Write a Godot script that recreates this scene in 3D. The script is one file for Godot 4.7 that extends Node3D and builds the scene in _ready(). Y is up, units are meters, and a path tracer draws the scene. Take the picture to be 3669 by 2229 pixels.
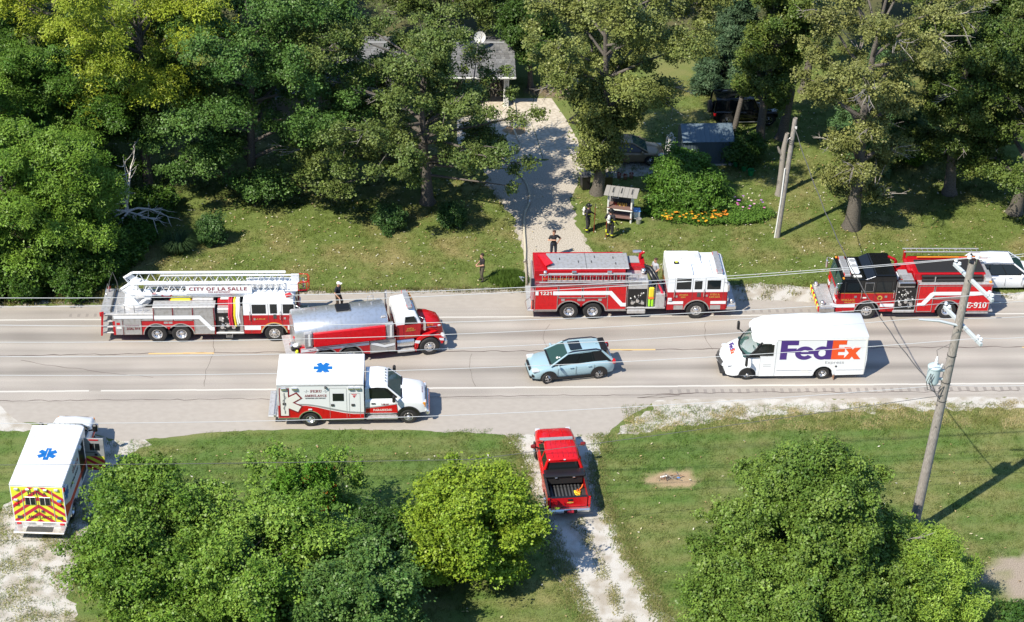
extends Node3D

var M := {}
var R := RandomNumberGenerator.new()
var NZ := FastNoiseLite.new()
var counts := {}
var wheel_cache := {}
var Z3 := Vector3.ZERO


# ---------------------------------------------------------------- mesh builder
class Mb:
	var v := PackedVector3Array()
	var n := PackedVector3Array()
	var c := PackedColorArray()
	var col := Color.WHITE
	var t := Transform3D()

	func put(p: Vector3, m: Vector3) -> void:
		v.append(t * p)
		n.append((t.basis * m).normalized())
		c.append(col)

	func tris(a: Vector3, b: Vector3, d: Vector3, na: Vector3, nb: Vector3, nd: Vector3) -> void:
		if (b - a).cross(d - a).dot(na + nb + nd) > 0.0:
			put(a, na); put(d, nd); put(b, nb)
		else:
			put(a, na); put(b, nb); put(d, nd)

	func tri(a: Vector3, b: Vector3, d: Vector3, out: Vector3) -> void:
		var m := (b - a).cross(d - a)
		if m.length_squared() < 1e-16:
			return
		m = m.normalized()
		if m.dot(out) < 0.0:
			m = -m
		tris(a, b, d, m, m, m)

	func quad(a: Vector3, b: Vector3, d: Vector3, e: Vector3, out: Vector3) -> void:
		tri(a, b, d, out)
		tri(a, d, e, out)

	func box(o: Vector3, s: Vector3, bev := 0.0) -> void:
		var h := s * 0.5
		bev = minf(bev, minf(h.x, minf(h.y, h.z)) * 0.8)
		for ax in 3:
			var u := (ax + 1) % 3
			var w := (ax + 2) % 3
			for sg in [-1.0, 1.0]:
				var q := []
				for k in [[-1, -1], [1, -1], [1, 1], [-1, 1]]:
					var p := Vector3()
					p[ax] = sg * h[ax]
					p[u] = k[0] * (h[u] - bev)
					p[w] = k[1] * (h[w] - bev)
					q.append(o + p)
				var out := Vector3()
				out[ax] = sg
				quad(q[0], q[1], q[2], q[3], out)
		if bev <= 0.0:
			return
		for ax in 3:
			var u := (ax + 1) % 3
			var w := (ax + 2) % 3
			for su in [-1.0, 1.0]:
				for sw in [-1.0, 1.0]:
					var q := []
					for k in [[-1, 0], [1, 0], [1, 1], [-1, 1]]:
						var p := Vector3()
						p[ax] = k[0] * (h[ax] - bev)
						p[u] = su * (h[u] - (bev if k[1] == 1 else 0.0))
						p[w] = sw * (h[w] - (0.0 if k[1] == 1 else bev))
						q.append(o + p)
					var out := Vector3()
					out[u] = su
					out[w] = sw
					quad(q[0], q[1], q[2], q[3], out)
		for sx in [-1.0, 1.0]:
			for sy in [-1.0, 1.0]:
				for sz in [-1.0, 1.0]:
					var d := Vector3(sx, sy, sz)
					tri(o + d * Vector3(h.x, h.y - bev, h.z - bev), o + d * Vector3(h.x - bev, h.y, h.z - bev), o + d * Vector3(h.x - bev, h.y - bev, h.z), d)

	func frame(dir: Vector3) -> Array:
		var d := dir.normalized()
		var s := d.cross(Vector3.UP if absf(d.y) < 0.9 else Vector3.RIGHT).normalized()
		return [s, d.cross(s).normalized()]

	func cyl(a: Vector3, b: Vector3, r0: float, r1: float, seg := 10, cap := true) -> void:
		var f := frame(b - a)
		var pa := []
		var pb := []
		var nn := []
		for i in seg:
			var q: Vector3 = f[0] * cos(TAU * i / seg) + f[1] * sin(TAU * i / seg)
			nn.append(q)
			pa.append(a + q * r0)
			pb.append(b + q * r1)
		for i in seg:
			var j := (i + 1) % seg
			tris(pa[i], pa[j], pb[j], nn[i], nn[j], nn[j])
			tris(pa[i], pb[j], pb[i], nn[i], nn[j], nn[i])
			if cap:
				tri(a, pa[i], pa[j], a - b)
				tri(b, pb[i], pb[j], b - a)

	func tube(p: Array, r, seg := 6) -> void:
		var rings := []
		var nrm := []
		for i in p.size():
			var d: Vector3 = p[mini(i + 1, p.size() - 1)] - p[maxi(i - 1, 0)]
			var f := frame(d)
			var rr: float = r[i] if r is Array else r
			var ring := []
			var ns := []
			for k in seg:
				var q: Vector3 = f[0] * cos(TAU * k / seg) + f[1] * sin(TAU * k / seg)
				ring.append(p[i] + q * rr)
				ns.append(q)
			if i > 0:
				var best := 0
				var bd := 1e9
				for k in seg:
					var dd: float = (ns[k] - nrm[i - 1][0]).length_squared()
					if dd < bd:
						bd = dd
						best = k
				var r2 := []
				var n2 := []
				for k in seg:
					r2.append(ring[(k + best) % seg])
					n2.append(ns[(k + best) % seg])
				ring = r2
				ns = n2
			rings.append(ring)
			nrm.append(ns)
		for i in p.size() - 1:
			for k in seg:
				var m := (k + 1) % seg
				tris(rings[i][k], rings[i][m], rings[i + 1][m], nrm[i][k], nrm[i][m], nrm[i + 1][m])
				tris(rings[i][k], rings[i + 1][m], rings[i + 1][k], nrm[i][k], nrm[i + 1][m], nrm[i + 1][k])

	func prism(poly: PackedVector2Array, z0: float, z1: float) -> void:
		var ix := Geometry2D.triangulate_polygon(poly)
		for k in range(0, ix.size(), 3):
			for z in [z0, z1]:
				tri(Vector3(poly[ix[k]].x, poly[ix[k]].y, z), Vector3(poly[ix[k + 1]].x, poly[ix[k + 1]].y, z), Vector3(poly[ix[k + 2]].x, poly[ix[k + 2]].y, z), Vector3(0, 0, z - (z0 + z1) * 0.5))
		var cw := -1.0 if Geometry2D.is_polygon_clockwise(poly) else 1.0
		for i in poly.size():
			var a := poly[i]
			var b := poly[(i + 1) % poly.size()]
			var e := b - a
			quad(Vector3(a.x, a.y, z0), Vector3(b.x, b.y, z0), Vector3(b.x, b.y, z1), Vector3(a.x, a.y, z1), Vector3(e.y, -e.x, 0) * cw)

	func sheet(poly: PackedVector2Array, y: float) -> void:
		var ix := Geometry2D.triangulate_polygon(poly)
		for k in range(0, ix.size(), 3):
			tri(Vector3(poly[ix[k]].x, y, poly[ix[k]].y), Vector3(poly[ix[k + 1]].x, y, poly[ix[k + 1]].y), Vector3(poly[ix[k + 2]].x, y, poly[ix[k + 2]].y), Vector3.UP)

	func lathe(o: Vector3, axis: Vector3, prof: Array, seg := 16) -> void:
		var d := axis.normalized()
		var f := frame(d)
		for i in prof.size() - 1:
			var a: Vector2 = prof[i]
			var b: Vector2 = prof[i + 1]
			var e := b - a
			var nr := Vector2(e.y, -e.x).normalized()
			for k in seg:
				var q0: Vector3 = f[0] * cos(TAU * k / seg) + f[1] * sin(TAU * k / seg)
				var q1: Vector3 = f[0] * cos(TAU * (k + 1) / seg) + f[1] * sin(TAU * (k + 1) / seg)
				var n0 := q0 * nr.x + d * nr.y
				var n1 := q1 * nr.x + d * nr.y
				var p0 := o + q0 * a.x + d * a.y
				var p1 := o + q1 * a.x + d * a.y
				var p2 := o + q1 * b.x + d * b.y
				var p3 := o + q0 * b.x + d * b.y
				if a.x > 1e-5:
					tris(p0, p1, p2, n0, n1, n1)
				if b.x > 1e-5:
					tris(p0, p2, p3, n0, n1, n0)

	func ball(o: Vector3, r: Vector3, seg := 10) -> void:
		var hs := maxi(4, seg / 2)
		for i in hs:
			for k in seg:
				var q := []
				for e in [[i, k], [i, k + 1], [i + 1, k + 1], [i + 1, k]]:
					var th: float = PI * e[0] / hs
					var ph: float = TAU * e[1] / seg
					q.append(Vector3(sin(th) * cos(ph), cos(th), sin(th) * sin(ph)))
				if i > 0:
					tris(o + q[0] * r, o + q[1] * r, o + q[2] * r, q[0] / r, q[1] / r, q[2] / r)
				if i < hs - 1:
					tris(o + q[0] * r, o + q[2] * r, o + q[3] * r, q[0] / r, q[2] / r, q[3] / r)

	# rings of equal point counts, smooth along and round; rings listed twice give a sharp crease
	func loft(rings: Array, closed := true, caps := true) -> void:
		var nr := rings.size()
		var m: int = rings[0].size()
		var mid := []
		for ring in rings:
			var s := Vector3()
			for p in ring:
				s += p
			mid.append(s / m)
		var fn := []
		for i in nr - 1:
			var row := []
			for k in (m if closed else m - 1):
				var j := (k + 1) % m
				var a: Vector3 = rings[i + 1][j] - rings[i][k]
				var b: Vector3 = rings[i + 1][k] - rings[i][j]
				var q := a.cross(b)
				if q.dot((rings[i][k] + rings[i + 1][j]) * 0.5 - (mid[i] + mid[i + 1]) * 0.5) < 0:
					q = -q
				row.append(q.normalized() if q.length() > 1e-9 else Vector3())
			fn.append(row)
		var vn := func(i: int, k: int, me: Vector3) -> Vector3:
			var s := Vector3()
			for di in [-1, 0]:
				for dk in [-1, 0]:
					var ii: int = i + di
					var kk: int = k + dk
					if closed:
						kk = (kk + m) % m
					if ii >= 0 and ii < nr - 1 and kk >= 0 and kk < fn[0].size():
						if fn[ii][kk].dot(me) > 0.6:
							s += fn[ii][kk]
			return s.normalized() if s.length() > 1e-6 else me
		for i in nr - 1:
			for k in fn[0].size():
				var j: int = (k + 1) % m
				var me: Vector3 = fn[i][k]
				if me == Vector3():
					continue
				var n0: Vector3 = vn.call(i, k, me)
				var n1: Vector3 = vn.call(i, j, me)
				var n2: Vector3 = vn.call(i + 1, j, me)
				var n3: Vector3 = vn.call(i + 1, k, me)
				tris(rings[i][k], rings[i][j], rings[i + 1][j], n0, n1, n2)
				tris(rings[i][k], rings[i + 1][j], rings[i + 1][k], n0, n2, n3)
		if caps:
			for e in [0, nr - 1]:
				var out: Vector3 = mid[e] - mid[1 if e == 0 else nr - 2]
				for k in m:
					tri(mid[e], rings[e][k], rings[e][(k + 1) % m], out)

	func mesh() -> ArrayMesh:
		var a := []
		a.resize(Mesh.ARRAY_MAX)
		a[Mesh.ARRAY_VERTEX] = v
		a[Mesh.ARRAY_NORMAL] = n
		a[Mesh.ARRAY_COLOR] = c
		var m := ArrayMesh.new()
		m.add_surface_from_arrays(Mesh.PRIMITIVE_TRIANGLES, a)
		return m


# ---------------------------------------------------------------- scene helpers
func lin(r: float, g: float, b: float) -> Color:
	return Color(r, g, b).linear_to_srgb()


func mat(key: String, c: Color, rough := 0.5, metal := 0.0, vc := false) -> StandardMaterial3D:
	var m := StandardMaterial3D.new()
	m.resource_name = key
	m.albedo_color = Color(c.r, c.g, c.b).linear_to_srgb()
	m.roughness = rough
	m.metallic = metal
	m.vertex_color_use_as_albedo = vc
	M[key] = m
	return m


func noise_tex(freq: float, ramp: Array, seed_: int, size := 512, octaves := 4, kind := FastNoiseLite.TYPE_SIMPLEX) -> NoiseTexture2D:
	var f := FastNoiseLite.new()
	f.noise_type = kind
	f.frequency = freq
	f.fractal_octaves = octaves
	f.seed = seed_
	var g := Gradient.new()
	g.offsets = PackedFloat32Array(ramp.map(func(e): return e[0]))
	g.colors = PackedColorArray(ramp.map(func(e): return Color(e[1], e[1], e[1]) if not e[1] is Color else e[1]))
	var t := NoiseTexture2D.new()
	t.width = size
	t.height = size
	t.seamless = true
	t.noise = f
	t.color_ramp = g
	return t


func tri_tex(m: StandardMaterial3D, t: Texture2D, scale: Vector3) -> void:
	m.albedo_texture = t
	m.uv1_triplanar = true
	m.uv1_world_triplanar = true
	m.uv1_scale = scale


func part(b: Mb, called: String, m, parent: Node = self) -> MeshInstance3D:
	var o := MeshInstance3D.new()
	o.name = called
	o.mesh = b.mesh()
	o.material_override = M[m] if m is String else m
	parent.add_child(o, true)
	return o


func numbered(called: String) -> String:
	counts[called] = counts.get(called, 0) + 1
	return called if counts[called] == 1 else "%s_%03d" % [called, counts[called] - 1]


func tag(o: Node, label: String, category: String, group := "", kind := "") -> void:
	if label: o.set_meta("label", label)
	if category: o.set_meta("category", category)
	if group: o.set_meta("group", group)
	if kind: o.set_meta("kind", kind)


func thing(called: String, label: String, category: String, at := Vector3.ZERO, turn := 0.0, group := "") -> Node3D:
	var o := Node3D.new()
	o.name = numbered(called)
	add_child(o)
	o.position = at
	o.rotation.y = deg_to_rad(turn)
	tag(o, label, category, group)
	return o


func bx(parent: Node, called: String, m, o: Vector3, s: Vector3, bev := 0.0) -> MeshInstance3D:
	var b := Mb.new()
	b.box(o, s, bev)
	return part(b, called, m, parent)


# a thin board on the side facing +z: x0..x1, y0..y1, its back at z
func pan(parent: Node, called: String, m, x0: float, x1: float, y0: float, y1: float, z: float, t := 0.012) -> MeshInstance3D:
	var b := Mb.new()
	b.box(Vector3((x0 + x1) / 2, (y0 + y1) / 2, z + t / 2), Vector3(absf(x1 - x0), absf(y1 - y0), t))
	return part(b, called, m, parent)


func pris(parent: Node, called: String, m, poly: Array, z0: float, z1: float) -> MeshInstance3D:
	var b := Mb.new()
	b.prism(PackedVector2Array(poly), z0, z1)
	return part(b, called, m, parent)


func rod(parent: Node, called: String, m, pts: Array, r, seg := 6) -> MeshInstance3D:
	var b := Mb.new()
	b.tube(pts, r, seg)
	return part(b, called, m, parent)


func V(x: float, y: float, z := 0.0) -> Vector3:
	return Vector3(x, y, z)


func P(x: float, y: float) -> Vector2:
	return Vector2(x, y)


func arc(x: float, y: float, r: float, a0: float, a1: float, n := 12) -> Array:
	var o := []
	for i in n + 1:
		var a := deg_to_rad(lerpf(a0, a1, float(i) / n))
		o.append(Vector2(x + r * cos(a), y + r * sin(a)))
	return o


# lettering: fills w x h centred at `at`, reading along +x and facing +z of the given basis
var text_cache := {}
func words(parent: Node, s: String, m, at: Vector3, w: float, h: float, face := "Droid Sans", weight := 700, basis_ := Basis(), called := "lettering") -> MeshInstance3D:
	var key := "%s|%s|%d|%.3f|%.3f" % [s, face, weight, w, h]
	if not text_cache.has(key):
		var f := SystemFont.new()
		f.font_names = PackedStringArray([face])
		f.font_weight = weight
		var tm := TextMesh.new()
		tm.text = s
		tm.font = f
		tm.font_size = 48
		tm.pixel_size = 0.02
		tm.depth = 0.02
		tm.curve_step = 3.0
		var a := tm.surface_get_arrays(0)
		var vs: PackedVector3Array = a[Mesh.ARRAY_VERTEX]
		var lo := Vector3(1e9, 1e9, 1e9)
		var hi := -lo
		for p in vs:
			lo = lo.min(p)
			hi = hi.max(p)
		var sz := hi - lo
		var k := Vector3(w / sz.x, h / sz.y, 0.008 / maxf(sz.z, 1e-4))
		for i in vs.size():
			vs[i] = (vs[i] - (lo + hi) * 0.5) * k
		a[Mesh.ARRAY_VERTEX] = vs
		var am := ArrayMesh.new()
		am.add_surface_from_arrays(Mesh.PRIMITIVE_TRIANGLES, a)
		text_cache[key] = am
	var o := MeshInstance3D.new()
	o.name = called
	o.mesh = text_cache[key]
	o.material_override = M[m] if m is String else m
	o.transform = Transform3D(basis_, at)
	parent.add_child(o, true)
	return o


func wheel(parent: Node, at: Vector3, r: float, w: float, style := "truck", side := 1.0, turn := 0.0) -> void:
	var key := "%s%.2f%.2f" % [style, r, w]
	if not wheel_cache.has(key):
		var b := Mb.new()
		var ri := r * (0.55 if style != "car" else 0.64)
		b.lathe(Z3, V(0, 0, 1), [P(ri * 0.9, -w), P(r * 0.9, -w), P(r, -w * 0.82), P(r, -w * 0.2), P(r * 0.94, -0.01), P(r * 0.8, 0.0), P(ri * 1.04, -0.015), P(ri, -0.05)], 24)
		var c := Mb.new()
		var lite := Color(0.75, 0.75, 0.76)
		var dark := Color(0.02, 0.02, 0.02)
		c.col = Color(0.05, 0.05, 0.05) if style == "car" else lite
		var dish := -0.02 if style != "dual" else -0.14
		c.lathe(Z3, V(0, 0, 1), [P(ri, -0.05), P(ri * 1.0, -0.012), P(ri * 0.9, -0.02), P(ri * 0.82, -0.07), P(ri * 0.45, dish - 0.03), P(ri * 0.4, dish + 0.05), P(ri * 0.26, dish + 0.08), P(0.0, dish + 0.085)], 20)
		if style == "car":
			c.col = lite
			for i in 5:
				var a := TAU * i / 5 + 0.3
				var d := V(cos(a), sin(a))
				var s := V(-sin(a), cos(a))
				for q in [-1.0, 1.0]:
					c.quad(d * ri * 0.25 + V(0, 0, 0.075), d * ri * 0.25 + s * 0.03 * q + V(0, 0, 0.075), d * ri * 0.95 + s * ri * 0.3 * q + V(0, 0, -0.008), d * ri * 0.95 + s * ri * 0.16 * q + V(0, 0, -0.008), V(0, 0, 1))
			c.lathe(Z3, V(0, 0, 1), [P(ri, -0.012), P(ri * 0.98, 0.0), P(ri * 0.92, -0.004), P(ri * 0.9, -0.02)], 20)
		else:
			c.col = dark
			for i in 8:
				var a := TAU * i / 8
				c.cyl(V(cos(a), sin(a)) * ri * 0.64 + V(0, 0, dish * 0.5 - 0.07), V(cos(a), sin(a)) * ri * 0.64 + V(0, 0, dish * 0.5 - 0.028), ri * 0.11, ri * 0.1, 6)
		wheel_cache[key] = [b.mesh(), c.mesh()]
	var o := MeshInstance3D.new()
	o.name = "wheel"
	o.mesh = wheel_cache[key][0]
	o.material_override = M.rubber
	o.position = at
	o.rotation.y = (0.0 if side > 0 else PI) + deg_to_rad(turn)
	parent.add_child(o, true)
	var q := MeshInstance3D.new()
	q.name = "rim"
	q.mesh = wheel_cache[key][1]
	q.material_override = M.rim
	o.add_child(q, true)


# quad panel laid on the bilinear patch a,b,c,d (a-b bottom, d-c top), u/v window, raised along out
func patch(parent: Node, called: String, m, a: Vector3, b: Vector3, c: Vector3, d: Vector3, u0: float, u1: float, v0: float, v1: float, out: Vector3, lift := 0.008) -> MeshInstance3D:
	var at := func(u: float, w: float) -> Vector3:
		return a.lerp(b, u).lerp(d.lerp(c, u), w)
	var p := [at.call(u0, v0), at.call(u1, v0), at.call(u1, v1), at.call(u0, v1)]
	var nn: Vector3 = (p[1] - p[0]).cross(p[3] - p[0]).normalized()
	if nn.dot(out) < 0:
		nn = -nn
	var q := Mb.new()
	q.quad(p[0] + nn * lift, p[1] + nn * lift, p[2] + nn * lift, p[3] + nn * lift, nn)
	for i in 4:
		var j := (i + 1) % 4
		q.quad(p[i], p[j], p[j] + nn * lift, p[i] + nn * lift, (p[i] + p[j]) * 0.5 - (p[0] + p[2]) * 0.5)
	return part(q, called, m, parent)


# ---------------------------------------------------------------- materials
func materials() -> void:
	mat("white", Color(0.76, 0.79, 0.82), 0.28)
	mat("red", Color(0.42, 0.008, 0.014), 0.22)
	mat("red_bright", Color(0.55, 0.008, 0.012), 0.2)
	mat("red_dark", Color(0.16, 0.006, 0.008), 0.4)
	mat("maroon", Color(0.2, 0.01, 0.02), 0.5)
	mat("black", Color(0.012, 0.012, 0.013), 0.35)
	mat("black_matt", Color(0.014, 0.014, 0.015), 0.75)
	mat("gloss_black", Color(0.008, 0.009, 0.01), 0.12)
	mat("rubber", Color(0.022, 0.022, 0.023), 0.8)
	mat("rim", Color(1, 1, 1), 0.22, 0.85, true)
	mat("chrome", Color(0.74, 0.74, 0.74), 0.25, 0.9)
	mat("steel", Color(0.62, 0.62, 0.63), 0.32, 0.9)
	mat("tank", Color(0.72, 0.74, 0.76), 0.3, 0.75)
	mat("alloy", Color(0.5, 0.5, 0.51), 0.45, 0.55)
	mat("tread", Color(0.6, 0.6, 0.61), 0.45, 0.55)
	mat("shutter", Color(0.4, 0.4, 0.4), 0.45, 0.3)
	mat("grey", Color(0.3, 0.31, 0.32), 0.5)
	mat("dark_grey", Color(0.06, 0.062, 0.065), 0.6)
	mat("gold", Color(0.55, 0.33, 0.06), 0.4)
	mat("yellow", Color(0.75, 0.6, 0.03), 0.5)
	mat("lime", Color(0.35, 0.72, 0.03), 0.5)
	mat("hivis", Color(0.72, 0.76, 0.05), 0.45)
	mat("orange", Color(0.75, 0.16, 0.02), 0.5)
	mat("orange_red", Color(0.78, 0.09, 0.02), 0.35)
	mat("purple", Color(0.065, 0.03, 0.2), 0.35)
	mat("blue", Color(0.008, 0.13, 0.42), 0.4)
	mat("navy", Color(0.012, 0.016, 0.035), 0.7)
	mat("cream", Color(0.62, 0.57, 0.42), 0.8)
	mat("coat_red", Color(0.5, 0.02, 0.05), 0.75)
	mat("coat_white", Color(0.75, 0.75, 0.72), 0.8)
	mat("lens_red", Color(0.5, 0.01, 0.015), 0.1)
	mat("lens_clear", Color(0.7, 0.72, 0.75), 0.08, 0.3)
	mat("lens_blue", Color(0.1, 0.3, 0.7), 0.1)
	mat("amber", Color(0.75, 0.28, 0.03), 0.15)
	mat("glass_dark", Color(0.012, 0.016, 0.018), 0.04)
	mat("glass_teal", Color(0.03, 0.07, 0.07), 0.04)
	var gl := mat("glass", Color(0.1, 0.2, 0.18), 0.03)
	gl.transparency = BaseMaterial3D.TRANSPARENCY_ALPHA
	gl.albedo_color.a = 0.4
	mat("paint_blue", Color(0.33, 0.48, 0.55), 0.2, 0.15)
	mat("paint_gold", Color(0.3, 0.23, 0.15), 0.25, 0.3)
	mat("flesh", Color(1, 1, 1), 0.6, 0.0, true)
	mat("cloth", Color(1, 1, 1), 0.85, 0.0, true)
	mat("seat", Color(0.35, 0.33, 0.3), 0.8)
	mat("shed_wall", Color(0.09, 0.125, 0.15), 0.55, 0.1)
	mat("shed_roof", Color(0.13, 0.18, 0.22), 0.45, 0.2)
	mat("siding", Color(0.3, 0.29, 0.27), 0.7)
	mat("trim", Color(0.72, 0.72, 0.7), 0.5)
	mat("pale_paint", Color(0.55, 0.54, 0.5), 0.7)
	mat("deck", Color(0.17, 0.1, 0.085), 0.75)
	mat("wire", Color(0.58, 0.59, 0.6), 0.35, 0.1)
	mat("wire_dark", Color(0.1, 0.1, 0.1), 0.6)
	mat("arm", Color(0.48, 0.53, 0.56), 0.5)
	mat("drum", Color(0.45, 0.55, 0.58), 0.4)
	mat("porcelain", Color(0.7, 0.74, 0.76), 0.15)
	mat("bucket", Color(0.01, 0.22, 0.07), 0.4)
	mat("hose", Color(0.5, 0.46, 0.36), 0.85)
	mat("bleached_sunlit", Color(0.55, 0.52, 0.48), 0.85)  # pale dead wood, lightened further to paint sunlight onto the shaded branches
	mat("rust", Color(0.22, 0.035, 0.02), 0.6)
	mat("clay", Color(0.3, 0.16, 0.1), 0.8)
	# panels carry a little road dust
	var grime := noise_tex(0.012, [[0.15, lin(0.8, 0.78, 0.74)], [0.5, lin(0.97, 0.965, 0.955)], [0.9, lin(1, 1, 1)]], 71, 512, 5)
	for k in ["red", "red_bright", "shutter", "tread", "alloy", "tank", "steel", "rubber", "dark_grey"]:
		tri_tex(M[k], grime, V(0.55, 0.35, 0.55))
	# surfaces with grain
	var m := mat("bark", Color(1, 1, 1), 0.95)
	tri_tex(m, noise_tex(0.05, [[0.25, lin(0.05, 0.042, 0.035)], [0.55, lin(0.13, 0.115, 0.1)], [0.8, lin(0.24, 0.22, 0.19)]], 3), V(1.6, 0.35, 1.6))
	m = mat("dead_wood", Color(1, 1, 1), 0.9)
	tri_tex(m, noise_tex(0.05, [[0.2, lin(0.2, 0.18, 0.16)], [0.8, lin(0.4, 0.37, 0.34)]], 4), V(1.5, 0.5, 1.5))
	m = mat("pole_wood", Color(1, 1, 1), 0.9)
	tri_tex(m, noise_tex(0.03, [[0.2, lin(0.17, 0.15, 0.135)], [0.5, lin(0.3, 0.275, 0.25)], [0.8, lin(0.42, 0.39, 0.355)]], 5), V(3.0, 0.18, 3.0))
	m = mat("gravel", Color(1, 1, 1), 0.95)
	tri_tex(m, noise_tex(0.06, [[0.1, lin(0.3, 0.285, 0.255)], [0.45, lin(0.47, 0.45, 0.415)], [0.8, lin(0.58, 0.56, 0.525)]], 6, 512, 5), V(0.9, 0.9, 0.9))
	m.detail_enabled = true
	m.detail_blend_mode = BaseMaterial3D.BLEND_MODE_MUL
	m.detail_uv_layer = BaseMaterial3D.DETAIL_UV_2
	m.uv2_triplanar = true
	m.uv2_world_triplanar = true
	m.uv2_scale = V(0.11, 0.11, 0.11)
	m.detail_albedo = noise_tex(0.012, [[0.2, lin(0.72, 0.67, 0.6)], [0.65, lin(1, 1, 1)]], 61)
	m = mat("gravel_tan", Color(1, 1, 1), 0.95)
	tri_tex(m, noise_tex(0.05, [[0.2, lin(0.27, 0.235, 0.19)], [0.5, lin(0.42, 0.38, 0.32)], [0.8, lin(0.52, 0.48, 0.42)]], 7, 512, 5), V(0.4, 0.4, 0.4))
	m = mat("concrete", Color(1, 1, 1), 0.9)
	tri_tex(m, noise_tex(0.02, [[0.2, lin(0.4, 0.35, 0.28)], [0.5, lin(0.48, 0.43, 0.35)], [0.8, lin(0.55, 0.5, 0.42)]], 8, 512, 5), V(0.25, 0.25, 0.25))
	m = mat("asphalt", Color(1, 1, 1), 0.88, 0.0, true)
	tri_tex(m, noise_tex(0.09, [[0.15, 0.8], [0.5, 0.93], [0.85, 1.0]], 9, 512, 3), V(0.55, 0.55, 0.55))
	m = mat("asphalt_apron", Color(0.9, 0.905, 0.91), 0.9)
	tri_tex(m, noise_tex(0.03, [[0.1, lin(0.375, 0.338, 0.297)], [0.9, lin(0.41, 0.371, 0.327)]], 10, 512, 5), V(0.1, 0.3, 0.16))
	mat("tar", Color(0.1, 0.075, 0.065), 0.85)
	mat("line_white", Color(0.54, 0.52, 0.48), 0.7)
	mat("line_yellow", Color(0.62, 0.42, 0.18), 0.7)
	mat("groove", Color(0.25, 0.225, 0.205), 0.95)
	m = mat("ground", Color(1, 1, 1), 0.98, 0.0, true)
	tri_tex(m, noise_tex(0.07, [[0.15, 0.62], [0.5, 0.86], [0.85, 1.0]], 11, 512, 5), V(0.5, 0.5, 0.5))
	m = mat("shingle", Color(1, 1, 1), 0.9, 0.0, true)
	m = mat("water_stain", Color(0.3, 0.2, 0.11), 0.6)
	for k in ["leaf", "grass", "needle"]:
		m = mat(k, Color(1, 1, 1), 0.42 if k == "leaf" else 0.6, 0.0, true)
		m.metallic_specular = 0.32
		m.backlight_enabled = true
		m.backlight = Color(0.5, 0.55, 0.25) if k != "needle" else Color(0.15, 0.2, 0.1)
	mat("petal", Color(1, 1, 1), 0.7, 0.0, true)


# ---------------------------------------------------------------- ground
func nz(x: float, z: float, f: float, o := 0.0) -> float:
	return NZ.get_noise_2d(x * f * 100.0 + o, z * f * 100.0 - o)


func blob(x: float, z: float, cx: float, cz: float, rx: float, rz: float, soft := 0.35) -> float:
	var d := sqrt(pow((x - cx) / rx, 2) + pow((z - cz) / rz, 2)) + nz(x, z, 0.6, 31.0) * 0.35
	return clampf((1.0 - d) / soft, 0.0, 1.0)


func lawn_colour(x: float, z: float) -> Color:
	var big := nz(x, z, 0.05)
	var mid := nz(x, z, 0.22, 50.0)
	var fine := nz(x, z, 1.1, 90.0)
	var green := Color(0.085, 0.135, 0.028)
	var dry := Color(0.25, 0.225, 0.1)
	var k: float
	if z > 3.0:
		green = Color(0.088, 0.158, 0.032)
		k = 0.2 + 0.22 * big + 0.25 * mid + 0.12 * fine
		k += 0.35 * clampf((7.6 - z) / 2.0, 0.0, 1.0) * (1.0 if x > 4.0 else 0.4)
		k += 0.12 * sin(z * 5.2 + 0.25 * x)
	else:
		green = Color(0.118, 0.172, 0.038)
		k = 0.12 + 0.35 * big + 0.42 * mid + 0.22 * fine
		k += 0.35 * exp(-pow((z + 10.5) / 1.6, 2)) * clampf(mid + 0.6, 0, 1)
		k -= 0.35 * clampf((z + 8.2) / 1.2, 0.0, 1.0)
	var c := green.lerp(dry, clampf(k, 0.0, 0.95))
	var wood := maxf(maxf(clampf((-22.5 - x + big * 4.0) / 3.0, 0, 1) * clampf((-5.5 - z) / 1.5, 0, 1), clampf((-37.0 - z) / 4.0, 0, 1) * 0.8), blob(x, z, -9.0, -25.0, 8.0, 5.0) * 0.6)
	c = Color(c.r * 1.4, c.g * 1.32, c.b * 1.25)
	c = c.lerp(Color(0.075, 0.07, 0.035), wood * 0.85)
	c = c.lerp(Color(0.5, 0.36, 0.22), blob(x, z, 7.1, 10.9, 1.3, 0.8, 0.3) * 0.95)
	c = c.lerp(Color(0.06, 0.045, 0.035), blob(x, z, 7.15, 10.95, 0.5, 0.28, 0.4) * 0.9)
	c = c.lerp(Color(0.44, 0.36, 0.29), blob(x, z, 23.6, 18.6, 3.6, 2.3, 0.4) * 0.95)
	c = c.lerp(Color(0.3, 0.22, 0.16), blob(x, z, 4.2, -31.0, 2.6, 1.3, 0.5) * 0.9)
	c = c.lerp(Color(0.3, 0.2, 0.13), blob(x, z, 6.6, -14.9, 1.0, 0.7, 0.8) * 0.6)
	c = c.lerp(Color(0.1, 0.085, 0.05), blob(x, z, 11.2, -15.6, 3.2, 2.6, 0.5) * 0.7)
	c = c.lerp(Color(0.4, 0.36, 0.28), blob(x, z, -22.6, 15.6, 2.6, 2.2, 1.2) * 0.75)
	c = c.lerp(Color(0.42, 0.39, 0.33), blob(x, z, -22.2, 19.0, 1.6, 3.2, 1.2) * 0.7)
	return c


func axis(lo: float, hi: float, step: float, far: Array) -> Array:
	var o := []
	for q in far:
		o.append(-q)
	o.reverse()
	o = o.filter(func(q): return q < lo)
	var x := lo
	while x <= hi:
		o.append(x)
		x += step
	for q in far:
		if q > hi:
			o.append(q)
	return o


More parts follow.
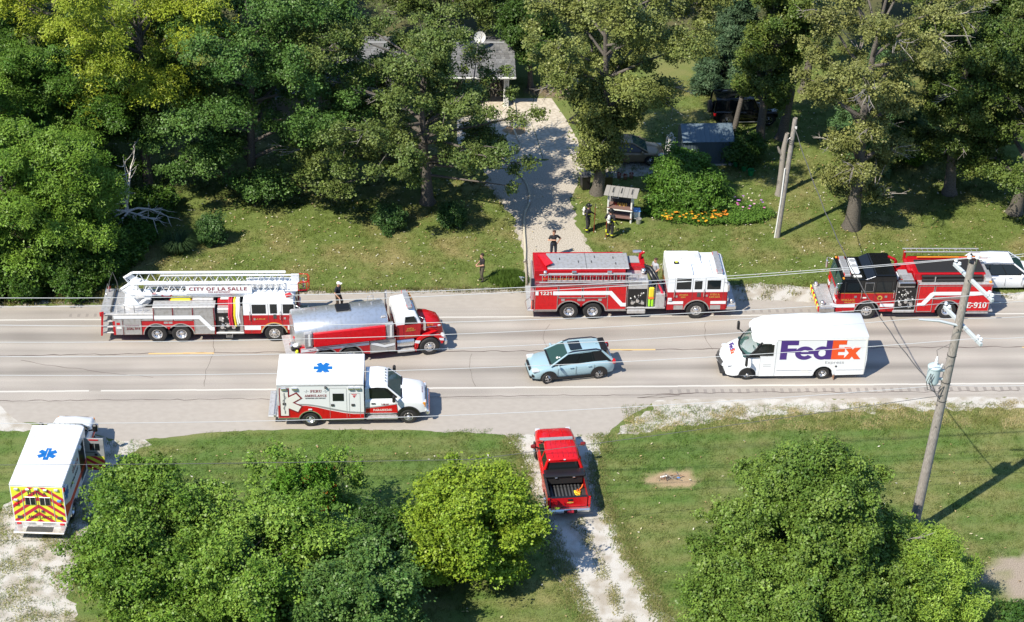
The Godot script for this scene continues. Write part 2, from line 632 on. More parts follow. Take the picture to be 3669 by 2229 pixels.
func ground() -> void:
	var xs := axis(-48.0, 48.0, 0.4, [55, 70, 100, 160, 300, 700])
	var zs := axis(-62.0, 24.0, 0.3, [30, 40, 70, 75, 100, 160, 300, 700])
	var b := Mb.new()
	var idx := PackedInt32Array()
	for z in zs:
		for x in xs:
			b.v.append(V(x, 0, z))
			b.n.append(Vector3.UP)
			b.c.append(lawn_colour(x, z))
	var w := xs.size()
	for j in zs.size() - 1:
		for i in w - 1:
			var q := j * w + i
			idx.append_array([q, q + 1, q + w, q + 1, q + w + 1, q + w])
	var a := []
	a.resize(Mesh.ARRAY_MAX)
	a[Mesh.ARRAY_VERTEX] = b.v
	a[Mesh.ARRAY_NORMAL] = b.n
	a[Mesh.ARRAY_COLOR] = b.c
	a[Mesh.ARRAY_INDEX] = idx
	var m := ArrayMesh.new()
	m.add_surface_from_arrays(Mesh.PRIMITIVE_TRIANGLES, a)
	var o := MeshInstance3D.new()
	o.name = "ground"
	o.mesh = m
	o.material_override = M.ground
	add_child(o)
	tag(o, "mown lawn and woodland ground on both sides of the road", "ground", "", "structure")


# a polygon (x, z) whose edges wander a little, laid flat at y
func rough_sheet(called: String, m: String, pts: Array, y: float, amp: float, label: String, step := 0.22) -> MeshInstance3D:
	var o := PackedVector2Array()
	var b := Mb.new()
	while b.v.is_empty():
		o.clear()
		for i in pts.size():
			var a: Vector2 = pts[i]
			var e: Vector2 = pts[(i + 1) % pts.size()]
			var nn := maxi(1, int(minf(a.distance_to(e), 70.0) / step))
			var side := (e - a).normalized().orthogonal()
			for k in nn:
				var p := a.lerp(e, float(k) / nn)
				o.append(p + side * amp * minf(1.0, 0.25 * mini(k, nn - k)) * (nz(p.x, p.y, 0.5, 7.0) + 0.7 * nz(p.x, p.y, 1.9, 19.0)))
		b.sheet(o, y)
		amp *= 0.8
	var r := part(b, called, m)
	tag(r, label, called.replace("_", " ") if not "driveway" in called else "driveway", "", "structure")
	return r


func road() -> void:
	rough_sheet("road_shoulder", "asphalt_apron", [P(-90, 4.4), P(-25.9, 4.4), P(-24.7, 5.9), P(-22.9, 6.2), P(-19.2, 7.6), P(-16.9, 7.25), P(-14.9, 6.9), P(-11.2, 6.7), P(-5, 6.9), P(-0.7, 7.35), P(4.3, 7.4), P(5.3, 6.2), P(7.2, 4.5), P(26, 4.5), P(90, 4.5), P(90, -4.5), P(17.2, -4.6), P(13, -5.0), P(6, -5.9), P(0.7, -6.35), P(-7.4, -6.1), P(-11, -5.8), P(-16, -5.1), P(-22.4, -4.8), P(-90, -4.5)], 0.008, 0.08, "worn pale asphalt shoulders and driveway aprons beside the road")
	var b := Mb.new()
	var xs := axis(-48.0, 48.0, 0.5, [60, 90])
	var zs := []
	for i in 58:
		zs.append(-4.275 + 0.15 * i)
	var cl := func(x: float, z: float) -> Color:
		var k := 0.0
		for q in [[-2.45, 0.35, 0.05], [-0.85, 0.4, 0.05], [0.95, 0.4, 0.06], [2.35, 0.35, 0.05]]:
			k += q[2] * exp(-pow((z - q[0]) / q[1], 2))
		var oil := 0.0
		for q in [-1.65, 1.65]:
			oil += 0.075 * exp(-pow((z - q) / 0.38, 2)) * (1.0 + 0.8 * nz(x, z, 0.03, 5.0))
		var s := nz(x * 0.12, z * 1.6, 0.5, 3.0) * 0.04 + nz(x, z, 0.25, 12.0) * 0.035 + nz(x * 0.05, z * 2.0, 1.0, 8.0) * 0.04
		var v := 0.36 + k - oil + s * 0.8
		if absf(z) > 3.3:
			v += 0.02
		return Color(v * 1.06, v * 0.965, v * 0.86)
	for i in xs.size() - 1:
		for j in zs.size() - 1:
			var q := []
			for e in [[i, j], [i + 1, j], [i + 1, j + 1], [i, j + 1]]:
				q.append(V(xs[e[0]], 0.016, zs[e[1]]))
			for e in [[0, 1, 2], [0, 2, 3]]:
				for k in e:
					b.v.append(q[k])
					b.n.append(Vector3.UP)
					b.c.append(cl.call(q[k].x, q[k].z))
	var r := part(b, "road", "asphalt")
	tag(r, "two lane rural road of worn beige asphalt", "road", "", "structure")
	var line := func(called: String, m: String, x0: float, x1: float, z: float, w: float, y := 0.022) -> void:
		var s := Mb.new()
		var x := x0
		while x < x1:
			var e := minf(x + 0.6, x1)
			if nz(x, z * 7.0, 0.9, 4.0) > -0.8:
				var d := nz(x, z, 0.4, 2.0) * 0.02
				s.quad(V(x, y, z - w / 2 + d), V(e, y, z - w / 2 + d), V(e, y, z + w / 2 + d), V(x, y, z + w / 2 + d), Vector3.UP)
			x = e
		part(s, called, m, r)
	line.call("edge_line", "line_white", -60, 60, 3.32, 0.13)
	line.call("edge_line", "line_white", -60, 60, -3.32, 0.12)
	line.call("centre_dash", "line_yellow", -19.6, -15.6, -0.02, 0.11)
	line.call("centre_dash", "line_yellow", 5.2, 7.6, -0.06, 0.11)
	line.call("centre_dash", "line_yellow", 27.3, 30.5, -0.02, 0.11)
	line.call("centre_dash", "line_yellow", -31.0, -28.0, -0.02, 0.11)
	var crack := func(pts: Array, w: float, y := 0.0195) -> void:
		var s := Mb.new()
		var prev: Vector2 = pts[0]
		var first := true
		var pw := w
		for i in pts.size() - 1:
			var a: Vector2 = pts[i]
			var e: Vector2 = pts[i + 1]
			var nn := maxi(1, int(a.distance_to(e) / 0.35))
			for k in nn:
				var p := a.lerp(e, float(k + 1) / nn)
				p += (e - a).normalized().orthogonal() * nz(p.x, p.y, 0.8, 66.0) * 0.09
				var ww := w * (0.55 + 0.8 * absf(nz(p.x, p.y, 1.3, 44.0)))
				var sd := (p - prev).normalized().orthogonal()
				s.quad(V(prev.x - sd.x * pw, y, prev.y - sd.y * pw), V(p.x - sd.x * ww, y, p.y - sd.y * ww), V(p.x + sd.x * ww, y, p.y + sd.y * ww), V(prev.x + sd.x * pw, y, prev.y + sd.y * pw), Vector3.UP)
				prev = p
				pw = ww
		part(s, "crack", "tar", r)
	crack.call([P(-48, 0.05), P(-26, 0.06), P(-12, -0.08), P(2, 0.0), P(14, -0.1), P(48, -0.05)], 0.03)
	crack.call([P(-26, 4.1), P(-16, 4.15), P(-4, 4.1), P(5, 4.05), P(10, 3.95)], 0.022)
	crack.call([P(7.2, 4.1), P(9, 3.98), P(14, 3.9), P(19, 4.02), P(26, 3.95)], 0.024)
	crack.call([P(-15.6, -3.2), P(-15.9, -1.8), P(-15.6, -0.3), P(-15.9, 1.6), P(-15.8, 3.0)], 0.012)
	crack.call([P(-2.0, 3.2), P(-2.3, 1.5), P(-2.1, 0.2)], 0.01)
	crack.call([P(1.9, 0.1), P(1.7, -1.2), P(2.1, -2.6)], 0.01)
	crack.call([P(10.6, -2.6), P(10.4, -1.2), P(10.6, 0.0)], 0.012)
	crack.call([P(-25.5, 0.5), P(-24.2, 0.95), P(-22.6, 1.3), P(-20.8, 1.75), P(-18.5, 2.1)], 0.016)
	crack.call([P(7.2, 4.15), P(6.2, 4.35), P(7.6, 4.3), P(8.4, 4.1)], 0.016)
	for i in 46:
		var x := 8.0 + 0.44 * i
		bx(r, "rumble_groove", "groove", V(x, 0.012, 3.78), V(0.17, 0.012, 0.36 + 0.06 * nz(x, 1, 1.0)))
	for i in 20:
		bx(r, "rumble_groove", "groove", V(11.2 + 0.44 * i, 0.012, -3.75), V(0.15, 0.0105, 0.3))
	for i in 9:
		bx(r, "rumble_groove", "groove", V(-23.6 + 0.44 * i, 0.012, -3.75), V(0.15, 0.0105, 0.3))
	rough_sheet("gravel_shoulder", "gravel", [P(4.9, 7.4), P(7.2, 4.3), P(26, 4.3), P(60, 4.3), P(60, 5.7), P(26, 5.5), P(19, 5.5), P(16, 5.7), P(12.6, 5.9), P(10, 6.3), P(7, 7.0)], 0.004, 0.35, "white gravel shoulder with dry weeds on the near right")
	rough_sheet("gravel_verge", "gravel", [P(12.6, -4.4), P(60, -4.2), P(60, -5.5), P(29, -5.6), P(22, -5.5), P(17.4, -6.1), P(15.6, -6.5), P(13.4, -6.6), P(11.5, -6.5)], 0.004, 0.2, "pale gravel verge in front of the parked black roofed fire engine")
	rough_sheet("gravel_edge", "gravel_tan", [P(-60, -4.2), P(-10, -5.3), P(-10, -6.1), P(-16, -5.6), P(-22, -5.2), P(-60, -5.1)], 0.003, 0.2, "thin sandy gravel edge along the far left of the road")
	rough_sheet("gravel_patch", "gravel", [P(-60, 4.2), P(-25.8, 4.2), P(-24.7, 5.8), P(-23.4, 6.6), P(-27, 6.6), P(-60, 6.8)], 0.0045, 0.15, "white gravel patch at the left end of the near shoulder")
	rough_sheet("gravel_driveway", "gravel", [P(-0.8, 7.1), P(4.6, 7.1), P(4.0, 8.2), P(3.75, 9.6), P(3.7, 11.8), P(4.2, 14.3), P(5.0, 18.0), P(6.4, 21.5), P(7.4, 26), P(3.2, 26), P(2.3, 21), P(1.1, 17.8), P(0.9, 15.2), P(0.55, 12.4), P(0.2, 9.6), P(-0.2, 8.3)], 0.0055, 0.22, "white gravel driveway under the red pickup")
	rough_sheet("side_driveway", "gravel", [P(-21.2, 7.2), P(-18.6, 7.2), P(-17.9, 7.9), P(-19.4, 9.2), P(-19.9, 12), P(-20.3, 15), P(-20.2, 18), P(-19.6, 21), P(-19.4, 26), P(-23, 26), P(-23.4, 19), P(-24.6, 15.5), P(-24.2, 12.4), P(-22.5, 11)], 0.0052, 0.4, "patchy gravel drive under the striped ambulance")
	rough_sheet("house_driveway", "gravel_tan", [P(0.9, -6.0), P(1.1, -10.4), P(0.7, -14.3), P(-0.2, -16.3), P(-0.9, -19.9), P(-1.9, -21.4), P(5.3, -21.4), P(4.6, -17.5), P(4.2, -16.0), P(4.6, -12.3), P(5.3, -9.8), P(6.6, -6.1)], 0.0048, 0.25, "tan gravel drive climbing from the road to the house")
	rough_sheet("parking_patch", "gravel", [P(4.4, -21.6), P(10.9, -22.2), P(11.2, -20.6), P(10.0, -19.7), P(7.6, -18.9), P(4.4, -19.2)], 0.0044, 0.3, "white gravel parking patch under the gold sedan")
	# concrete slabs of the upper drive
	var drive := thing("concrete_driveway", "pale concrete slabs in front of the garage", "driveway")
	drive.set_meta("kind", "structure")
	var u := func(x: float, z: float) -> Vector2: return P(x, z)
	var rows := [[-29.85, 0.35, 3.95], [-26.6, -2.4, 4.75], [-23.9, -2.45, 5.25], [-21.35, -2.1, 5.35]]
	for i in 3:
		for k in 3:
			var a: Array = rows[i]
			var e: Array = rows[i + 1]
			var g := 0.02
			var p := [P(lerpf(a[1], a[2], k / 3.0) + g, a[0] + g), P(lerpf(a[1], a[2], (k + 1) / 3.0) - g, a[0] + g), P(lerpf(e[1], e[2], (k + 1) / 3.0) - g, e[0] - g), P(lerpf(e[1], e[2], k / 3.0) + g, e[0] - g)]
			var s := Mb.new()
			for q in 4:
				var c: Vector2 = p[q]
				var d: Vector2 = p[(q + 1) % 4]
				s.quad(V(c.x, 0, c.y), V(d.x, 0, d.y), V(d.x, 0.03, d.y), V(c.x, 0.03, c.y), V(c.x + d.x - p[0].x - p[2].x, 0, c.y + d.y - p[0].y - p[2].y))
			s.quad(V(p[0].x, 0.03, p[0].y), V(p[1].x, 0.03, p[1].y), V(p[2].x, 0.03, p[2].y), V(p[3].x, 0.03, p[3].y), Vector3.UP)
			part(s, "slab", "concrete", drive)
	var st := Mb.new()
	var sp := []
	for i in 20:
		var a := TAU * i / 20
		sp.append(P(1.3 + cos(a) * (0.75 + 0.25 * nz(i, 3, 2.0)), -25.2 + sin(a) * (0.6 + 0.2 * nz(i, 7, 2.0))))
	st.sheet(PackedVector2Array(sp), 0.034)
	part(st, "wet_stain", "water_stain", drive)


# ---------------------------------------------------------------- plants
var sprays := {}


func leaf_spray(kind: String) -> ArrayMesh:
	if sprays.has(kind):
		return sprays[kind]
	var b := Mb.new()
	var count := 11
	var len_ := 0.15
	var wid := 0.062
	var rad := 0.26
	match kind:
		"oak": count = 12; len_ = 0.17; wid = 0.075; rad = 0.27
		"fine": count = 16; len_ = 0.12; wid = 0.04; rad = 0.25
		"pinnate": count = 15; len_ = 0.17; wid = 0.045; rad = 0.3
		"needle": count = 16; len_ = 0.2; wid = 0.022; rad = 0.16
		"scale": count = 14; len_ = 0.13; wid = 0.045; rad = 0.12
		"small": count = 14; len_ = 0.1; wid = 0.048; rad = 0.17
	var q := RandomNumberGenerator.new()
	q.seed = hash(kind)
	for i in count:
		var a := TAU * i / count * 2.4 + q.randf()
		var rr := rad * sqrt(q.randf_range(0.05, 1.0))
		var o := V(cos(a) * rr, q.randf_range(-0.09, 0.09) - rr * 0.25, sin(a) * rr)
		var yaw := a + q.randf_range(-0.9, 0.9)
		var d := V(cos(yaw), q.randf_range(-0.55, 0.25), sin(yaw)).normalized()
		if kind == "scale":
			d = V(cos(yaw) * 0.5, 1.0, sin(yaw) * 0.5).normalized()
		var s := d.cross(Vector3.UP).normalized()
		s = (s + Vector3.UP * q.randf_range(-0.5, 0.5)).normalized()
		var nn := s.cross(d).normalized()
		if nn.y < 0:
			nn = -nn
		var k := q.randf_range(0.75, 1.25)
		var tip := o + d * len_ * k
		var m1 := o + d * len_ * k * 0.45 + s * wid * k
		var m2 := o + d * len_ * k * 0.45 - s * wid * k
		var br := q.randf_range(0.78, 1.12)
		b.col = Color(br * q.randf_range(0.94, 1.08), br, br * q.randf_range(0.85, 1.1))
		var up := (nn * 0.75 + Vector3.UP * 0.25).normalized()
		b.tris(o, m1, tip, up, up, up)
		b.tris(o, tip, m2, up, up, up)
	sprays[kind] = b.mesh()
	return sprays[kind]


func env_at(prof: Array, t: float) -> float:
	var x := clampf(t, 0.0, 1.0) * (prof.size() - 1)
	var i := mini(int(x), prof.size() - 2)
	return lerpf(prof[i], prof[i + 1], x - i)


func scatter(parent: Node, called: String, mesh: Mesh, m: String, xf: Array, tint: Array) -> MultiMeshInstance3D:
	var mm := MultiMesh.new()
	mm.transform_format = MultiMesh.TRANSFORM_3D
	mm.use_colors = true
	mm.mesh = mesh
	mm.instance_count = xf.size()
	for i in xf.size():
		mm.set_instance_transform(i, xf[i])
		mm.set_instance_color(i, tint[i])
	var o := MultiMeshInstance3D.new()
	o.name = called
	o.multimesh = mm
	o.material_override = M[m]
	o.set_meta("kind", "stuff")
	parent.add_child(o, true)
	return o


# H height, Rr crown radius, hb where the crown starts (share of H), prof outline from crown bottom to top
func tree(called: String, label: String, cat: String, x: float, z: float, H: float, Rr: float, hb: float, prof: Array, cnt: int, ca: Color, cb: Color, o := {}) -> Node3D:
	R.seed = int(o.get("seed", int(absf(x * 131.0 + z * 717.0)) + 11))
	var t := thing(called, label, cat, V(x, 0, z), 0.0, o.get("group", ""))
	var spray: String = o.get("spray", "leafy")
	var lean: Vector2 = o.get("lean", Vector2.ZERO)
	var tr: float = o.get("trunk", 0.022 * H + 0.03)
	var limbs: int = o.get("limbs", 15)
	var rise: float = o.get("rise", 0.3)
	var clump: float = o.get("clump", 0.95)
	var squash: float = o.get("squash", 0.55)
	var dead: int = o.get("dead", 0)
	var size: float = o.get("size", 1.0) * 0.78
	cnt = int(cnt * 1.5)
	var sub: int = o.get("sub", 3)
	var cx: Vector2 = o.get("off", Vector2.ZERO)
	var wood := Mb.new()
	var top := H * float(o.get("leader", 0.86))
	var tp := []
	var rad := []
	for i in 9:
		var k := i / 8.0
		tp.append(V(lean.x * k + sin(k * 5.0 + x) * 0.1 * H * 0.12, top * k - (0.05 if i == 0 else 0.0), lean.y * k + cos(k * 4.0 + z) * 0.1 * H * 0.12))
		rad.append(tr * (1.55 if i == 0 else lerpf(1.0, 0.16, k)))
	tp.insert(1, tp[0].lerp(tp[1], 0.3))
	rad.insert(1, tr * 1.08)
	if o.get("stem", true):
		wood.tube(tp, rad, 9)
	var at := func(h: float) -> Vector3:
		var k := clampf(h / top, 0.0, 1.0) * 8.0
		var i := mini(int(k), 7)
		var i1: int = 0 if i == 0 else i + 1
		return tp[i1].lerp(tp[i + 2], k - i)
	var clumps := []
	var twigs := Mb.new()
	var spin := R.randf() * TAU
	for i in limbs:
		var k := (i + 0.5) / limbs
		var h := lerpf(hb * H * 0.9, H * 0.92, pow(k, 0.9))
		spin += 2.4 + R.randf_range(-0.35, 0.35)
		var r_env := Rr * env_at(prof, (h / H - hb) / (1.0 - hb))
		var L := r_env * R.randf_range(0.66, 1.12)
		var a: Vector3 = at.call(minf(h * R.randf_range(0.72, 0.9), top))
		var c2 := cx * clampf(((h / H - hb) / (1.0 - hb) - 0.25) * 2.0, 0.0, 1.0)
		var e := V(lean.x * h / H + c2.x + cos(spin) * L, h + L * rise * R.randf_range(0.1, 0.9), lean.y * h / H + c2.y + sin(spin) * L)
		e.y = minf(e.y, H)
		var mid := a.lerp(e, 0.45) + V(R.randf_range(-0.3, 0.3), R.randf_range(-0.1, 0.45), R.randf_range(-0.3, 0.3)) * L * 0.22
		var m2 := a.lerp(e, 0.75) + V(R.randf_range(-0.3, 0.3), R.randf_range(0.0, 0.3), R.randf_range(-0.3, 0.3)) * L * 0.2
		var r0 := tr * lerpf(0.5, 0.2, k)
		wood.tube([a, mid, m2, e], [r0, r0 * 0.7, r0 * 0.45, r0 * 0.15], 5)
		clumps.append([e, clump * R.randf_range(0.8, 1.25)])
		if L > 1.3:
			clumps.append([m2, clump * R.randf_range(0.7, 1.1)])
		if L > 3.0:
			clumps.append([mid, clump * R.randf_range(0.6, 1.0)])
		for s in sub:
			var f := R.randf_range(0.45, 0.95)
			var from: Vector3 = mid.lerp(e, f)
			var an := spin + R.randf_range(-1.3, 1.3)
			var l2 := L * R.randf_range(0.25, 0.5)
			var e2 := from + V(cos(an) * l2, l2 * R.randf_range(-0.35, 0.6), sin(an) * l2)
			wood.tube([from, from.lerp(e2, 0.5) + V(0, l2 * 0.1, 0), e2], [r0 * 0.35, r0 * 0.22, r0 * 0.08], 4)
			clumps.append([e2, clump * R.randf_range(0.55, 1.0)])
	for i in int(limbs * 0.6):
		var k: Array = clumps[R.randi() % clumps.size()]
		var d := V(k[0].x - lean.x - cx.x * 0.5, R.randf_range(-0.2, 1.0), k[0].z - lean.y).normalized()
		d = (d + V(R.randf_range(-0.5, 0.5), R.randf_range(-0.2, 0.6), R.randf_range(-0.5, 0.5))).normalized()
		clumps.append([k[0] + d * k[1] * R.randf_range(0.9, 1.5), k[1] * R.randf_range(0.28, 0.45)])
	clumps.append([V(lean.x, H - clump * 0.5, lean.y) + V(cx.x, 0, cx.y), clump * 0.8])
	for e in o.get("extra", []):
		clumps.append([V(e[0], e[1], e[2]), e[3]])
		wood.tube([at.call(minf(e[1] * 0.8, top)), V(e[0], e[1], e[2])], [tr * 0.3, 0.02], 4)
	for i in dead:
		var k: Array = clumps[R.randi() % clumps.size()]
		var a: Vector3 = k[0]
		var dr := V(a.x - lean.x, R.randf_range(-0.6, 1.2), a.z - lean.y).normalized()
		for j in 4:
			var dd := (dr + V(R.randf_range(-0.7, 0.7), R.randf_range(-0.5, 0.6), R.randf_range(-0.7, 0.7))).normalized()
			var l := R.randf_range(0.8, 1.9)
			var p1 := a + dd * l * 0.5 + V(0, R.randf_range(-0.1, 0.15), 0)
			var p2 := a + dd * l
			twigs.tube([a, p1, p2], [0.04, 0.026, 0.01], 4)
			for w in 2:
				twigs.tube([p1.lerp(p2, 0.3 + 0.3 * w), p1.lerp(p2, 0.3 + 0.3 * w) + (dd + V(R.randf_range(-1, 1), R.randf_range(-0.6, 0.8), R.randf_range(-1, 1))).normalized() * l * 0.35], [0.018, 0.006], 3)
	if wood.v.size() > 0:
		part(wood, "trunk" if o.get("stem", true) else "stem", o.get("bark", "bark"), t)
	if dead > 0:
		part(twigs, "dead_branch", "dead_wood", t)
	var tot := 0.0
	for k in clumps:
		tot += k[1] * k[1]
	var xf := []
	var tint := []
	var upk: float = o.get("up", 0.55)
	var tips: Color = o.get("tips", ca)
	for k in clumps:
		var nn := int(cnt * k[1] * k[1] / tot)
		var hue := R.randf()
		var subs := []
		for i in 5:
			var d := V(R.randfn(), R.randfn() * squash, R.randfn()).normalized()
			subs.append([k[0] + d * k[1] * R.randf_range(0.35, 0.95) * V(1, squash * 1.2, 1), k[1] * R.randf_range(0.2, 0.42), R.randf_range(-0.25, 0.25)])
		for i in nn:
			var sb: Array = subs[R.randi() % 5]
			var d := V(R.randfn(), R.randfn() * 0.75, R.randfn())
			var p: Vector3 = sb[0] + d * sb[1]
			if R.randf() < 0.12:
				p = k[0] + V(R.randfn(), R.randfn() * squash, R.randfn()) * k[1] * 0.6
			if p.y < 0.12:
				p.y = R.randf_range(0.1, 0.4)
			d = d.normalized()
			var up := (Vector3.UP * upk + d * 0.5 + V(R.randf_range(-0.6, 0.6), R.randf_range(-0.35, 0.3), R.randf_range(-0.6, 0.6))).normalized()
			var yaw := R.randf() * TAU
			var sx := up.cross(V(cos(yaw), 0.2, sin(yaw))).normalized()
			var s := size * R.randf_range(0.65, 1.2)
			xf.append(Transform3D(Basis(sx, up, sx.cross(up)) * Basis.from_scale(Vector3.ONE * s), p))
			var c := ca.lerp(cb, clampf(0.45 * hue + 0.4 * R.randf() + sb[2] + 0.08, 0.0, 1.0))
			if R.randf() < float(o.get("tipk", 0.0)):
				c = tips
			var b := R.randf_range(0.75, 1.25)
			tint.append(Color(c.r * b * 1.25, c.g * b * 1.25, c.b * b * 0.85))
	if cnt > 0:
		scatter(t, "crown" if o.get("stem", true) else "foliage", leaf_spray(spray), "needle" if spray in ["needle", "scale"] else "leaf", xf, tint)
	return t


func bare_tree(x: float, z: float) -> void:
	var t := thing("dead_tree", "bare white dead tree, painted paler as if sunlit, with bent branches against the dark thicket", "dead tree", V(x, 0, z))
	t.scale = V(1.3, 1.3, 1.3)
	R.seed = 404
	var b := Mb.new()
	b.tube([V(0, 0, 0), V(0.1, 0.8, 0.05), V(0.05, 1.6, 0.2), V(0.2, 2.2, 0.3)], [0.13, 0.11, 0.09, 0.07], 6)
	part(b, "trunk", "bleached_sunlit", t)
	for i in 15:
		var c := Mb.new()
		var p := V(0.1, R.randf_range(0.9, 2.2), 0.2)
		var d := V(R.randf_range(-1, 1), R.randf_range(-0.1, 1.1), R.randf_range(-0.6, 1)).normalized()
		var pts := [p]
		var L := R.randf_range(1.3, 2.5)
		for j in 5:
			d = (d + V(R.randf_range(-0.35, 0.35), R.randf_range(-0.42, 0.2), R.randf_range(-0.35, 0.35))).normalized()
			p += d * L / 5.0
			pts.append(p)
		c.tube(pts, [0.065, 0.05, 0.04, 0.028, 0.018, 0.008], 5)
		for j in 7:
			var k: int = 1 + R.randi() % 4
			var q: Vector3 = pts[k].lerp(pts[k + 1], R.randf())
			var e := (d + V(R.randf_range(-1, 1), R.randf_range(-0.7, 0.7), R.randf_range(-1, 1))).normalized() * R.randf_range(0.3, 0.8)
			c.tube([q, q + e * 0.5 + V(0, -0.05, 0), q + e], [0.022, 0.014, 0.005], 4)
		part(c, "branch", "bleached_sunlit", t)


const OAK := [0.35, 0.75, 0.95, 1.0, 0.9, 0.7, 0.35]
const TOPHEAVY := [0.25, 0.4, 0.55, 0.85, 1.0, 0.95, 0.7]
const ROUND := [0.6, 0.9, 1.0, 1.0, 0.9, 0.7, 0.35]
const CONE := [1.0, 0.86, 0.7, 0.54, 0.37, 0.2, 0.03]
const COLUMN := [0.75, 1.0, 1.0, 0.95, 0.85, 0.65, 0.2]
const NARROW := [0.5, 0.75, 0.7, 0.95, 1.0, 0.9, 0.5]


func plants() -> void:
	var deep := Color(0.028, 0.075, 0.02)
	var mid_ := Color(0.06, 0.13, 0.03)
	var olive := Color(0.105, 0.13, 0.04)
	var tan_ := Color(0.2, 0.2, 0.075)
	var yel := Color(0.3, 0.3, 0.035)
	# the lawn trees
	tree("oak_tree", "tall dark green oak on the lawn left of the wide open oak", "tree", -14.7, -18.0, 14.5, 6.0, 0.08, OAK, 16000, Color(0.045, 0.1, 0.03), Color(0.1, 0.18, 0.065), {"limbs": 27, "clump": 1.15, "sub": 4, "dead": 5, "trunk": 0.3, "spray": "oak"})
	tree("locust_tree", "tall yellow green tree at top left with a forked dark trunk", "tree", -20.9, -17.6, 17.5, 6.2, 0.4, [0.5, 0.85, 1.0, 0.95, 0.9, 0.6, 0.3], 10000, Color(0.15, 0.21, 0.035), Color(0.27, 0.31, 0.045), {"limbs": 22, "clump": 1.1, "spray": "pinnate", "off": Vector2(-1.6, 0), "trunk": 0.32, "dead": 3})
	tree("oak_tree", "wide open oak with crooked limbs hanging over the driveway", "tree", -4.5, -15.8, 12.2, 5.4, 0.2, [0.7, 1.0, 1.0, 0.9, 0.8, 0.65, 0.35], 9500, Color(0.07, 0.115, 0.042), Color(0.135, 0.17, 0.07), {"limbs": 27, "clump": 0.75, "sub": 4, "off": Vector2(-2.4, 0), "dead": 14, "trunk": 0.36, "spray": "oak", "seed": 92, "extra": [[5.4, 5.6, -0.4, 0.6], [6.6, 5.6, -0.8, 0.55], [5.2, 3.2, 1.6, 0.5], [6.2, 3.5, 1.4, 0.5], [5.0, 2.4, 2.2, 0.4], [2.2, 7.2, -0.5, 0.8], [-6.4, 3.4, 2.4, 1.0], [-5.2, 3.0, 3.0, 0.9], [-7.2, 4.2, 1.0, 0.9]]})
	tree("oak_tree", "big tan green oak right of the driveway above the gold sedan", "tree", 6.0, -17.0, 15.2, 5.3, 0.12, [0.1, 0.14, 0.34, 0.78, 1.0, 1.0, 0.75], 11000, Color(0.1, 0.132, 0.05), Color(0.185, 0.205, 0.09), {"limbs": 28, "clump": 0.8, "sub": 4, "dead": 8, "trunk": 0.36, "spray": "oak", "off": Vector2(2.0, 0)})
	tree("oak_tree", "sparse tall oak with many bare grey twigs, right of the utility pole", "tree", 20.4, -13.0, 17.2, 3.9, 0.1, [0.32, 0.45, 0.5, 0.85, 1.0, 1.0, 0.7], 5600, Color(0.125, 0.145, 0.065), Color(0.2, 0.21, 0.105), {"limbs": 27, "clump": 0.68, "sub": 3, "dead": 30, "trunk": 0.42, "spray": "oak", "lean": Vector2(0.5, 0)})
	tree("oak_tree", "dark narrow oak near the right edge with low leaves on its trunk", "tree", 27.3, -16.8, 13.5, 3.6, 0.14, NARROW, 7500, Color(0.05, 0.09, 0.03), Color(0.115, 0.14, 0.05), {"limbs": 22, "clump": 0.9, "dead": 6, "trunk": 0.36, "spray": "oak"})
	tree("oak_tree", "oak with a flared grey trunk cut by the right edge", "tree", 30.9, -14.4, 12.5, 4.4, 0.2, ROUND, 7500, Color(0.055, 0.1, 0.03), Color(0.11, 0.15, 0.05), {"limbs": 20, "clump": 0.95, "dead": 4, "trunk": 0.4, "spray": "oak"})
	tree("oak_tree", "slim leafy oak in front of the black off-roader's nose", "tree", 17.0, -23.7, 12.5, 1.7, 0.24, [0.7, 0.9, 1.0, 1.0, 0.9, 0.8, 0.4], 5000, Color(0.06, 0.11, 0.035), Color(0.135, 0.165, 0.055), {"limbs": 18, "clump": 0.7, "trunk": 0.3, "spray": "oak", "off": Vector2(0.3, 0)})
	tree("oak_tree", "dark trunked oak just right of the slim leafy oak", "tree", 18.4, -24.2, 13.5, 1.8, 0.5, ROUND, 3200, Color(0.045, 0.09, 0.03), Color(0.1, 0.14, 0.05), {"limbs": 16, "clump": 0.85, "trunk": 0.32, "spray": "oak", "lean": Vector2(0.6, -0.6)})
	tree("oak_tree", "large oak behind the grey roofed house", "tree", -3.2, -37.6, 11.0, 6.0, 0.3, ROUND, 9000, Color(0.06, 0.1, 0.035), Color(0.12, 0.15, 0.055), {"limbs": 24, "clump": 1.1, "dead": 8, "trunk": 0.4, "spray": "oak", "sub": 4})
	tree("oak_tree", "dark tree at the right end of the house roof", "tree", 2.6, -31.6, 6.2, 1.6, 0.42, ROUND, 3000, Color(0.03, 0.065, 0.02), Color(0.06, 0.11, 0.035), {"limbs": 16, "clump": 0.8, "trunk": 0.2})
	tree("oak_tree", "leaning dark trunked oak beyond the lawn, between spruce and sparse oak", "tree", 20.8, -31.0, 13.5, 2.8, 0.58, ROUND, 4500, Color(0.04, 0.08, 0.03), Color(0.1, 0.13, 0.05), {"limbs": 16, "trunk": 0.3, "lean": Vector2(1.6, -0.5), "spray": "oak"})
	tree("spruce_tree", "blue green spruce beyond the small blue shed", "spruce", 16.0, -31.6, 8.0, 2.3, 0.03, CONE, 7500, Color(0.028, 0.065, 0.05), Color(0.075, 0.12, 0.095), {"limbs": 44, "clump": 0.5, "squash": 0.35, "rise": -0.35, "spray": "needle", "sub": 2, "trunk": 0.16, "leader": 0.97, "size": 1.5})
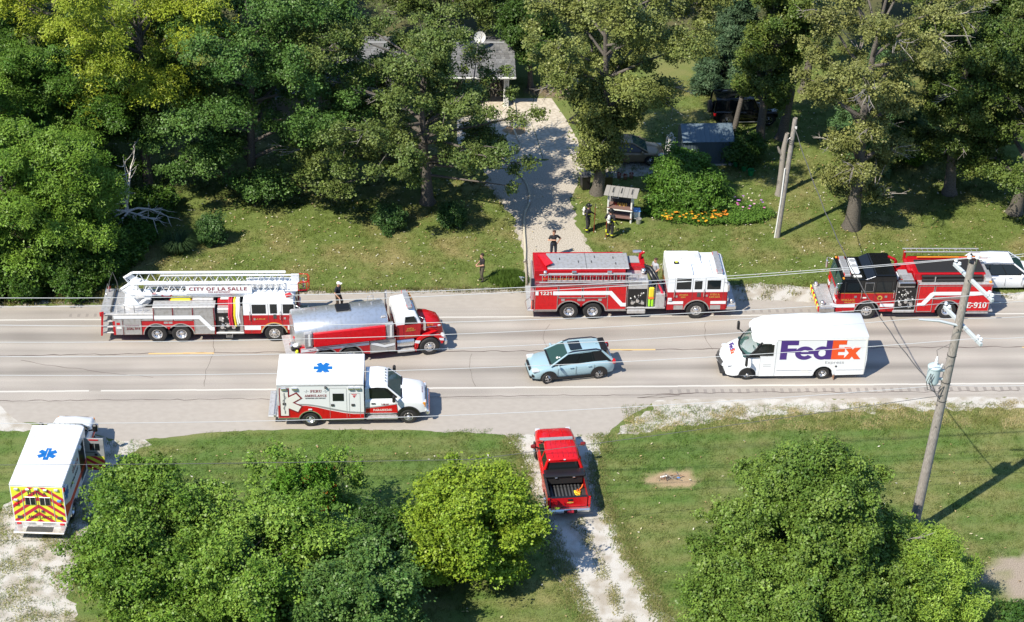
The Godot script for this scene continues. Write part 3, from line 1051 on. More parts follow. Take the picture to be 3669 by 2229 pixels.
	tree("pine_tree", "soft blue green white pine behind the sparse oak", "pine", 23.9, -22.6, 6.6, 2.9, 0.06, CONE, 4800, Color(0.05, 0.11, 0.06), Color(0.1, 0.17, 0.1), {"limbs": 22, "clump": 0.75, "squash": 0.4, "rise": 0.05, "spray": "needle", "sub": 3, "trunk": 0.16, "leader": 0.95, "size": 1.5})
	tree("birch_tree", "thin white trunked birch in the shade near the right edge", "birch", 30.7, -19.4, 9.5, 2.2, 0.55, ROUND, 1800, deep, mid_, {"limbs": 10, "trunk": 0.1, "bark": "trim"})
	# woodland at the back
	var k := 0
	for e in [[-40, -42, 15, 5.5], [-33, -38, 16, 5.5], [-27, -43, 17, 5.5], [-19.5, -37, 16, 5.2], [-13, -45, 16, 5.5], [3, -47, 14, 5.0], [9.5, -41, 15, 5.2], [14.5, -46, 15, 4.6], [22, -43, 14, 4.5], [28, -36, 15, 4.6], [34, -41, 15, 5.0], [36, -29, 14, 4.6], [41, -36, 15, 5.0], [31.5, -26, 12, 3.8], [46, -27, 14, 5]]:
		var where: String = ["far left corner", "left, behind the dark mass", "behind the yellow green tree", "behind the tall dark oak", "left of the house's back garden", "behind the house's right end", "behind the tan green oak", "left of the spruce", "behind the leaning oak", "behind the sparse oak", "upper right corner", "right edge, before the woods", "beyond the right edge", "behind the birch", "outside right"][k]
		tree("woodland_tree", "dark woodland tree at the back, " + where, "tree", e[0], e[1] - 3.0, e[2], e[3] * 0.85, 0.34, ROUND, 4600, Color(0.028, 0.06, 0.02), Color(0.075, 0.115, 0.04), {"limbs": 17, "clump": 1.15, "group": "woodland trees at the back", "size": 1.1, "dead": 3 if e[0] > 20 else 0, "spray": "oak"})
		k += 1
	# the thick growth on the left
	for e in [[-27.4, -8.0, 9.2, 3.0, "bright green walnut tree at the left edge by the road"], [-24.1, -8.3, 8.8, 1.9, "bright green walnut tree right of the one on the edge"], [-29.5, -15.5, 11.0, 4.2, "dark green walnut tree behind the edge thicket"], [-24.6, -17.4, 10.2, 3.6, "mid green walnut tree below the yellow green crown"], [-27.0, -24.5, 12.5, 4.4, "deep green tree under the top left corner"], [-33.0, -22.0, 14.0, 4.6, "large dark tree cut by the left edge"]]:
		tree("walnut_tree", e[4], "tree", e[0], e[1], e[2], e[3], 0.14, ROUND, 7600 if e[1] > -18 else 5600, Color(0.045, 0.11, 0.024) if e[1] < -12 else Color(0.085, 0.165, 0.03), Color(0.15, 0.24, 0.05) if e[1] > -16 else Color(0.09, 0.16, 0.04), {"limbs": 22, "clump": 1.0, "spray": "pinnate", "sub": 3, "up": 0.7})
	k = 0
	for e in [[-28.6, -6.9, 2.2, 1.7], [-26.2, -6.7, 2.0, 1.6], [-24.0, -6.8, 2.3, 1.6], [-22.9, -7.8, 1.8, 1.2], [-29.5, -9.0, 2.4, 1.5], [-22.2, -9.6, 1.2, 1.2], [-21.6, -11.3, 1.1, 1.2], [-20.8, -14.6, 1.2, 1.2], [-23.2, -9.0, 2.2, 1.6], [-24.4, -14.4, 2.2, 1.4]]:
		var where: String = ["first from the left edge", "second from the left edge", "third from the left edge", "nearest the ladder truck's rear", "just behind the leftmost roadside bush", "low at the mown lawn's corner", "low under the dead tree", "right of the dead tree's foot", "behind the roadside bushes", "behind the dead tree"][k]
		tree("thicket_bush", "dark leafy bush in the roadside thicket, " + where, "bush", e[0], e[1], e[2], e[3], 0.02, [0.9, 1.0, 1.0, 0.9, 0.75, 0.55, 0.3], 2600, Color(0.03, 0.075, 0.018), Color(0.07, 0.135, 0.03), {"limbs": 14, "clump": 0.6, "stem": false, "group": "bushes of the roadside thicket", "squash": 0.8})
		k += 1
	bare_tree(-21.6, -12.4)
	# lawn shrubs
	for e in [[-16.7, -11.3, 1.6, 0.5, "small upright shrub alone on the left lawn"], [-6.5, -12.9, 1.3, 0.62, "round dark shrub in front of the open oak's trunk"], [-3.0, -13.4, 1.2, 0.5, "round dark shrub right of the open oak's trunk"]]:
		tree("lawn_shrub", e[4], "shrub", e[0], e[1], e[2], e[3], 0.02, [0.85, 1.0, 1.0, 0.95, 0.85, 0.65, 0.35], 1100, Color(0.03, 0.075, 0.03), Color(0.07, 0.13, 0.055), {"limbs": 14, "clump": 0.34, "stem": false, "spray": "small", "squash": 0.9})
	tree("flowering_bush", "big bright green bush in front of the blue shed", "bush", 11.3, -15.9, 2.4, 1.75, 0.02, [0.9, 1.0, 0.95, 0.85, 0.72, 0.5, 0.25], 4600, Color(0.05, 0.12, 0.024), Color(0.1, 0.195, 0.05), {"limbs": 30, "clump": 0.62, "stem": false, "spray": "leafy", "squash": 0.8, "sub": 3})
	tree("garden_bush", "leafy garden bush between the gold sedan and the shed", "bush", 11.4, -19.7, 1.3, 0.7, 0.02, COLUMN, 1400, Color(0.045, 0.12, 0.02), Color(0.09, 0.19, 0.04), {"limbs": 14, "clump": 0.45, "stem": false})
	tree("garden_bush", "dark garden bush along the shed's right end", "bush", 15.2, -21.3, 1.6, 1.3, 0.02, ROUND, 1300, Color(0.03, 0.07, 0.02), Color(0.06, 0.11, 0.035), {"limbs": 12, "clump": 0.5, "stem": false})
	tree("arborvitae", "small bright yellow green arborvitae under the pine", "shrub", 26.0, -20.6, 2.0, 0.55, 0.02, [0.9, 1.0, 1.0, 0.9, 0.75, 0.5, 0.2], 900, Color(0.07, 0.15, 0.02), Color(0.12, 0.21, 0.03), {"limbs": 16, "clump": 0.25, "stem": false, "spray": "scale", "squash": 1.2})
	var grassy := thing("ornamental_grass", "arching clump of tall dark ornamental grass in the shade", "grass", V(-18.5, 0, -10.2))
	var gb := Mb.new()
	R.seed = 31
	for i in 260:
		var a := R.randf() * TAU
		var L := R.randf_range(0.8, 1.5)
		var d := V(cos(a), 0, sin(a))
		var s := V(-sin(a), 0, cos(a)) * 0.02
		var o := d * R.randf_range(0, 0.3)
		var p1 := o + d * L * 0.35 + V(0, L * 0.75, 0)
		var p2 := o + d * L * 0.85 + V(0, L * 0.62, 0)
		gb.col = Color(0.035, 0.065, 0.025) * R.randf_range(0.8, 1.4)
		gb.quad(o - s, o + s, p1 + s, p1 - s, V(0, 1, 0) - d)
		gb.tri(p1 - s, p1 + s, p2, Vector3.UP)
	part(gb, "blade_clump", "grass", grassy).set_meta("kind", "stuff")
	# foreground
	tree("yellow_green_tree", "rounded yellow green tree left of the red pickup", "tree", -2.6, 17.9, 5.5, 2.15, 0.1, [0.6, 0.9, 1.0, 1.0, 0.9, 0.75, 0.45], 9000, Color(0.105, 0.19, 0.025), Color(0.215, 0.3, 0.045), {"limbs": 26, "clump": 0.66, "sub": 4, "trunk": 0.13, "spray": "leafy", "dead": 0})
	tree("elm_tree", "leafy green tree at bottom left beside the striped ambulance", "tree", -16.0, 19.8, 7.1, 2.6, 0.04, ROUND, 8500, Color(0.055, 0.125, 0.022), Color(0.145, 0.235, 0.055), {"limbs": 26, "clump": 0.8, "sub": 4, "trunk": 0.13, "spray": "leafy"})
	tree("elm_tree", "broad green tree at the bottom, right of the leafy corner tree", "tree", -11.9, 21.2, 6.2, 3.1, 0.04, ROUND, 10500, Color(0.07, 0.15, 0.025), Color(0.18, 0.28, 0.07), {"limbs": 28, "clump": 0.8, "sub": 4, "trunk": 0.13, "spray": "leafy"})
	tree("elm_tree", "shaded dark green tree left of the yellow green tree", "tree", -8.4, 20.6, 4.6, 1.9, 0.04, ROUND, 5500, Color(0.045, 0.11, 0.03), Color(0.11, 0.19, 0.06), {"limbs": 22, "clump": 0.7, "sub": 3, "trunk": 0.11, "spray": "leafy"})
	tree("elm_tree", "blue green tree low at the bottom edge, under the yellow green tree's left side", "tree", -7.4, 22.8, 5.4, 2.2, 0.04, ROUND, 6000, Color(0.045, 0.11, 0.035), Color(0.11, 0.19, 0.07), {"limbs": 22, "clump": 0.7, "sub": 3, "trunk": 0.11, "spray": "leafy"})
	tree("elm_tree", "leafy green tree low at the bottom edge before the pointed tree", "tree", 10.6, 23.0, 4.6, 3.1, 0.03, ROUND, 8500, Color(0.065, 0.125, 0.028), Color(0.16, 0.24, 0.065), {"limbs": 26, "clump": 0.7, "sub": 4, "trunk": 0.11, "spray": "small", "size": 1.3})
	tree("sapling", "thin sapling tips standing above the pair of arborvitae", "sapling", -11.2, 14.6, 4.6, 1.2, 0.25, COLUMN, 420, Color(0.08, 0.17, 0.03), Color(0.17, 0.27, 0.07), {"limbs": 14, "clump": 0.4, "trunk": 0.03, "squash": 1.1})
	tree("sapling", "thin sapling right of the pair of arborvitae", "sapling", -8.4, 14.0, 4.2, 0.8, 0.35, COLUMN, 240, Color(0.08, 0.17, 0.03), Color(0.17, 0.27, 0.07), {"limbs": 10, "clump": 0.36, "trunk": 0.03, "squash": 1.1})
	tree("arborvitae", "left arborvitae of the clipped pair above the bottom trees", "shrub", -10.6, 16.0, 4.4, 0.62, 0.02, COLUMN, 3600, Color(0.06, 0.16, 0.025), Color(0.115, 0.24, 0.04), {"limbs": 30, "clump": 0.3, "stem": false, "spray": "scale", "squash": 1.3})
	tree("arborvitae", "right arborvitae of the pair with a brown patch", "shrub", -9.4, 15.6, 4.7, 0.62, 0.02, COLUMN, 3600, Color(0.06, 0.16, 0.025), Color(0.115, 0.24, 0.04), {"limbs": 30, "clump": 0.3, "stem": false, "spray": "scale", "squash": 1.3, "tipk": 0.03, "tips": Color(0.2, 0.07, 0.02)})
	tree("elm_tree", "tall pointed green tree at bottom right before the utility pole", "tree", 11.7, 20.4, 8.8, 3.8, 0.03, [1.0, 1.0, 0.98, 0.8, 0.55, 0.28, 0.06], 15500, Color(0.062, 0.12, 0.028), Color(0.145, 0.215, 0.06), {"limbs": 38, "clump": 0.78, "sub": 4, "trunk": 0.14, "spray": "small", "size": 1.35, "dead": 2})
	tree("light_green_bush", "light green bush hiding the foot of the utility pole", "bush", 16.5, 20.8, 4.1, 2.25, 0.03, [0.9, 1.0, 0.95, 0.85, 0.7, 0.5, 0.2], 8200, Color(0.12, 0.2, 0.035), Color(0.23, 0.33, 0.08), {"limbs": 28, "clump": 0.65, "stem": false, "spray": "pinnate", "sub": 3, "size": 0.85})
	tree("dark_bush", "low dark bush in the bottom right corner", "bush", 21.2, 23.0, 1.2, 1.2, 0.02, ROUND, 2200, Color(0.025, 0.07, 0.02), Color(0.06, 0.12, 0.035), {"limbs": 16, "clump": 0.5, "stem": false, "dead": 6})
	tree("dark_bush", "shaded undergrowth bush between the bottom trees", "bush", -6.3, 17.6, 3.0, 1.7, 0.02, ROUND, 2600, Color(0.025, 0.065, 0.02), Color(0.05, 0.1, 0.03), {"limbs": 16, "clump": 0.6, "stem": false})
	tree("dark_bush", "low weeds and brush at the left foot of the pointed tree", "bush", 9.2, 18.4, 1.8, 1.3, 0.02, ROUND, 1800, Color(0.06, 0.13, 0.02), Color(0.11, 0.2, 0.04), {"limbs": 16, "clump": 0.45, "stem": false, "spray": "small"})


# ---------------------------------------------------------------- grass and litter
func tuft(n_: int, h: float, sp: float, s_: int) -> ArrayMesh:
	var b := Mb.new()
	R.seed = s_
	for i in n_:
		var a := R.randf() * TAU
		var o := V(R.randf_range(-sp, sp), 0, R.randf_range(-sp, sp))
		var d := V(cos(a), 0, sin(a))
		var L := h * R.randf_range(0.6, 1.3)
		var s := V(-sin(a), 0, cos(a)) * 0.011
		b.col = Color.WHITE * R.randf_range(0.75, 1.2)
		var nn := (V(0, 1, 0) + d * 0.2).normalized()
		b.tris(o - s, o + s, o + d * L * 0.6 + V(0, L, 0), nn, nn, nn)
	return b.mesh()


func on_hard(x: float, z: float) -> bool:
	if z > -4.7 and z < 4.4:
		return true
	if z >= 4.4 and z < 7.6:
		if x < -24.6: return z < 6.7
		if x < -15.5: return true
		if x < 5.4: return z < 6.95 + 0.12 * sin(x) + (0.5 if x > -1 and x < 4.6 else 0.0)
		return z < 4.6
	if z <= -4.7 and z > -6.5:
		if x < -12.0: return z > -5.2 - 0.06 * (x + 22.0)
		if x < 7.0: return z > -6.2
		if x < 17.3: return z > -6.3
		return z > -5.4
	if z > 7.0:
		var c := 1.9 + maxf(0.0, z - 12.0) * 0.24
		return absf(x - c) < (1.7 if z > 9.0 else 2.3)
	if z < -6.3 and z > -21.5:
		var t := (z + 6.3) / -15.2
		return x > lerpf(1.2, -1.4, t * t) and x < lerpf(5.6, 4.7, minf(1.0, t * 3.0))
	if z <= -21.5 and z > -30.0:
		return x > -2.5 and x < 5.4
	return false


func grasses() -> void:
	var short := tuft(9, 0.075, 0.13, 5)
	var xf := []
	var ti := []
	R.seed = 77
	var drop := func(x: float, z: float, h: float, c: Color) -> void:
		xf.append(Transform3D(Basis(Vector3.UP, R.randf() * TAU) * Basis.from_scale(V(1, h, 1) * R.randf_range(0.8, 1.25)), V(x, 0.0, z)))
		var b := R.randf_range(0.8, 1.25)
		ti.append(Color(c.r * b, c.g * b, c.b * b))
	for i in 80000:
		var x := R.randf_range(-31.0, 33.0)
		var z := R.randf_range(-33.0, -4.6)
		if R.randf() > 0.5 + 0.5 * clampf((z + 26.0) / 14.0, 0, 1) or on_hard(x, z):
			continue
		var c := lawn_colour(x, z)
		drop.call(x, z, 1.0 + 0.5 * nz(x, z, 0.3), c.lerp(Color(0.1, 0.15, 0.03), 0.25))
	for i in 40000:
		var x := R.randf_range(-26.0, 25.0)
		var z := R.randf_range(5.0, 23.5)
		if on_hard(x, z) or (x < -19.0 and R.randf() < 0.6) or blob(x, z, 7.1, 10.9, 1.3, 0.8, 0.3) > 0.3 or blob(x, z, 23.6, 18.6, 3.6, 2.3, 0.4) > 0.3:
			continue
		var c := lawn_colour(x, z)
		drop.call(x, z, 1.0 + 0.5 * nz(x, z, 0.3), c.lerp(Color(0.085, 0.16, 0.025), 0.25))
	var o: Node3D = scatter(self, "lawn_grass", short, "grass", xf, ti)
	tag(o, "short mown lawn grass on both sides of the road", "grass", "", "stuff")
	# weeds that creep over the gravel edges
	xf = []
	ti = []
	var weed := func(x: float, z: float, c: Color, h := 1.4) -> void:
		xf.append(Transform3D(Basis(Vector3.UP, R.randf() * TAU) * Basis.from_scale(V(1, h, 1) * R.randf_range(0.7, 1.3)), V(x, 0.004, z)))
		var b := R.randf_range(0.75, 1.3)
		ti.append(Color(c.r * b, c.g * b, c.b * b))
	for i in 5200:
		var x := R.randf_range(5.5, 27.0)
		var z := R.randf_range(4.6, 7.2)
		var k := nz(x * 0.5, z, 0.9, 3.0) + 0.9 * (z - 5.6) + 0.04 * (x - 14.0) * (1.0 if z > 5.0 else 0.4)
		if k > 0.16:
			weed.call(x, z, Color(0.46, 0.38, 0.19).lerp(Color(0.2, 0.24, 0.06), clampf(nz(x, z, 0.5, 9.0) + 0.35 * (z - 5.4), 0, 1)), 0.7)
	for i in 5200:
		var x := R.randf_range(-25.0, -19.0)
		var z := R.randf_range(12.0, 23.0)
		if nz(x, z, 0.5, 23.0) > 0.02:
			weed.call(x, z, Color(0.33, 0.29, 0.13).lerp(Color(0.16, 0.2, 0.05), R.randf()), 0.8)
	for i in 5000:
		var z := R.randf_range(12.5, 23.0)
		var c := 1.9 + maxf(0.0, z - 12.0) * 0.24
		var x := c + R.randf_range(-1.9, 1.9)
		var s := absf(absf(x - c) - 0.75)
		if s > 0.45 and nz(x, z, 0.7, 15.0) > -0.15 + (0.25 if z < 15.5 else 0.0):
			weed.call(x, z, Color(0.18, 0.21, 0.06).lerp(Color(0.36, 0.31, 0.15), R.randf()), 0.9)
	for i in 5200:
		var z := R.randf_range(7.4, 23.0)
		var c := 1.9 + maxf(0.0, z - 12.0) * 0.24
		var sd := 1.0 if i % 2 else -1.0
		var x := c + sd * (1.75 + (0.5 if z < 9.0 else 0.0) + R.randfn() * 0.28)
		weed.call(x, z, Color(0.13, 0.2, 0.045).lerp(Color(0.34, 0.29, 0.13), R.randf() * 0.8), 0.8)
	for i in 2600:
		var x := R.randf_range(-28.0, 1.0)
		var z := R.randf_range(-6.3, -4.8)
		if not on_hard(x, z - 0.35):
			weed.call(x, z, Color(0.14, 0.17, 0.045).lerp(Color(0.27, 0.22, 0.1), R.randf()), 1.8)
	for i in 1500:
		var x := R.randf_range(12.5, 31.0)
		var z := R.randf_range(-6.6, -4.9)
		if nz(x, z, 0.8, 29.0) > 0.12 or z < -6.1:
			weed.call(x, z, Color(0.18, 0.2, 0.06).lerp(Color(0.3, 0.26, 0.12), R.randf()), 1.3)
	for i in 1500:
		var a := R.randf() * TAU
		var rr := sqrt(R.randf())
		weed.call(0.15 + cos(a) * rr * 1.0, -7.1 + sin(a) * rr * 0.9, Color(0.11, 0.19, 0.03), 2.6)
	o = scatter(self, "roadside_weeds", tuft(9, 0.1, 0.14, 6), "grass", xf, ti)
	tag(o, "dry weeds and tufts creeping over the gravel edges", "weeds", "", "stuff")
	# pale fallen leaves
	var lb := Mb.new()
	R.seed = 8
	for i in 3600:
		var x := R.randf_range(-24.0, 31.0)
		var z := R.randf_range(-28.0, -6.4)
		if i % 9 == 0:
			x = R.randf_range(-18.0, 22.0)
			z = R.randf_range(8.0, 22.0)
		if on_hard(x, z) and R.randf() < 0.85:
			continue
		lb.col = [Color(0.5, 0.45, 0.28), Color(0.38, 0.3, 0.14), Color(0.55, 0.53, 0.42), Color(0.3, 0.2, 0.09)][R.randi() % 4]
		var a := R.randf() * TAU
		var d := V(cos(a), R.randf_range(-0.3, 0.5), sin(a)) * R.randf_range(0.05, 0.09)
		var s := V(-sin(a), R.randf_range(-0.2, 0.2), cos(a)) * R.randf_range(0.03, 0.05)
		var p := V(x, 0.075, z)
		lb.quad(p - d, p + s, p + d, p - s, Vector3.UP)
	o = part(lb, "fallen_leaves", "petal")
	tag(o, "pale fallen leaves scattered over the lawns", "leaves", "", "stuff")
	# the flower bed
	xf = []
	ti = []
	R.seed = 12
	for i in 1500:
		var a := R.randf() * TAU
		var rr := sqrt(R.randf())
		var x := 12.3 + cos(a) * rr * 3.9
		var z := -14.4 + sin(a) * rr * 1.35 + 0.06 * (x - 12.0)
		var s := R.randf_range(0.6, 1.1)
		xf.append(Transform3D(Basis(Vector3.UP, R.randf() * TAU) * Basis.from_scale(Vector3.ONE * s), V(x, R.randf_range(0.1, 0.45), z)))
		var c := Color(0.075, 0.16, 0.025).lerp(Color(0.13, 0.24, 0.04), R.randf())
		ti.append(c)
	o = scatter(self, "flower_bed", leaf_spray("small"), "leaf", xf, ti)
	tag(o, "low green planting of the flower bed round the big bush", "flower bed", "", "stuff")
	var fb := Mb.new()
	for i in 90:
		var g := R.randf()
		var x := 0.0
		var z := 0.0
		if g < 0.6:
			x = R.randf_range(9.4, 12.6)
			z = -13.4 + R.randf_range(-0.5, 0.5)
			fb.col = [Color(0.75, 0.42, 0.02), Color(0.7, 0.28, 0.02)][R.randi() % 2]
		elif g < 0.8:
			x = 13.0 + R.randfn() * 0.3
			z = -13.6 + R.randfn() * 0.2
			fb.col = Color(0.75, 0.25, 0.02)
		else:
			x = R.randf_range(12.5, 15.9)
			z = R.randf_range(-15.8, -14.2)
			fb.col = [Color(0.6, 0.15, 0.4), Color(0.45, 0.2, 0.6), Color(0.7, 0.4, 0.55)][R.randi() % 3]
		var p := V(x, R.randf_range(0.35, 0.6), z)
		for q in 5:
			var a := TAU * q / 5
			fb.tri(p, p + V(cos(a), 0.3, sin(a)) * 0.085, p + V(cos(a + 1.0), 0.3, sin(a + 1.0)) * 0.085, Vector3.UP)
	o = part(fb, "flowers", "petal")
	tag(o, "orange and pink flowers along the front of the bed", "flowers", "", "stuff")


# ---------------------------------------------------------------- fire engines and ambulances
# side outline of a body with wheel arches cut from its lower edge
func arched(x0: float, x1: float, y0: float, y1: float, arches: Array, r: float, yc: float) -> Array:
	var o := [P(x0, y1), P(x0, y0)]
	var a0 := rad_to_deg(asin(clampf((y0 - yc) / r, -1, 1)))
	for ax in arches:
		o.append_array(arc(ax, yc, r, 180.0 - a0, a0, 14))
	o.append(P(x1, y0))
	o.append(P(x1, y1))
	return o


func arch_trim(t: Node, m: String, x: float, y: float, r: float, z: float, w := 0.045, a0 := 172.0, a1 := 8.0) -> void:
	var o := arc(x, y, r + w, a0, a1, 16)
	var q := arc(x, y, r, a0, a1, 16)
	q.reverse()
	o.append_array(q)
	pris(t, "arch_trim", m, o, z - 0.05, z + 0.025)


func side_stripe(t: Node, m: String, pts: Array, z: float, called := "stripe") -> void:
	pris(t, called, m, pts, z, z + 0.006)


func framed_door(t: Node, x0: float, x1: float, y0: float, y1: float, z: float, m: String, slats := 0) -> void:
	var d := pan(t, "compartment_door", m, x0, x1, y0, y1, z, 0.018)
	var b := Mb.new()
	var w := 0.028
	for e in [[x0, x0 + w, y0, y1], [x1 - w, x1, y0, y1], [x0 + w, x1 - w, y1 - w, y1], [x0 + w, x1 - w, y0, y0 + w * 1.6]]:
		b.box(V((e[0] + e[1]) / 2, (e[2] + e[3]) / 2, z + 0.02), V(e[1] - e[0], e[3] - e[2], 0.034))
	part(b, "door_frame", "steel", d)
	if slats > 0:
		var s := Mb.new()
		for i in slats:
			var y := lerpf(y0 + 0.06, y1 - 0.04, (i + 0.5) / slats)
			s.box(V((x0 + x1) / 2, y, z + 0.018), V(x1 - x0 - 2 * w, (y1 - y0) / slats * 0.55, 0.006))
		part(s, "shutter_rib", m, d).set_meta("kind", "stuff")


func cab_window(t: Node, x0: float, x1: float, y0: float, y1: float, z: float, frame := "black") -> void:
	var f := Mb.new()
	f.box(V((x0 + x1) / 2, (y0 + y1) / 2, z + 0.004), V(x1 - x0 + 0.05, y1 - y0 + 0.05, 0.012), 0.005)
	var o := part(f, "window", frame, t)
	pan(o, "pane", "glass_dark", x0, x1, y0, y1, z + 0.009, 0.006)


func grab_rail(t: Node, x: float, y0: float, y1: float, z: float) -> void:
	rod(t, "grab_rail", "chrome", [V(x, y0, z), V(x, y0 + 0.02, z + 0.07), V(x, y1 - 0.02, z + 0.07), V(x, y1, z)], 0.02, 6)


func gauges(t: Node, x0: float, x1: float, y0: float, y1: float, z: float, seed_: int, dense := 1.0) -> void:
	R.seed = seed_
	var n := int(16 * dense)
	for i in n:
		var x := R.randf_range(x0 + 0.08, x1 - 0.08)
		var y := R.randf_range(y0 + 0.08, y1 - 0.06)
		var b := Mb.new()
		var r := R.randf_range(0.025, 0.06)
		b.cyl(V(x, y, z), V(x, y, z + 0.03), r, r, 8)
		b.cyl(V(x, y, z + 0.03), V(x, y, z + 0.035), r * 0.7, r * 0.7, 8)
		part(b, "gauge", "chrome" if i % 3 else "coat_white", t)
	for i in 3:
		var x := lerpf(x0 + 0.2, x1 - 0.2, i / 2.0)
		var y := y0 + (y1 - y0) * (0.3 if i != 1 else 0.42)
		var b := Mb.new()
		b.cyl(V(x, y, z), V(x, y - 0.02, z + 0.14), 0.075, 0.085, 10)
		b.cyl(V(x, y - 0.02, z + 0.14), V(x, y - 0.02, z + 0.15), 0.1, 0.1, 10)
		part(b, "discharge_port", "chrome", t)


func light_bar(t: Node, at: Vector3, size: Vector3, m := "lens_clear") -> void:
	var b := Mb.new()
	b.box(at, size, 0.03)
	var o := part(b, "light_bar", "alloy", t)
	var along_z := size.z > size.x
	for i in 6:
		var k := (i + 0.5) / 6.0 - 0.5
		var p := at + (V(0, 0.01, size.z * k) if along_z else V(size.x * k, 0.01, 0))
		var s := V(size.x * 1.03, size.y * 0.7, size.z / 7.0) if along_z else V(size.x / 7.0, size.y * 0.7, size.z * 1.03)
		bx(o, "lens", m if i % 5 else "lens_red", p, s, 0.01)


func truss(t: Node, called: String, m, a: Vector3, b: Vector3, h: float, n: int, r: float, chord: float) -> void:
	# one ladder side: two chords and zigzag lattice
	var up := V(0, h, 0)
	var bt := Mb.new()
	bt.tube([a, b], chord, 4)
	part(bt, called, m, t)
	bt = Mb.new()
	bt.tube([a + up, b + up], chord, 4)
	part(bt, called, m, t)
	var lt := Mb.new()
	for i in n:
		var p := a.lerp(b, float(i) / n)
		var q := a.lerp(b, (i + 0.5) / n) + up
		var e := a.lerp(b, float(i + 1) / n)
		lt.tube([p, q], r, 4)
		lt.tube([q, e], r, 4)
	part(lt, "lattice", m, t).set_meta("kind", "stuff")


func ladder(t: Node, called: String, m, a: Vector3, b: Vector3, across: Vector3, n: int, rail := V(0.03, 0.07, 0.03)) -> void:
	var o := Node3D.new()
	o.name = called
	t.add_child(o, true)
	for s in [0.0, 1.0]:
		rod(o, "ladder_rail", m, [a + across * s, b + across * s], rail.y * 0.6, 4)
	var r := Mb.new()
	for i in n:
		var p := a.lerp(b, (i + 0.5) / n)
		r.tube([p, p + across], 0.018, 4)
	part(r, "rung", m, o).set_meta("kind", "stuff")


func star(t: Node, m, at: Vector3, r: float, basis_: Basis, called := "star_of_life", thick := 0.006) -> void:
	var u := PackedVector2Array()
	for i in 3:
		var a := PI / 3 * i + PI / 2
		var d := P(cos(a), sin(a)) * r
		var s := P(-sin(a), cos(a)) * r * 0.28
		var bar := PackedVector2Array([d + s, -d + s, -d - s, d - s])
		if i == 0:
			u = bar
		else:
			var res := Geometry2D.merge_polygons(u, bar)
			u = res[0]
			for q in res:
				if q.size() > u.size(): u = q
	var b := Mb.new()
	b.t = Transform3D(basis_, at)
	b.prism(u, 0.0, thick)
	part(b, called, m, t)


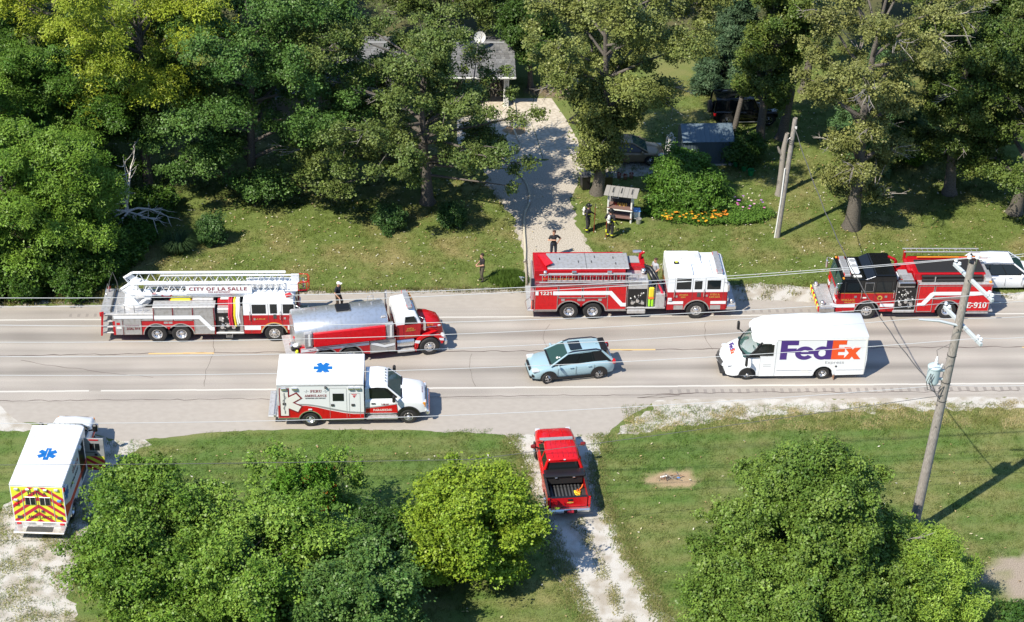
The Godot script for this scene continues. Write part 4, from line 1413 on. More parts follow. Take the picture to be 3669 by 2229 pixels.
func ladder_truck() -> void:
	var t := thing("ladder_truck", "white and silver ladder truck with a long white aerial ladder, left end of the row", "fire truck", V(-21.8, 0, -2.3))
	var Z := 1.25
	bx(t, "chassis", "black_matt", V(5.6, 0.62, 0), V(9.6, 0.3, 1.1))
	bx(t, "axle", "black_matt", V(3.8, 0.52, 0), V(1.9, 0.2, 2.1))
	for x in [3.17, 4.44]:
		wheel(t, V(x, 0.52, Z - 0.02), 0.52, 0.62, "dual")
		wheel(t, V(x, 0.52, -Z + 0.02), 0.52, 0.62, "dual", -1.0)
	wheel(t, V(9.31, 0.53, Z - 0.02), 0.53, 0.36)
	wheel(t, V(9.31, 0.53, -Z + 0.02), 0.53, 0.36, "truck", -1.0)
	# rear deck and steps
	var wb := arched(0.92, 6.25, 0.52, 1.36, [3.17, 4.44], 0.68, 0.52)
	pris(t, "body", "red", [P(0.92, 1.36), P(0.92, 0.52), P(2.45, 0.52)] + arc(3.17, 0.52, 0.7, 180, 25, 10) + arc(4.44, 0.52, 0.7, 155, 0, 10) + [P(6.25, 0.52), P(6.25, 1.36)], -Z, Z)
	bx(t, "body", "shutter", V(2.0, 1.57, 0), V(2.16, 0.42, 2.5), 0.02)
	bx(t, "rear_deck", "tread", V(1.7, 1.8, 0), V(2.8, 0.04, 2.5), 0.01)
	for i in 4:
		bx(t, "rear_step", "tread", V(0.58 + 0.05 * i, 0.58 + 0.36 * i, 0), V(0.68 - 0.1 * i, 0.06, 2.3), 0.01)
		bx(t, "step_riser", "dark_grey", V(0.86, 0.75 + 0.36 * i, 0), V(0.06, 0.3, 2.2))
	for s in [-1.0, 1.0]:
		pris(t, "rear_rail", "red", [P(0.25, 0.5), P(0.34, 0.5), P(0.52, 1.95), P(0.4, 1.95)], s * Z - 0.04, s * Z + 0.04)
	bx(t, "rear_light", "lens_red", V(0.36, 1.82, Z + 0.02), V(0.12, 0.24, 0.1), 0.02)
	rod(t, "hand_rail", "chrome", [V(0.5, 1.82, -1.0), V(0.45, 2.3, -1.0), V(0.45, 2.3, -0.2), V(0.5, 1.82, -0.2)], 0.022)
	# rear cabinet and doors
	pan(t, "rear_cabinet", "alloy", 1.05, 1.42, 0.55, 1.5, Z, 0.03)
	pan(t, "reflector", "lens_red", 1.12, 1.3, 1.15, 1.3, Z + 0.03, 0.006)
	pan(t, "label_plate", "coat_white", 1.1, 1.36, 0.92, 1.05, Z + 0.03, 0.006)
	framed_door(t, 1.46, 2.4, 0.55, 1.74, Z, "shutter", 9)
	words(t, "EMERGENCY", "red_dark", V(1.93, 1.1, Z + 0.03), 0.72, 0.1)
	words(t, "DIAL 911", "red_dark", V(1.97, 0.92, Z + 0.03), 0.66, 0.14)
	framed_door(t, 2.44, 3.02, 1.42, 1.74, Z, "shutter", 3)
	pan(t, "stripe", "white", 1.0, 3.04, 1.55, 1.74, Z + 0.036, 0.004)
	# raised side compartments
	for s in [-1.0, 1.0]:
		bx(t, "side_compartment", "shutter", V(4.67, 1.78, s * 0.95), V(3.18, 0.83, 0.6), 0.01)
		bx(t, "compartment_lid", "tread", V(4.67, 2.215, s * 0.94), V(3.24, 0.05, 0.66), 0.02)
	framed_door(t, 3.12, 4.05, 1.42, 2.14, Z, "shutter", 6)
	framed_door(t, 4.12, 5.08, 1.42, 2.14, Z, "shutter", 6)
	framed_door(t, 5.15, 6.18, 0.56, 2.16, Z, "shutter", 12)
	for x in [3.08, 4.085, 5.115, 6.22]:
		pan(t, "door_post", "maroon", x - 0.02, x + 0.02, 1.4, 2.16, Z, 0.03)
	pan(t, "stripe", "white", 3.1, 5.14, 1.5, 1.73, Z + 0.037, 0.004)
	side_stripe(t, "white", [P(5.14, 1.73), P(5.14, 1.5), P(5.42, 1.5), P(6.0, 0.78), P(6.2, 0.78), P(6.2, 1.0), P(6.1, 1.0), P(5.5, 1.73)], Z + 0.037)
	arch_trim(t, "steel", 3.17, 0.52, 0.66, Z, 0.05, 178, 38)
	arch_trim(t, "steel", 4.44, 0.52, 0.66, Z, 0.05, 142, 2)
	for x in [3.68, 3.92]:
		pan(t, "fuel_flap", "alloy", x - 0.1, x + 0.1, 1.2, 1.33, Z, 0.01)
	# hose bed between the compartments
	bx(t, "hose_bed", "black_matt", V(4.1, 1.6, 0), V(4.2, 0.5, 1.26))
	bx(t, "tarp", "yellow", V(4.45, 2.12, 0.2), V(1.1, 0.3, 0.8), 0.08)
	bx(t, "bed_wall", "red", V(3.86, 2.02, 0.25), V(0.04, 0.36, 0.8))
	bx(t, "bed_wall", "red", V(5.05, 2.02, 0.25), V(0.04, 0.36, 0.8))
	bx(t, "hatch", "tread", V(5.62, 2.3, 0.2), V(1.1, 0.1, 0.9), 0.02)
	bx(t, "hatch_base", "alloy", V(5.62, 2.05, 0.2), V(1.08, 0.42, 0.86), 0.01)
	# pump house
	bx(t, "pump_house", "black_matt", V(6.98, 1.2, 0), V(1.44, 1.2, 2.2))
	bx(t, "pump_step", "tread", V(7.0, 0.58, 1.02), V(1.46, 0.1, 0.5), 0.02)
	bx(t, "step_tread", "steel", V(6.95, 0.4, 1.22), V(0.3, 0.03, 0.1))
	rod(t, "step_hanger", "chrome", [V(6.78, 0.58, 1.22), V(6.78, 0.3, 1.22), V(7.1, 0.3, 1.22), V(7.1, 0.58, 1.22)], 0.018, 4)
	pan(t, "pump_panel", "black", 6.34, 7.62, 0.66, 1.72, 1.1, 0.015)
	gauges(t, 6.4, 7.4, 0.7, 1.6, 1.115, 5)
	pan(t, "label_plate", "alloy", 6.44, 6.66, 1.28, 1.52, 1.115, 0.01)
	bx(t, "slanted_tray", "tread", V(6.72, 1.9, 0.9), V(0.72, 0.3, 0.5), 0.04)
	bx(t, "crosslay_box", "red", V(6.78, 2.14, 0.3), V(0.8, 0.26, 1.0), 0.01)
	bx(t, "cover_plate", "coat_white", V(6.78, 2.32, 0.45), V(0.5, 0.04, 0.4), 0.01)
	pan(t, "panel_post", "steel", 7.52, 7.7, 0.66, 2.2, 1.12, 0.06)
	var hc := [["coat_red", 7.02, 1.05], ["coat_red", 7.14, 0.95], ["yellow", 7.3, 1.0], ["coat_white", 7.42, 1.12], ["coat_white", 7.52, 1.2]]
	for i in 5:
		var x: float = hc[i][1]
		rod(t, "hanging_hose", hc[i][0], [V(x, 2.45, 0.7), V(x, 2.5, 1.0), V(x + 0.02, 2.2, 1.24), V(x - 0.02, 1.7, 1.25), V(x + 0.03, hc[i][2], 1.22)], [0.05, 0.06, 0.07, 0.065, 0.055], 6)
	# cab
	var lo := arched(7.74, 10.45, 0.55, 1.7, [9.31], 0.7, 0.53)
	pris(t, "cab", "red", lo, -Z, Z)
	pris(t, "cab_upper", "white", [P(7.74, 1.7), P(10.5, 1.7), P(10.42, 2.36), P(10.3, 2.46), P(7.74, 2.46)], -Z, Z)
	var rb := Mb.new()
	var rings := []
	for e in [[7.76, 0.02], [7.84, 0.1], [8.6, 0.14], [9.8, 0.13], [10.2, 0.09], [10.36, 0.0]]:
		var ring := []
		for q in [[-1.25, 0.0], [-1.2, 0.55], [-1.0, 0.9], [-0.5, 1.0], [0.0, 1.0], [0.5, 1.0], [1.0, 0.9], [1.2, 0.55], [1.25, 0.0]]:
			ring.append(V(e[0], 2.46 + e[1] * q[1], q[0]))
		rings.append(ring)
	rb.loft(rings, false, false)
	part(rb, "cab_roof", "white", t)
	var pz := Mb.new()
	pz.box(V(9.05, 0.82, Z + 0.004), V(0.01, 0.01, 0.004))
	pan(t, "stripe", "white", 7.76, 8.62, 0.78, 1.05, Z, 0.006)
	pan(t, "stripe", "white", 10.02, 10.43, 0.78, 1.05, Z, 0.006)
	cab_window(t, 8.22, 8.9, 1.82, 2.33, Z)
	cab_window(t, 9.16, 9.48, 1.82, 2.35, Z)
	cab_window(t, 9.83, 10.36, 1.82, 2.34, Z)
	for x in [8.12, 9.04, 9.74, 10.42]:
		pan(t, "door_seam", "dark_grey", x - 0.008, x + 0.008, 0.6, 2.4, Z, 0.004)
	pan(t, "door_latch", "steel", 8.26, 8.36, 1.4, 1.52, Z, 0.02)
	pan(t, "door_latch", "steel", 9.84, 9.94, 1.44, 1.56, Z, 0.02)
	grab_rail(t, 8.07, 1.42, 1.92, Z)
	grab_rail(t, 9.66, 1.45, 1.94, Z)
	pan(t, "vent_grille", "dark_grey", 9.3, 9.46, 1.48, 1.74, Z, 0.015)
	arch_trim(t, "gold", 9.31, 0.53, 0.68, Z, 0.03)
	arch_trim(t, "steel", 9.31, 0.53, 0.63, Z - 0.005, 0.05)
	words(t, "LA SALLE", "gold", V(8.62, 1.46, Z + 0.006), 0.5, 0.075)
	pan(t, "badge", "gold", 10.14, 10.36, 1.42, 1.62, Z, 0.008)
	pan(t, "badge_centre", "maroon", 10.2, 10.3, 1.47, 1.57, Z + 0.008, 0.004)
	var ws := pris(t, "windshield", "glass_teal", [P(10.44, 1.72), P(10.5, 1.72), P(10.44, 2.34), P(10.4, 2.34)], -1.12, 1.12)
	rod(ws, "wiper", "black", [V(10.5, 1.74, 0.5), V(10.47, 2.2, 0.3)], 0.02, 4)
	bx(t, "front_bumper", "chrome", V(10.72, 0.62, 0), V(0.55, 0.3, 2.4), 0.05)
	bx(t, "front_panel", "red", V(10.5, 1.2, 0), V(0.1, 0.95, 2.36), 0.02)
	for s in [-1.0, 1.0]:
		bx(t, "headlight", "lens_clear", V(10.56, 1.2, s * 0.98), V(0.08, 0.2, 0.32), 0.02)
		rod(t, "mirror_arm", "chrome", [V(10.4, 2.3, s * 1.25), V(10.75, 2.3, s * 1.5), V(10.75, 1.75, s * 1.5)], 0.025)
		bx(t, "mirror", "chrome", V(10.75, 1.95, s * 1.5), V(0.1, 0.5, 0.22), 0.03)
	var wl := Mb.new()
	wl.t = Transform3D(Basis(Vector3.UP, 0.5), V(10.1, 2.62, 0.75))
	wl.box(Z3, V(0.34, 0.16, 0.26), 0.05)
	part(wl, "warning_light", "lens_red", t)
	bx(t, "warning_light_base", "grey", V(10.16, 2.56, 0.8), V(0.4, 0.04, 0.36), 0.01)
	# turntable and aerial ladder
	var tt := Mb.new()
	tt.cyl(V(2.0, 1.82, 0), V(2.0, 1.92, 0), 0.85, 0.85, 20)
	part(tt, "turntable", "tread", t)
	pris(t, "pedestal", "white", [P(1.5, 1.92), P(2.35, 1.92), P(2.05, 2.4), P(2.3, 2.8), P(2.0, 2.9), P(1.6, 2.6)], -0.62, -0.5)
	pris(t, "pedestal", "white", [P(1.5, 1.92), P(2.35, 1.92), P(2.05, 2.4), P(2.3, 2.8), P(2.0, 2.9), P(1.6, 2.6)], 0.5, 0.62)
	rod(t, "lift_cylinder", "white", [V(2.3, 1.95, 0.45), V(3.1, 2.62, 0.45)], 0.09, 8)
	rod(t, "lift_cylinder", "white", [V(2.3, 1.95, -0.45), V(3.1, 2.62, -0.45)], 0.09, 8)
	rod(t, "platform_rail", "chrome", [V(2.55, 1.82, 1.1), V(2.55, 2.3, 1.12), V(1.9, 2.32, 1.2), V(1.2, 2.32, 1.1), V(1.15, 1.82, 1.05)], 0.02, 5)
	for x in [1.6, 2.1]:
		rod(t, "rail_post", "dark_grey", [V(x, 1.82, 1.15), V(x, 2.32, 1.18)], 0.016, 4)
	rod(t, "cable_hoop", "dark_grey", [V(0.5, 1.85, -0.9), V(0.55, 2.4, -1.0), V(0.75, 2.95, -1.1), V(0.95, 2.4, -1.0), V(1.0, 1.85, -0.9)], 0.025, 5)
	bx(t, "control_box", "white", V(2.75, 2.5, 0.4), V(0.35, 0.55, 0.3), 0.04)
	for s in [-1.0, 1.0]:
		truss(t, "ladder_chord", "white", V(1.9, 2.62, s * 0.55), V(9.9, 2.62, s * 0.55), 0.62, 13, 0.024, 0.085)
		truss(t, "ladder_chord", "white", V(3.4, 2.68, s * 0.42), V(10.55, 2.68, s * 0.42), 0.45, 13, 0.018, 0.05)
		rod(t, "ladder_end", "white", [V(1.9, 3.24, s * 0.55), V(1.45, 2.95, s * 0.55), V(1.7, 2.6, s * 0.55)], 0.085, 4)
		pris(t, "ladder_gusset", "white", [P(1.5, 2.9), P(1.9, 2.6), P(3.0, 2.56), P(2.2, 2.85), P(1.8, 3.1)], s * 0.62, s * 0.66)
		bx(t, "tip_cage", "white", V(10.4, 2.95, s * 0.42), V(0.42, 0.5, 0.05), 0.01)
	var rg := Mb.new()
	for i in 26:
		rg.tube([V(2.2 + 0.32 * i, 2.66, -0.5), V(2.2 + 0.32 * i, 2.66, 0.5)], 0.022, 4)
	part(rg, "ladder_rung", "alloy", t).set_meta("kind", "stuff")
	var cb := Mb.new()
	for i in 5:
		cb.tube([V(2.6, 2.72 + 0.03 * i, -0.3 + 0.14 * i), V(9.6, 2.74, -0.28 + 0.14 * i)], 0.025, 4)
	part(cb, "ladder_cables", "grey", t).set_meta("kind", "stuff")
	pan(t, "ladder_track", "white", 2.6, 10.2, 2.5, 2.62, 0.56, 0.02)
	var sg := pan(t, "ladder_sign", "white", 4.78, 8.2, 2.68, 3.14, 0.64, 0.03)
	words(sg, "CITY OF LA SALLE", "maroon", V(6.45, 2.97, 0.675), 3.0, 0.2)
	words(sg, "FIRE DEPARTMENT", "maroon", V(6.5, 2.78, 0.675), 1.15, 0.075)
	var fl := pan(t, "flag_decal", "coat_white", 3.0, 3.22, 2.66, 2.8, 0.67, 0.006)
	pan(fl, "flag_canton", "navy", 3.0, 3.09, 2.73, 2.8, 0.676, 0.004)
	for i in 3:
		pan(fl, "flag_stripe", "coat_red", 3.0 if i < 1 else 3.0, 3.22, 2.665 + 0.04 * i, 2.68 + 0.04 * i, 0.676, 0.003)
	var od := Mb.new()
	od.t = Transform3D(Basis.from_scale(V(1, 0.32, 1)), V(3.75, 2.56, 0.582))
	od.lathe(Z3, V(0, 0, 1), [P(0.3, 0.0), P(0.3, 0.008), P(0.22, 0.008)], 20)
	part(od, "oval_emblem", "red", t)
	# tip basket
	var bk := []
	for q in [[10.6, 0.45], [11.05, 0.42], [11.15, 0.2], [11.15, -0.2], [11.05, -0.42], [10.6, -0.45]]:
		bk.append(q)
	for y in [2.72, 3.18]:
		rod(t, "basket_rail", "red_bright", bk.map(func(q): return V(q[0], y, q[1])), 0.022, 5)
	for q in bk:
		rod(t, "basket_post", "red_bright", [V(q[0], 2.68, q[1]), V(q[0], 3.2, q[1])], 0.018, 4)
	rod(t, "basket_brace", "red_bright", [V(10.6, 3.2, 0.45), V(11.15, 2.72, 0.2)], 0.016, 4)
	bx(t, "nozzle", "black", V(10.85, 2.62, 0.3), V(0.4, 0.14, 0.14), 0.03)


func engine_1221() -> void:
	var t := thing("fire_engine", "red and white fire engine with silver ladder on its side, parked across the driveway mouth", "fire truck", V(1.0, 0, -4.25))
	var Z := 1.25
	bx(t, "chassis", "black_matt", V(5.6, 0.6, 0), V(10.0, 0.32, 1.1))
	for x in [2.2, 3.48]:
		wheel(t, V(x, 0.52, Z - 0.02), 0.52, 0.62, "dual")
		wheel(t, V(x, 0.52, -Z + 0.02), 0.52, 0.62, "dual", -1.0)
	wheel(t, V(9.1, 0.54, Z - 0.02), 0.54, 0.38)
	wheel(t, V(9.1, 0.54, -Z + 0.02), 0.54, 0.38, "truck", -1.0)
	pris(t, "body", "red", [P(0.28, 2.2), P(0.28, 0.62), P(1.48, 0.62)] + arc(2.2, 0.54, 0.7, 173, 25, 10) + arc(3.48, 0.54, 0.7, 155, 7, 10) + [P(5.3, 0.62), P(5.3, 2.2)], -Z, Z)
	bx(t, "tailboard", "tread", V(0.12, 0.62, 0), V(0.34, 0.1, 2.5), 0.02)
	bx(t, "body_top", "steel", V(2.8, 2.225, 0), V(5.04, 0.05, 2.5), 0.01)
	bx(t, "lower_sill", "steel", V(0.9, 0.6, Z), V(1.2, 0.06, 0.03))
	bx(t, "lower_sill", "steel", V(4.75, 0.6, Z), V(1.1, 0.06, 0.03))
	for e in [[0.32, 1.56, 0.66, 2.16], [1.6, 2.86, 1.42, 2.16], [2.92, 4.18, 1.42, 2.16], [4.24, 5.26, 0.66, 2.16]]:
		framed_door(t, e[0], e[1], e[2], e[3], Z, "red_bright", int((e[3] - e[2]) * 9))
	pan(t, "stripe", "white", 1.3, 4.3, 1.62, 1.86, Z + 0.037, 0.005)
	pan(t, "stripe", "white", 0.36, 0.52, 1.62, 1.86, Z + 0.037, 0.005)
	side_stripe(t, "white", [P(4.3, 1.86), P(4.3, 1.62), P(4.36, 1.62), P(4.98, 0.88), P(5.26, 0.88), P(5.26, 1.1), P(5.08, 1.1), P(4.46, 1.86)], Z + 0.037)
	words(t, "1221", "coat_white", V(0.92, 1.74, Z + 0.04), 0.62, 0.21)
	arch_trim(t, "steel", 2.2, 0.54, 0.66, Z, 0.06, 176, 37)
	arch_trim(t, "steel", 3.48, 0.54, 0.66, Z, 0.06, 143, 4)
	for x in [1.85, 2.72, 2.94, 3.85]:
		pan(t, "fuel_flap", "alloy", x - 0.09, x + 0.09, 1.22, 1.36, Z, 0.015)
	# upper body, ladder rack and covered hose bed
	bx(t, "upper_body", "red", V(2.75, 2.58, -0.1), V(4.9, 0.66, 1.9), 0.02)
	var cover := bx(t, "hose_bed_cover", "tread", V(3.2, 2.95, -0.02), V(4.4, 0.07, 1.62), 0.03)
	bx(cover, "hinge_seam", "dark_grey", V(3.1, 2.988, -0.02), V(0.02, 0.01, 1.6))
	for e in [[1.7, -0.2], [2.7, 0.1], [3.4, 0.1], [3.6, -0.4], [4.6, -0.3], [4.7, 0.3]]:
		bx(cover, "cover_handle", "dark_grey", V(e[0], 2.992, e[1]), V(0.05, 0.02, 0.22))
	var fl := Mb.new()
	fl.quad(V(0.55, 2.95, -0.75), V(0.95, 2.98, -0.8), V(1.3, 3.2, 0.55), V(0.9, 3.1, 0.7), V(-0.5, 1, 0))
	fl.quad(V(0.55, 2.92, -0.75), V(0.95, 2.95, -0.8), V(1.3, 3.17, 0.55), V(0.9, 3.07, 0.7), V(0.5, -1, 0))
	part(fl, "raised_flap", "red_bright", t)
	bx(t, "rear_bed_floor", "alloy", V(0.62, 2.6, -0.3), V(0.6, 0.04, 1.3))
	bx(t, "rear_wall", "alloy", V(0.25, 1.5, -0.05), V(0.06, 1.7, 2.2))
	ladder(t, "side_ladder", "alloy", V(0.55, 2.4, Z), V(6.0, 2.4, Z), V(0, 0.44, -0.06), 17)
	ladder(t, "side_ladder", "alloy", V(1.0, 2.42, Z - 0.12), V(5.5, 2.42, Z - 0.12), V(0, 0.42, -0.05), 14)
	for x in [2.4, 4.3]:
		bx(t, "ladder_bracket", "chrome", V(x, 2.95, Z - 0.12), V(0.24, 0.16, 0.14), 0.02)
	rod(t, "pike_pole", "gold", [V(0.7, 2.5, Z - 0.2), V(2.4, 2.48, Z - 0.2)], 0.02, 4)
	var gl := Mb.new()
	gl.ball(V(0.85, 2.98, Z - 0.1), V(0.11, 0.11, 0.11))
	gl.cyl(V(0.85, 2.7, Z - 0.1), V(0.85, 2.9, Z - 0.1), 0.04, 0.04, 6)
	part(gl, "beacon", "chrome", t)
	# flag at the rear
	var fg := Node3D.new()
	fg.name = "flag"
	t.add_child(fg, true)
	for i in 7:
		var x := 0.12 + 0.035 * i
		var y1 := 2.5 - 0.03 * i
		bx(fg, "flag_stripe", "coat_red" if i % 2 == 0 else "coat_white", V(x, y1 - 0.65, Z + 0.03 - 0.012 * i), V(0.034, 1.0 - 0.03 * i, 0.03))
	bx(fg, "flag_canton", "navy", V(0.2, 2.42, Z + 0.06), V(0.2, 0.55, 0.03))
	bx(t, "rear_chevron", "orange_red", V(0.18, 1.3, Z - 0.12), V(0.04, 1.3, 0.2))
	rod(t, "rear_grab", "chrome", [V(-0.1, 0.75, Z), V(-0.2, 1.2, Z), V(0.1, 1.5, Z)], 0.025)
	rod(t, "rear_mirror", "chrome", [V(-0.25, 2.5, 0.9), V(-0.5, 2.6, 0.95), V(-0.3, 2.35, 1.0)], 0.04, 5)
	# pump and crew walkway
	bx(t, "pump_house", "black_matt", V(5.88, 1.35, 0), V(1.12, 1.5, 2.3))
	pan(t, "pump_panel", "black", 5.36, 6.38, 0.82, 1.86, 1.17, 0.02)
	gauges(t, 5.4, 6.34, 0.86, 1.8, 1.19, 9)
	bx(t, "panel_top", "tread", V(5.88, 2.15, 0.6), V(1.1, 0.5, 1.2), 0.03)
	bx(t, "running_board", "tread", V(6.35, 0.74, 0.98), V(2.1, 0.1, 0.56), 0.02)
	bx(t, "step_box", "tread", V(5.85, 0.5, 1.12), V(1.0, 0.26, 0.26), 0.03)
	bx(t, "walkway", "tread", V(6.95, 0.92, 0), V(1.04, 0.36, 2.2), 0.02)
	bx(t, "walkway_step", "tread", V(7.1, 1.2, 1.12), V(0.5, 0.9, 0.3), 0.02)
	for x in [5.33, 6.4, 6.86]:
		rod(t, "panel_post", "steel", [V(x, 0.8, 1.2), V(x, 2.2, 1.2)], 0.025, 4)
	# turnout gear hung on the panel
	var coat := bx(t, "hung_coat", "yellow", V(6.62, 1.72, 1.2), V(0.3, 0.62, 0.16), 0.06)
	bx(coat, "cuffs", "orange", V(6.62, 1.36, 1.2), V(0.32, 0.16, 0.17), 0.05)
	for s in [-0.08, 0.08]:
		bx(t, "hung_trousers", "lime", V(6.62 + s, 1.06, 1.2), V(0.13, 0.5, 0.15), 0.05)
	bx(t, "hose_tray", "red", V(5.85, 2.5, -0.45), V(1.0, 0.34, 1.0), 0.02)
	bx(t, "slatted_tray", "grey", V(5.75, 2.7, -0.6), V(0.6, 0.03, 0.7))
	rod(t, "crosslay_hose", "black", [V(6.35, 2.55, 0.2), V(6.55, 2.6, 0.55), V(6.7, 2.35, 0.85), V(6.95, 2.0, 1.05)], [0.1, 0.14, 0.13, 0.06], 7)
	rod(t, "crosslay_hose", "black", [V(6.3, 2.6, -0.1), V(6.6, 2.66, 0.25), V(6.85, 2.4, 0.6), V(7.1, 2.05, 0.9)], [0.1, 0.13, 0.12, 0.06], 7)
	rod(t, "red_hose", "coat_red", [V(6.9, 2.1, 0.85), V(7.1, 1.9, 1.1), V(7.25, 1.55, 1.22)], 0.07, 6)
	var hm := Mb.new()
	hm.ball(V(6.2, 2.62, 0.45), V(0.16, 0.15, 0.16))
	part(hm, "chrome_dome", "chrome", t)
	rod(t, "deck_gun", "red", [V(6.1, 2.6, -0.7), V(6.15, 3.0, -0.7), V(6.35, 3.1, -0.72)], 0.09, 7)
	bx(t, "deck_gun_nozzle", "chrome", V(5.95, 3.12, -0.75), V(0.5, 0.16, 0.2), 0.05)
	# cab
	pris(t, "cab", "red", arched(7.48, 10.7, 0.62, 1.74, [9.1], 0.7, 0.54), -Z, Z)
	pris(t, "cab_upper", "white", [P(7.48, 1.74), P(10.74, 1.74), P(10.62, 2.62), P(10.5, 2.68), P(7.48, 2.68)], -Z, Z)
	var roof := bx(t, "cab_roof", "white", V(8.95, 2.71, 0), V(2.94, 0.08, 2.46), 0.03)
	bx(t, "raised_roof", "white", V(8.15, 2.8, -0.02), V(1.34, 0.16, 2.4), 0.05)
	var ac := bx(t, "air_conditioner", "white", V(9.05, 2.86, -0.45), V(0.62, 0.2, 1.2), 0.05)
	for i in 5:
		bx(ac, "vent_slot", "grey", V(9.2, 2.965, -0.72 + 0.1 * i), V(0.34, 0.008, 0.04))
	bx(t, "roof_panel", "white", V(9.55, 2.8, 0.2), V(0.6, 0.08, 1.5), 0.03)
	for e in [[8.0, -0.55, 0.3], [8.15, -0.3, 0.45]]:
		bx(t, "roof_bracket", "coat_white", V(e[0], 2.9, e[1]), V(e[2], 0.05, 0.12), 0.02)
	bx(t, "roof_bracket", "coat_white", V(8.35, 2.9, 0.1), V(0.12, 0.05, 0.9), 0.02)
	bx(t, "roof_nozzle", "black", V(8.0, 2.93, 0.15), V(0.28, 0.1, 0.22), 0.04)
	bx(t, "roof_nozzle", "hivis", V(8.0, 2.98, 0.15), V(0.14, 0.06, 0.12), 0.02)
	light_bar(t, V(10.25, 2.82, 0), V(0.32, 0.16, 2.2))
	cab_window(t, 7.96, 8.7, 1.94, 2.6, Z)
	pan(t, "window_bar", "white", 7.95, 8.7, 2.42, 2.45, Z + 0.016, 0.006)
	cab_window(t, 8.94, 9.3, 1.94, 2.46, Z)
	cab_window(t, 9.62, 10.3, 1.94, 2.46, Z)
	for x in [7.86, 8.82, 9.5, 10.5]:
		pan(t, "door_seam", "dark_grey", x - 0.008, x + 0.008, 0.66, 2.62, Z, 0.004)
	pan(t, "stripe", "white", 7.5, 8.36, 0.98, 1.16, Z, 0.006)
	pan(t, "stripe", "white", 9.84, 10.68, 0.98, 1.16, Z, 0.006)
	pan(t, "cab_step", "alloy", 7.86, 8.36, 0.64, 0.9, Z, 0.01)
	pan(t, "cab_step", "alloy", 9.84, 10.4, 0.64, 0.9, Z, 0.01)
	grab_rail(t, 7.83, 1.45, 1.9, Z)
	grab_rail(t, 9.43, 1.48, 1.94, Z)
	pan(t, "door_latch", "steel", 7.93, 8.03, 1.42, 1.54, Z, 0.02)
	pan(t, "door_latch", "steel", 9.56, 9.66, 1.46, 1.58, Z, 0.02)
	pan(t, "vent_grille", "dark_grey", 9.08, 9.28, 1.44, 1.72, Z, 0.015)
	bx(t, "marker_light", "lens_clear", V(7.62, 1.3, Z + 0.03), V(0.22, 0.18, 0.08), 0.02)
	words(t, "ENGINE", "gold", V(8.36, 1.56, Z + 0.006), 0.46, 0.09, "Droid Serif")
	words(t, "1221", "gold", V(8.34, 1.42, Z + 0.006), 0.26, 0.08, "Droid Serif")
	words(t, "UTICA", "gold", V(10.05, 1.58, Z + 0.006), 0.52, 0.1, "Droid Serif")
	words(t, "FIRE DIST.", "gold", V(10.05, 1.42, Z + 0.006), 0.6, 0.08, "Droid Serif")
	arch_trim(t, "steel", 9.1, 0.54, 0.66, Z, 0.06)
	bx(t, "front_panel", "red", V(10.72, 1.18, 0), V(0.06, 1.1, 2.4), 0.02)
	pris(t, "windshield", "glass_teal", [P(10.7, 1.78), P(10.755, 1.78), P(10.655, 2.56), P(10.6, 2.56)], -1.12, 1.12)
	bx(t, "front_bumper", "chrome", V(11.0, 0.68, 0), V(0.56, 0.3, 2.4), 0.06)
	bx(t, "bumper_deck", "tread", V(11.0, 0.85, 0), V(0.5, 0.04, 2.2))
	for s in [-1.0, 1.0]:
		bx(t, "headlight", "lens_clear", V(10.78, 1.2, s * 1.0), V(0.1, 0.22, 0.36), 0.03)
		var hn := Mb.new()
		hn.ball(V(11.05, 0.98, s * 0.95), V(0.12, 0.12, 0.12))
		part(hn, "siren", "chrome", t)
		rod(t, "mirror_arm", "steel", [V(10.5, 2.4, s * 1.25), V(10.72, 2.45, s * 1.42), V(10.72, 1.9, s * 1.42)], 0.025)
		bx(t, "mirror", "chrome", V(10.72, 2.15, s * 1.42), V(0.1, 0.44, 0.2), 0.03)


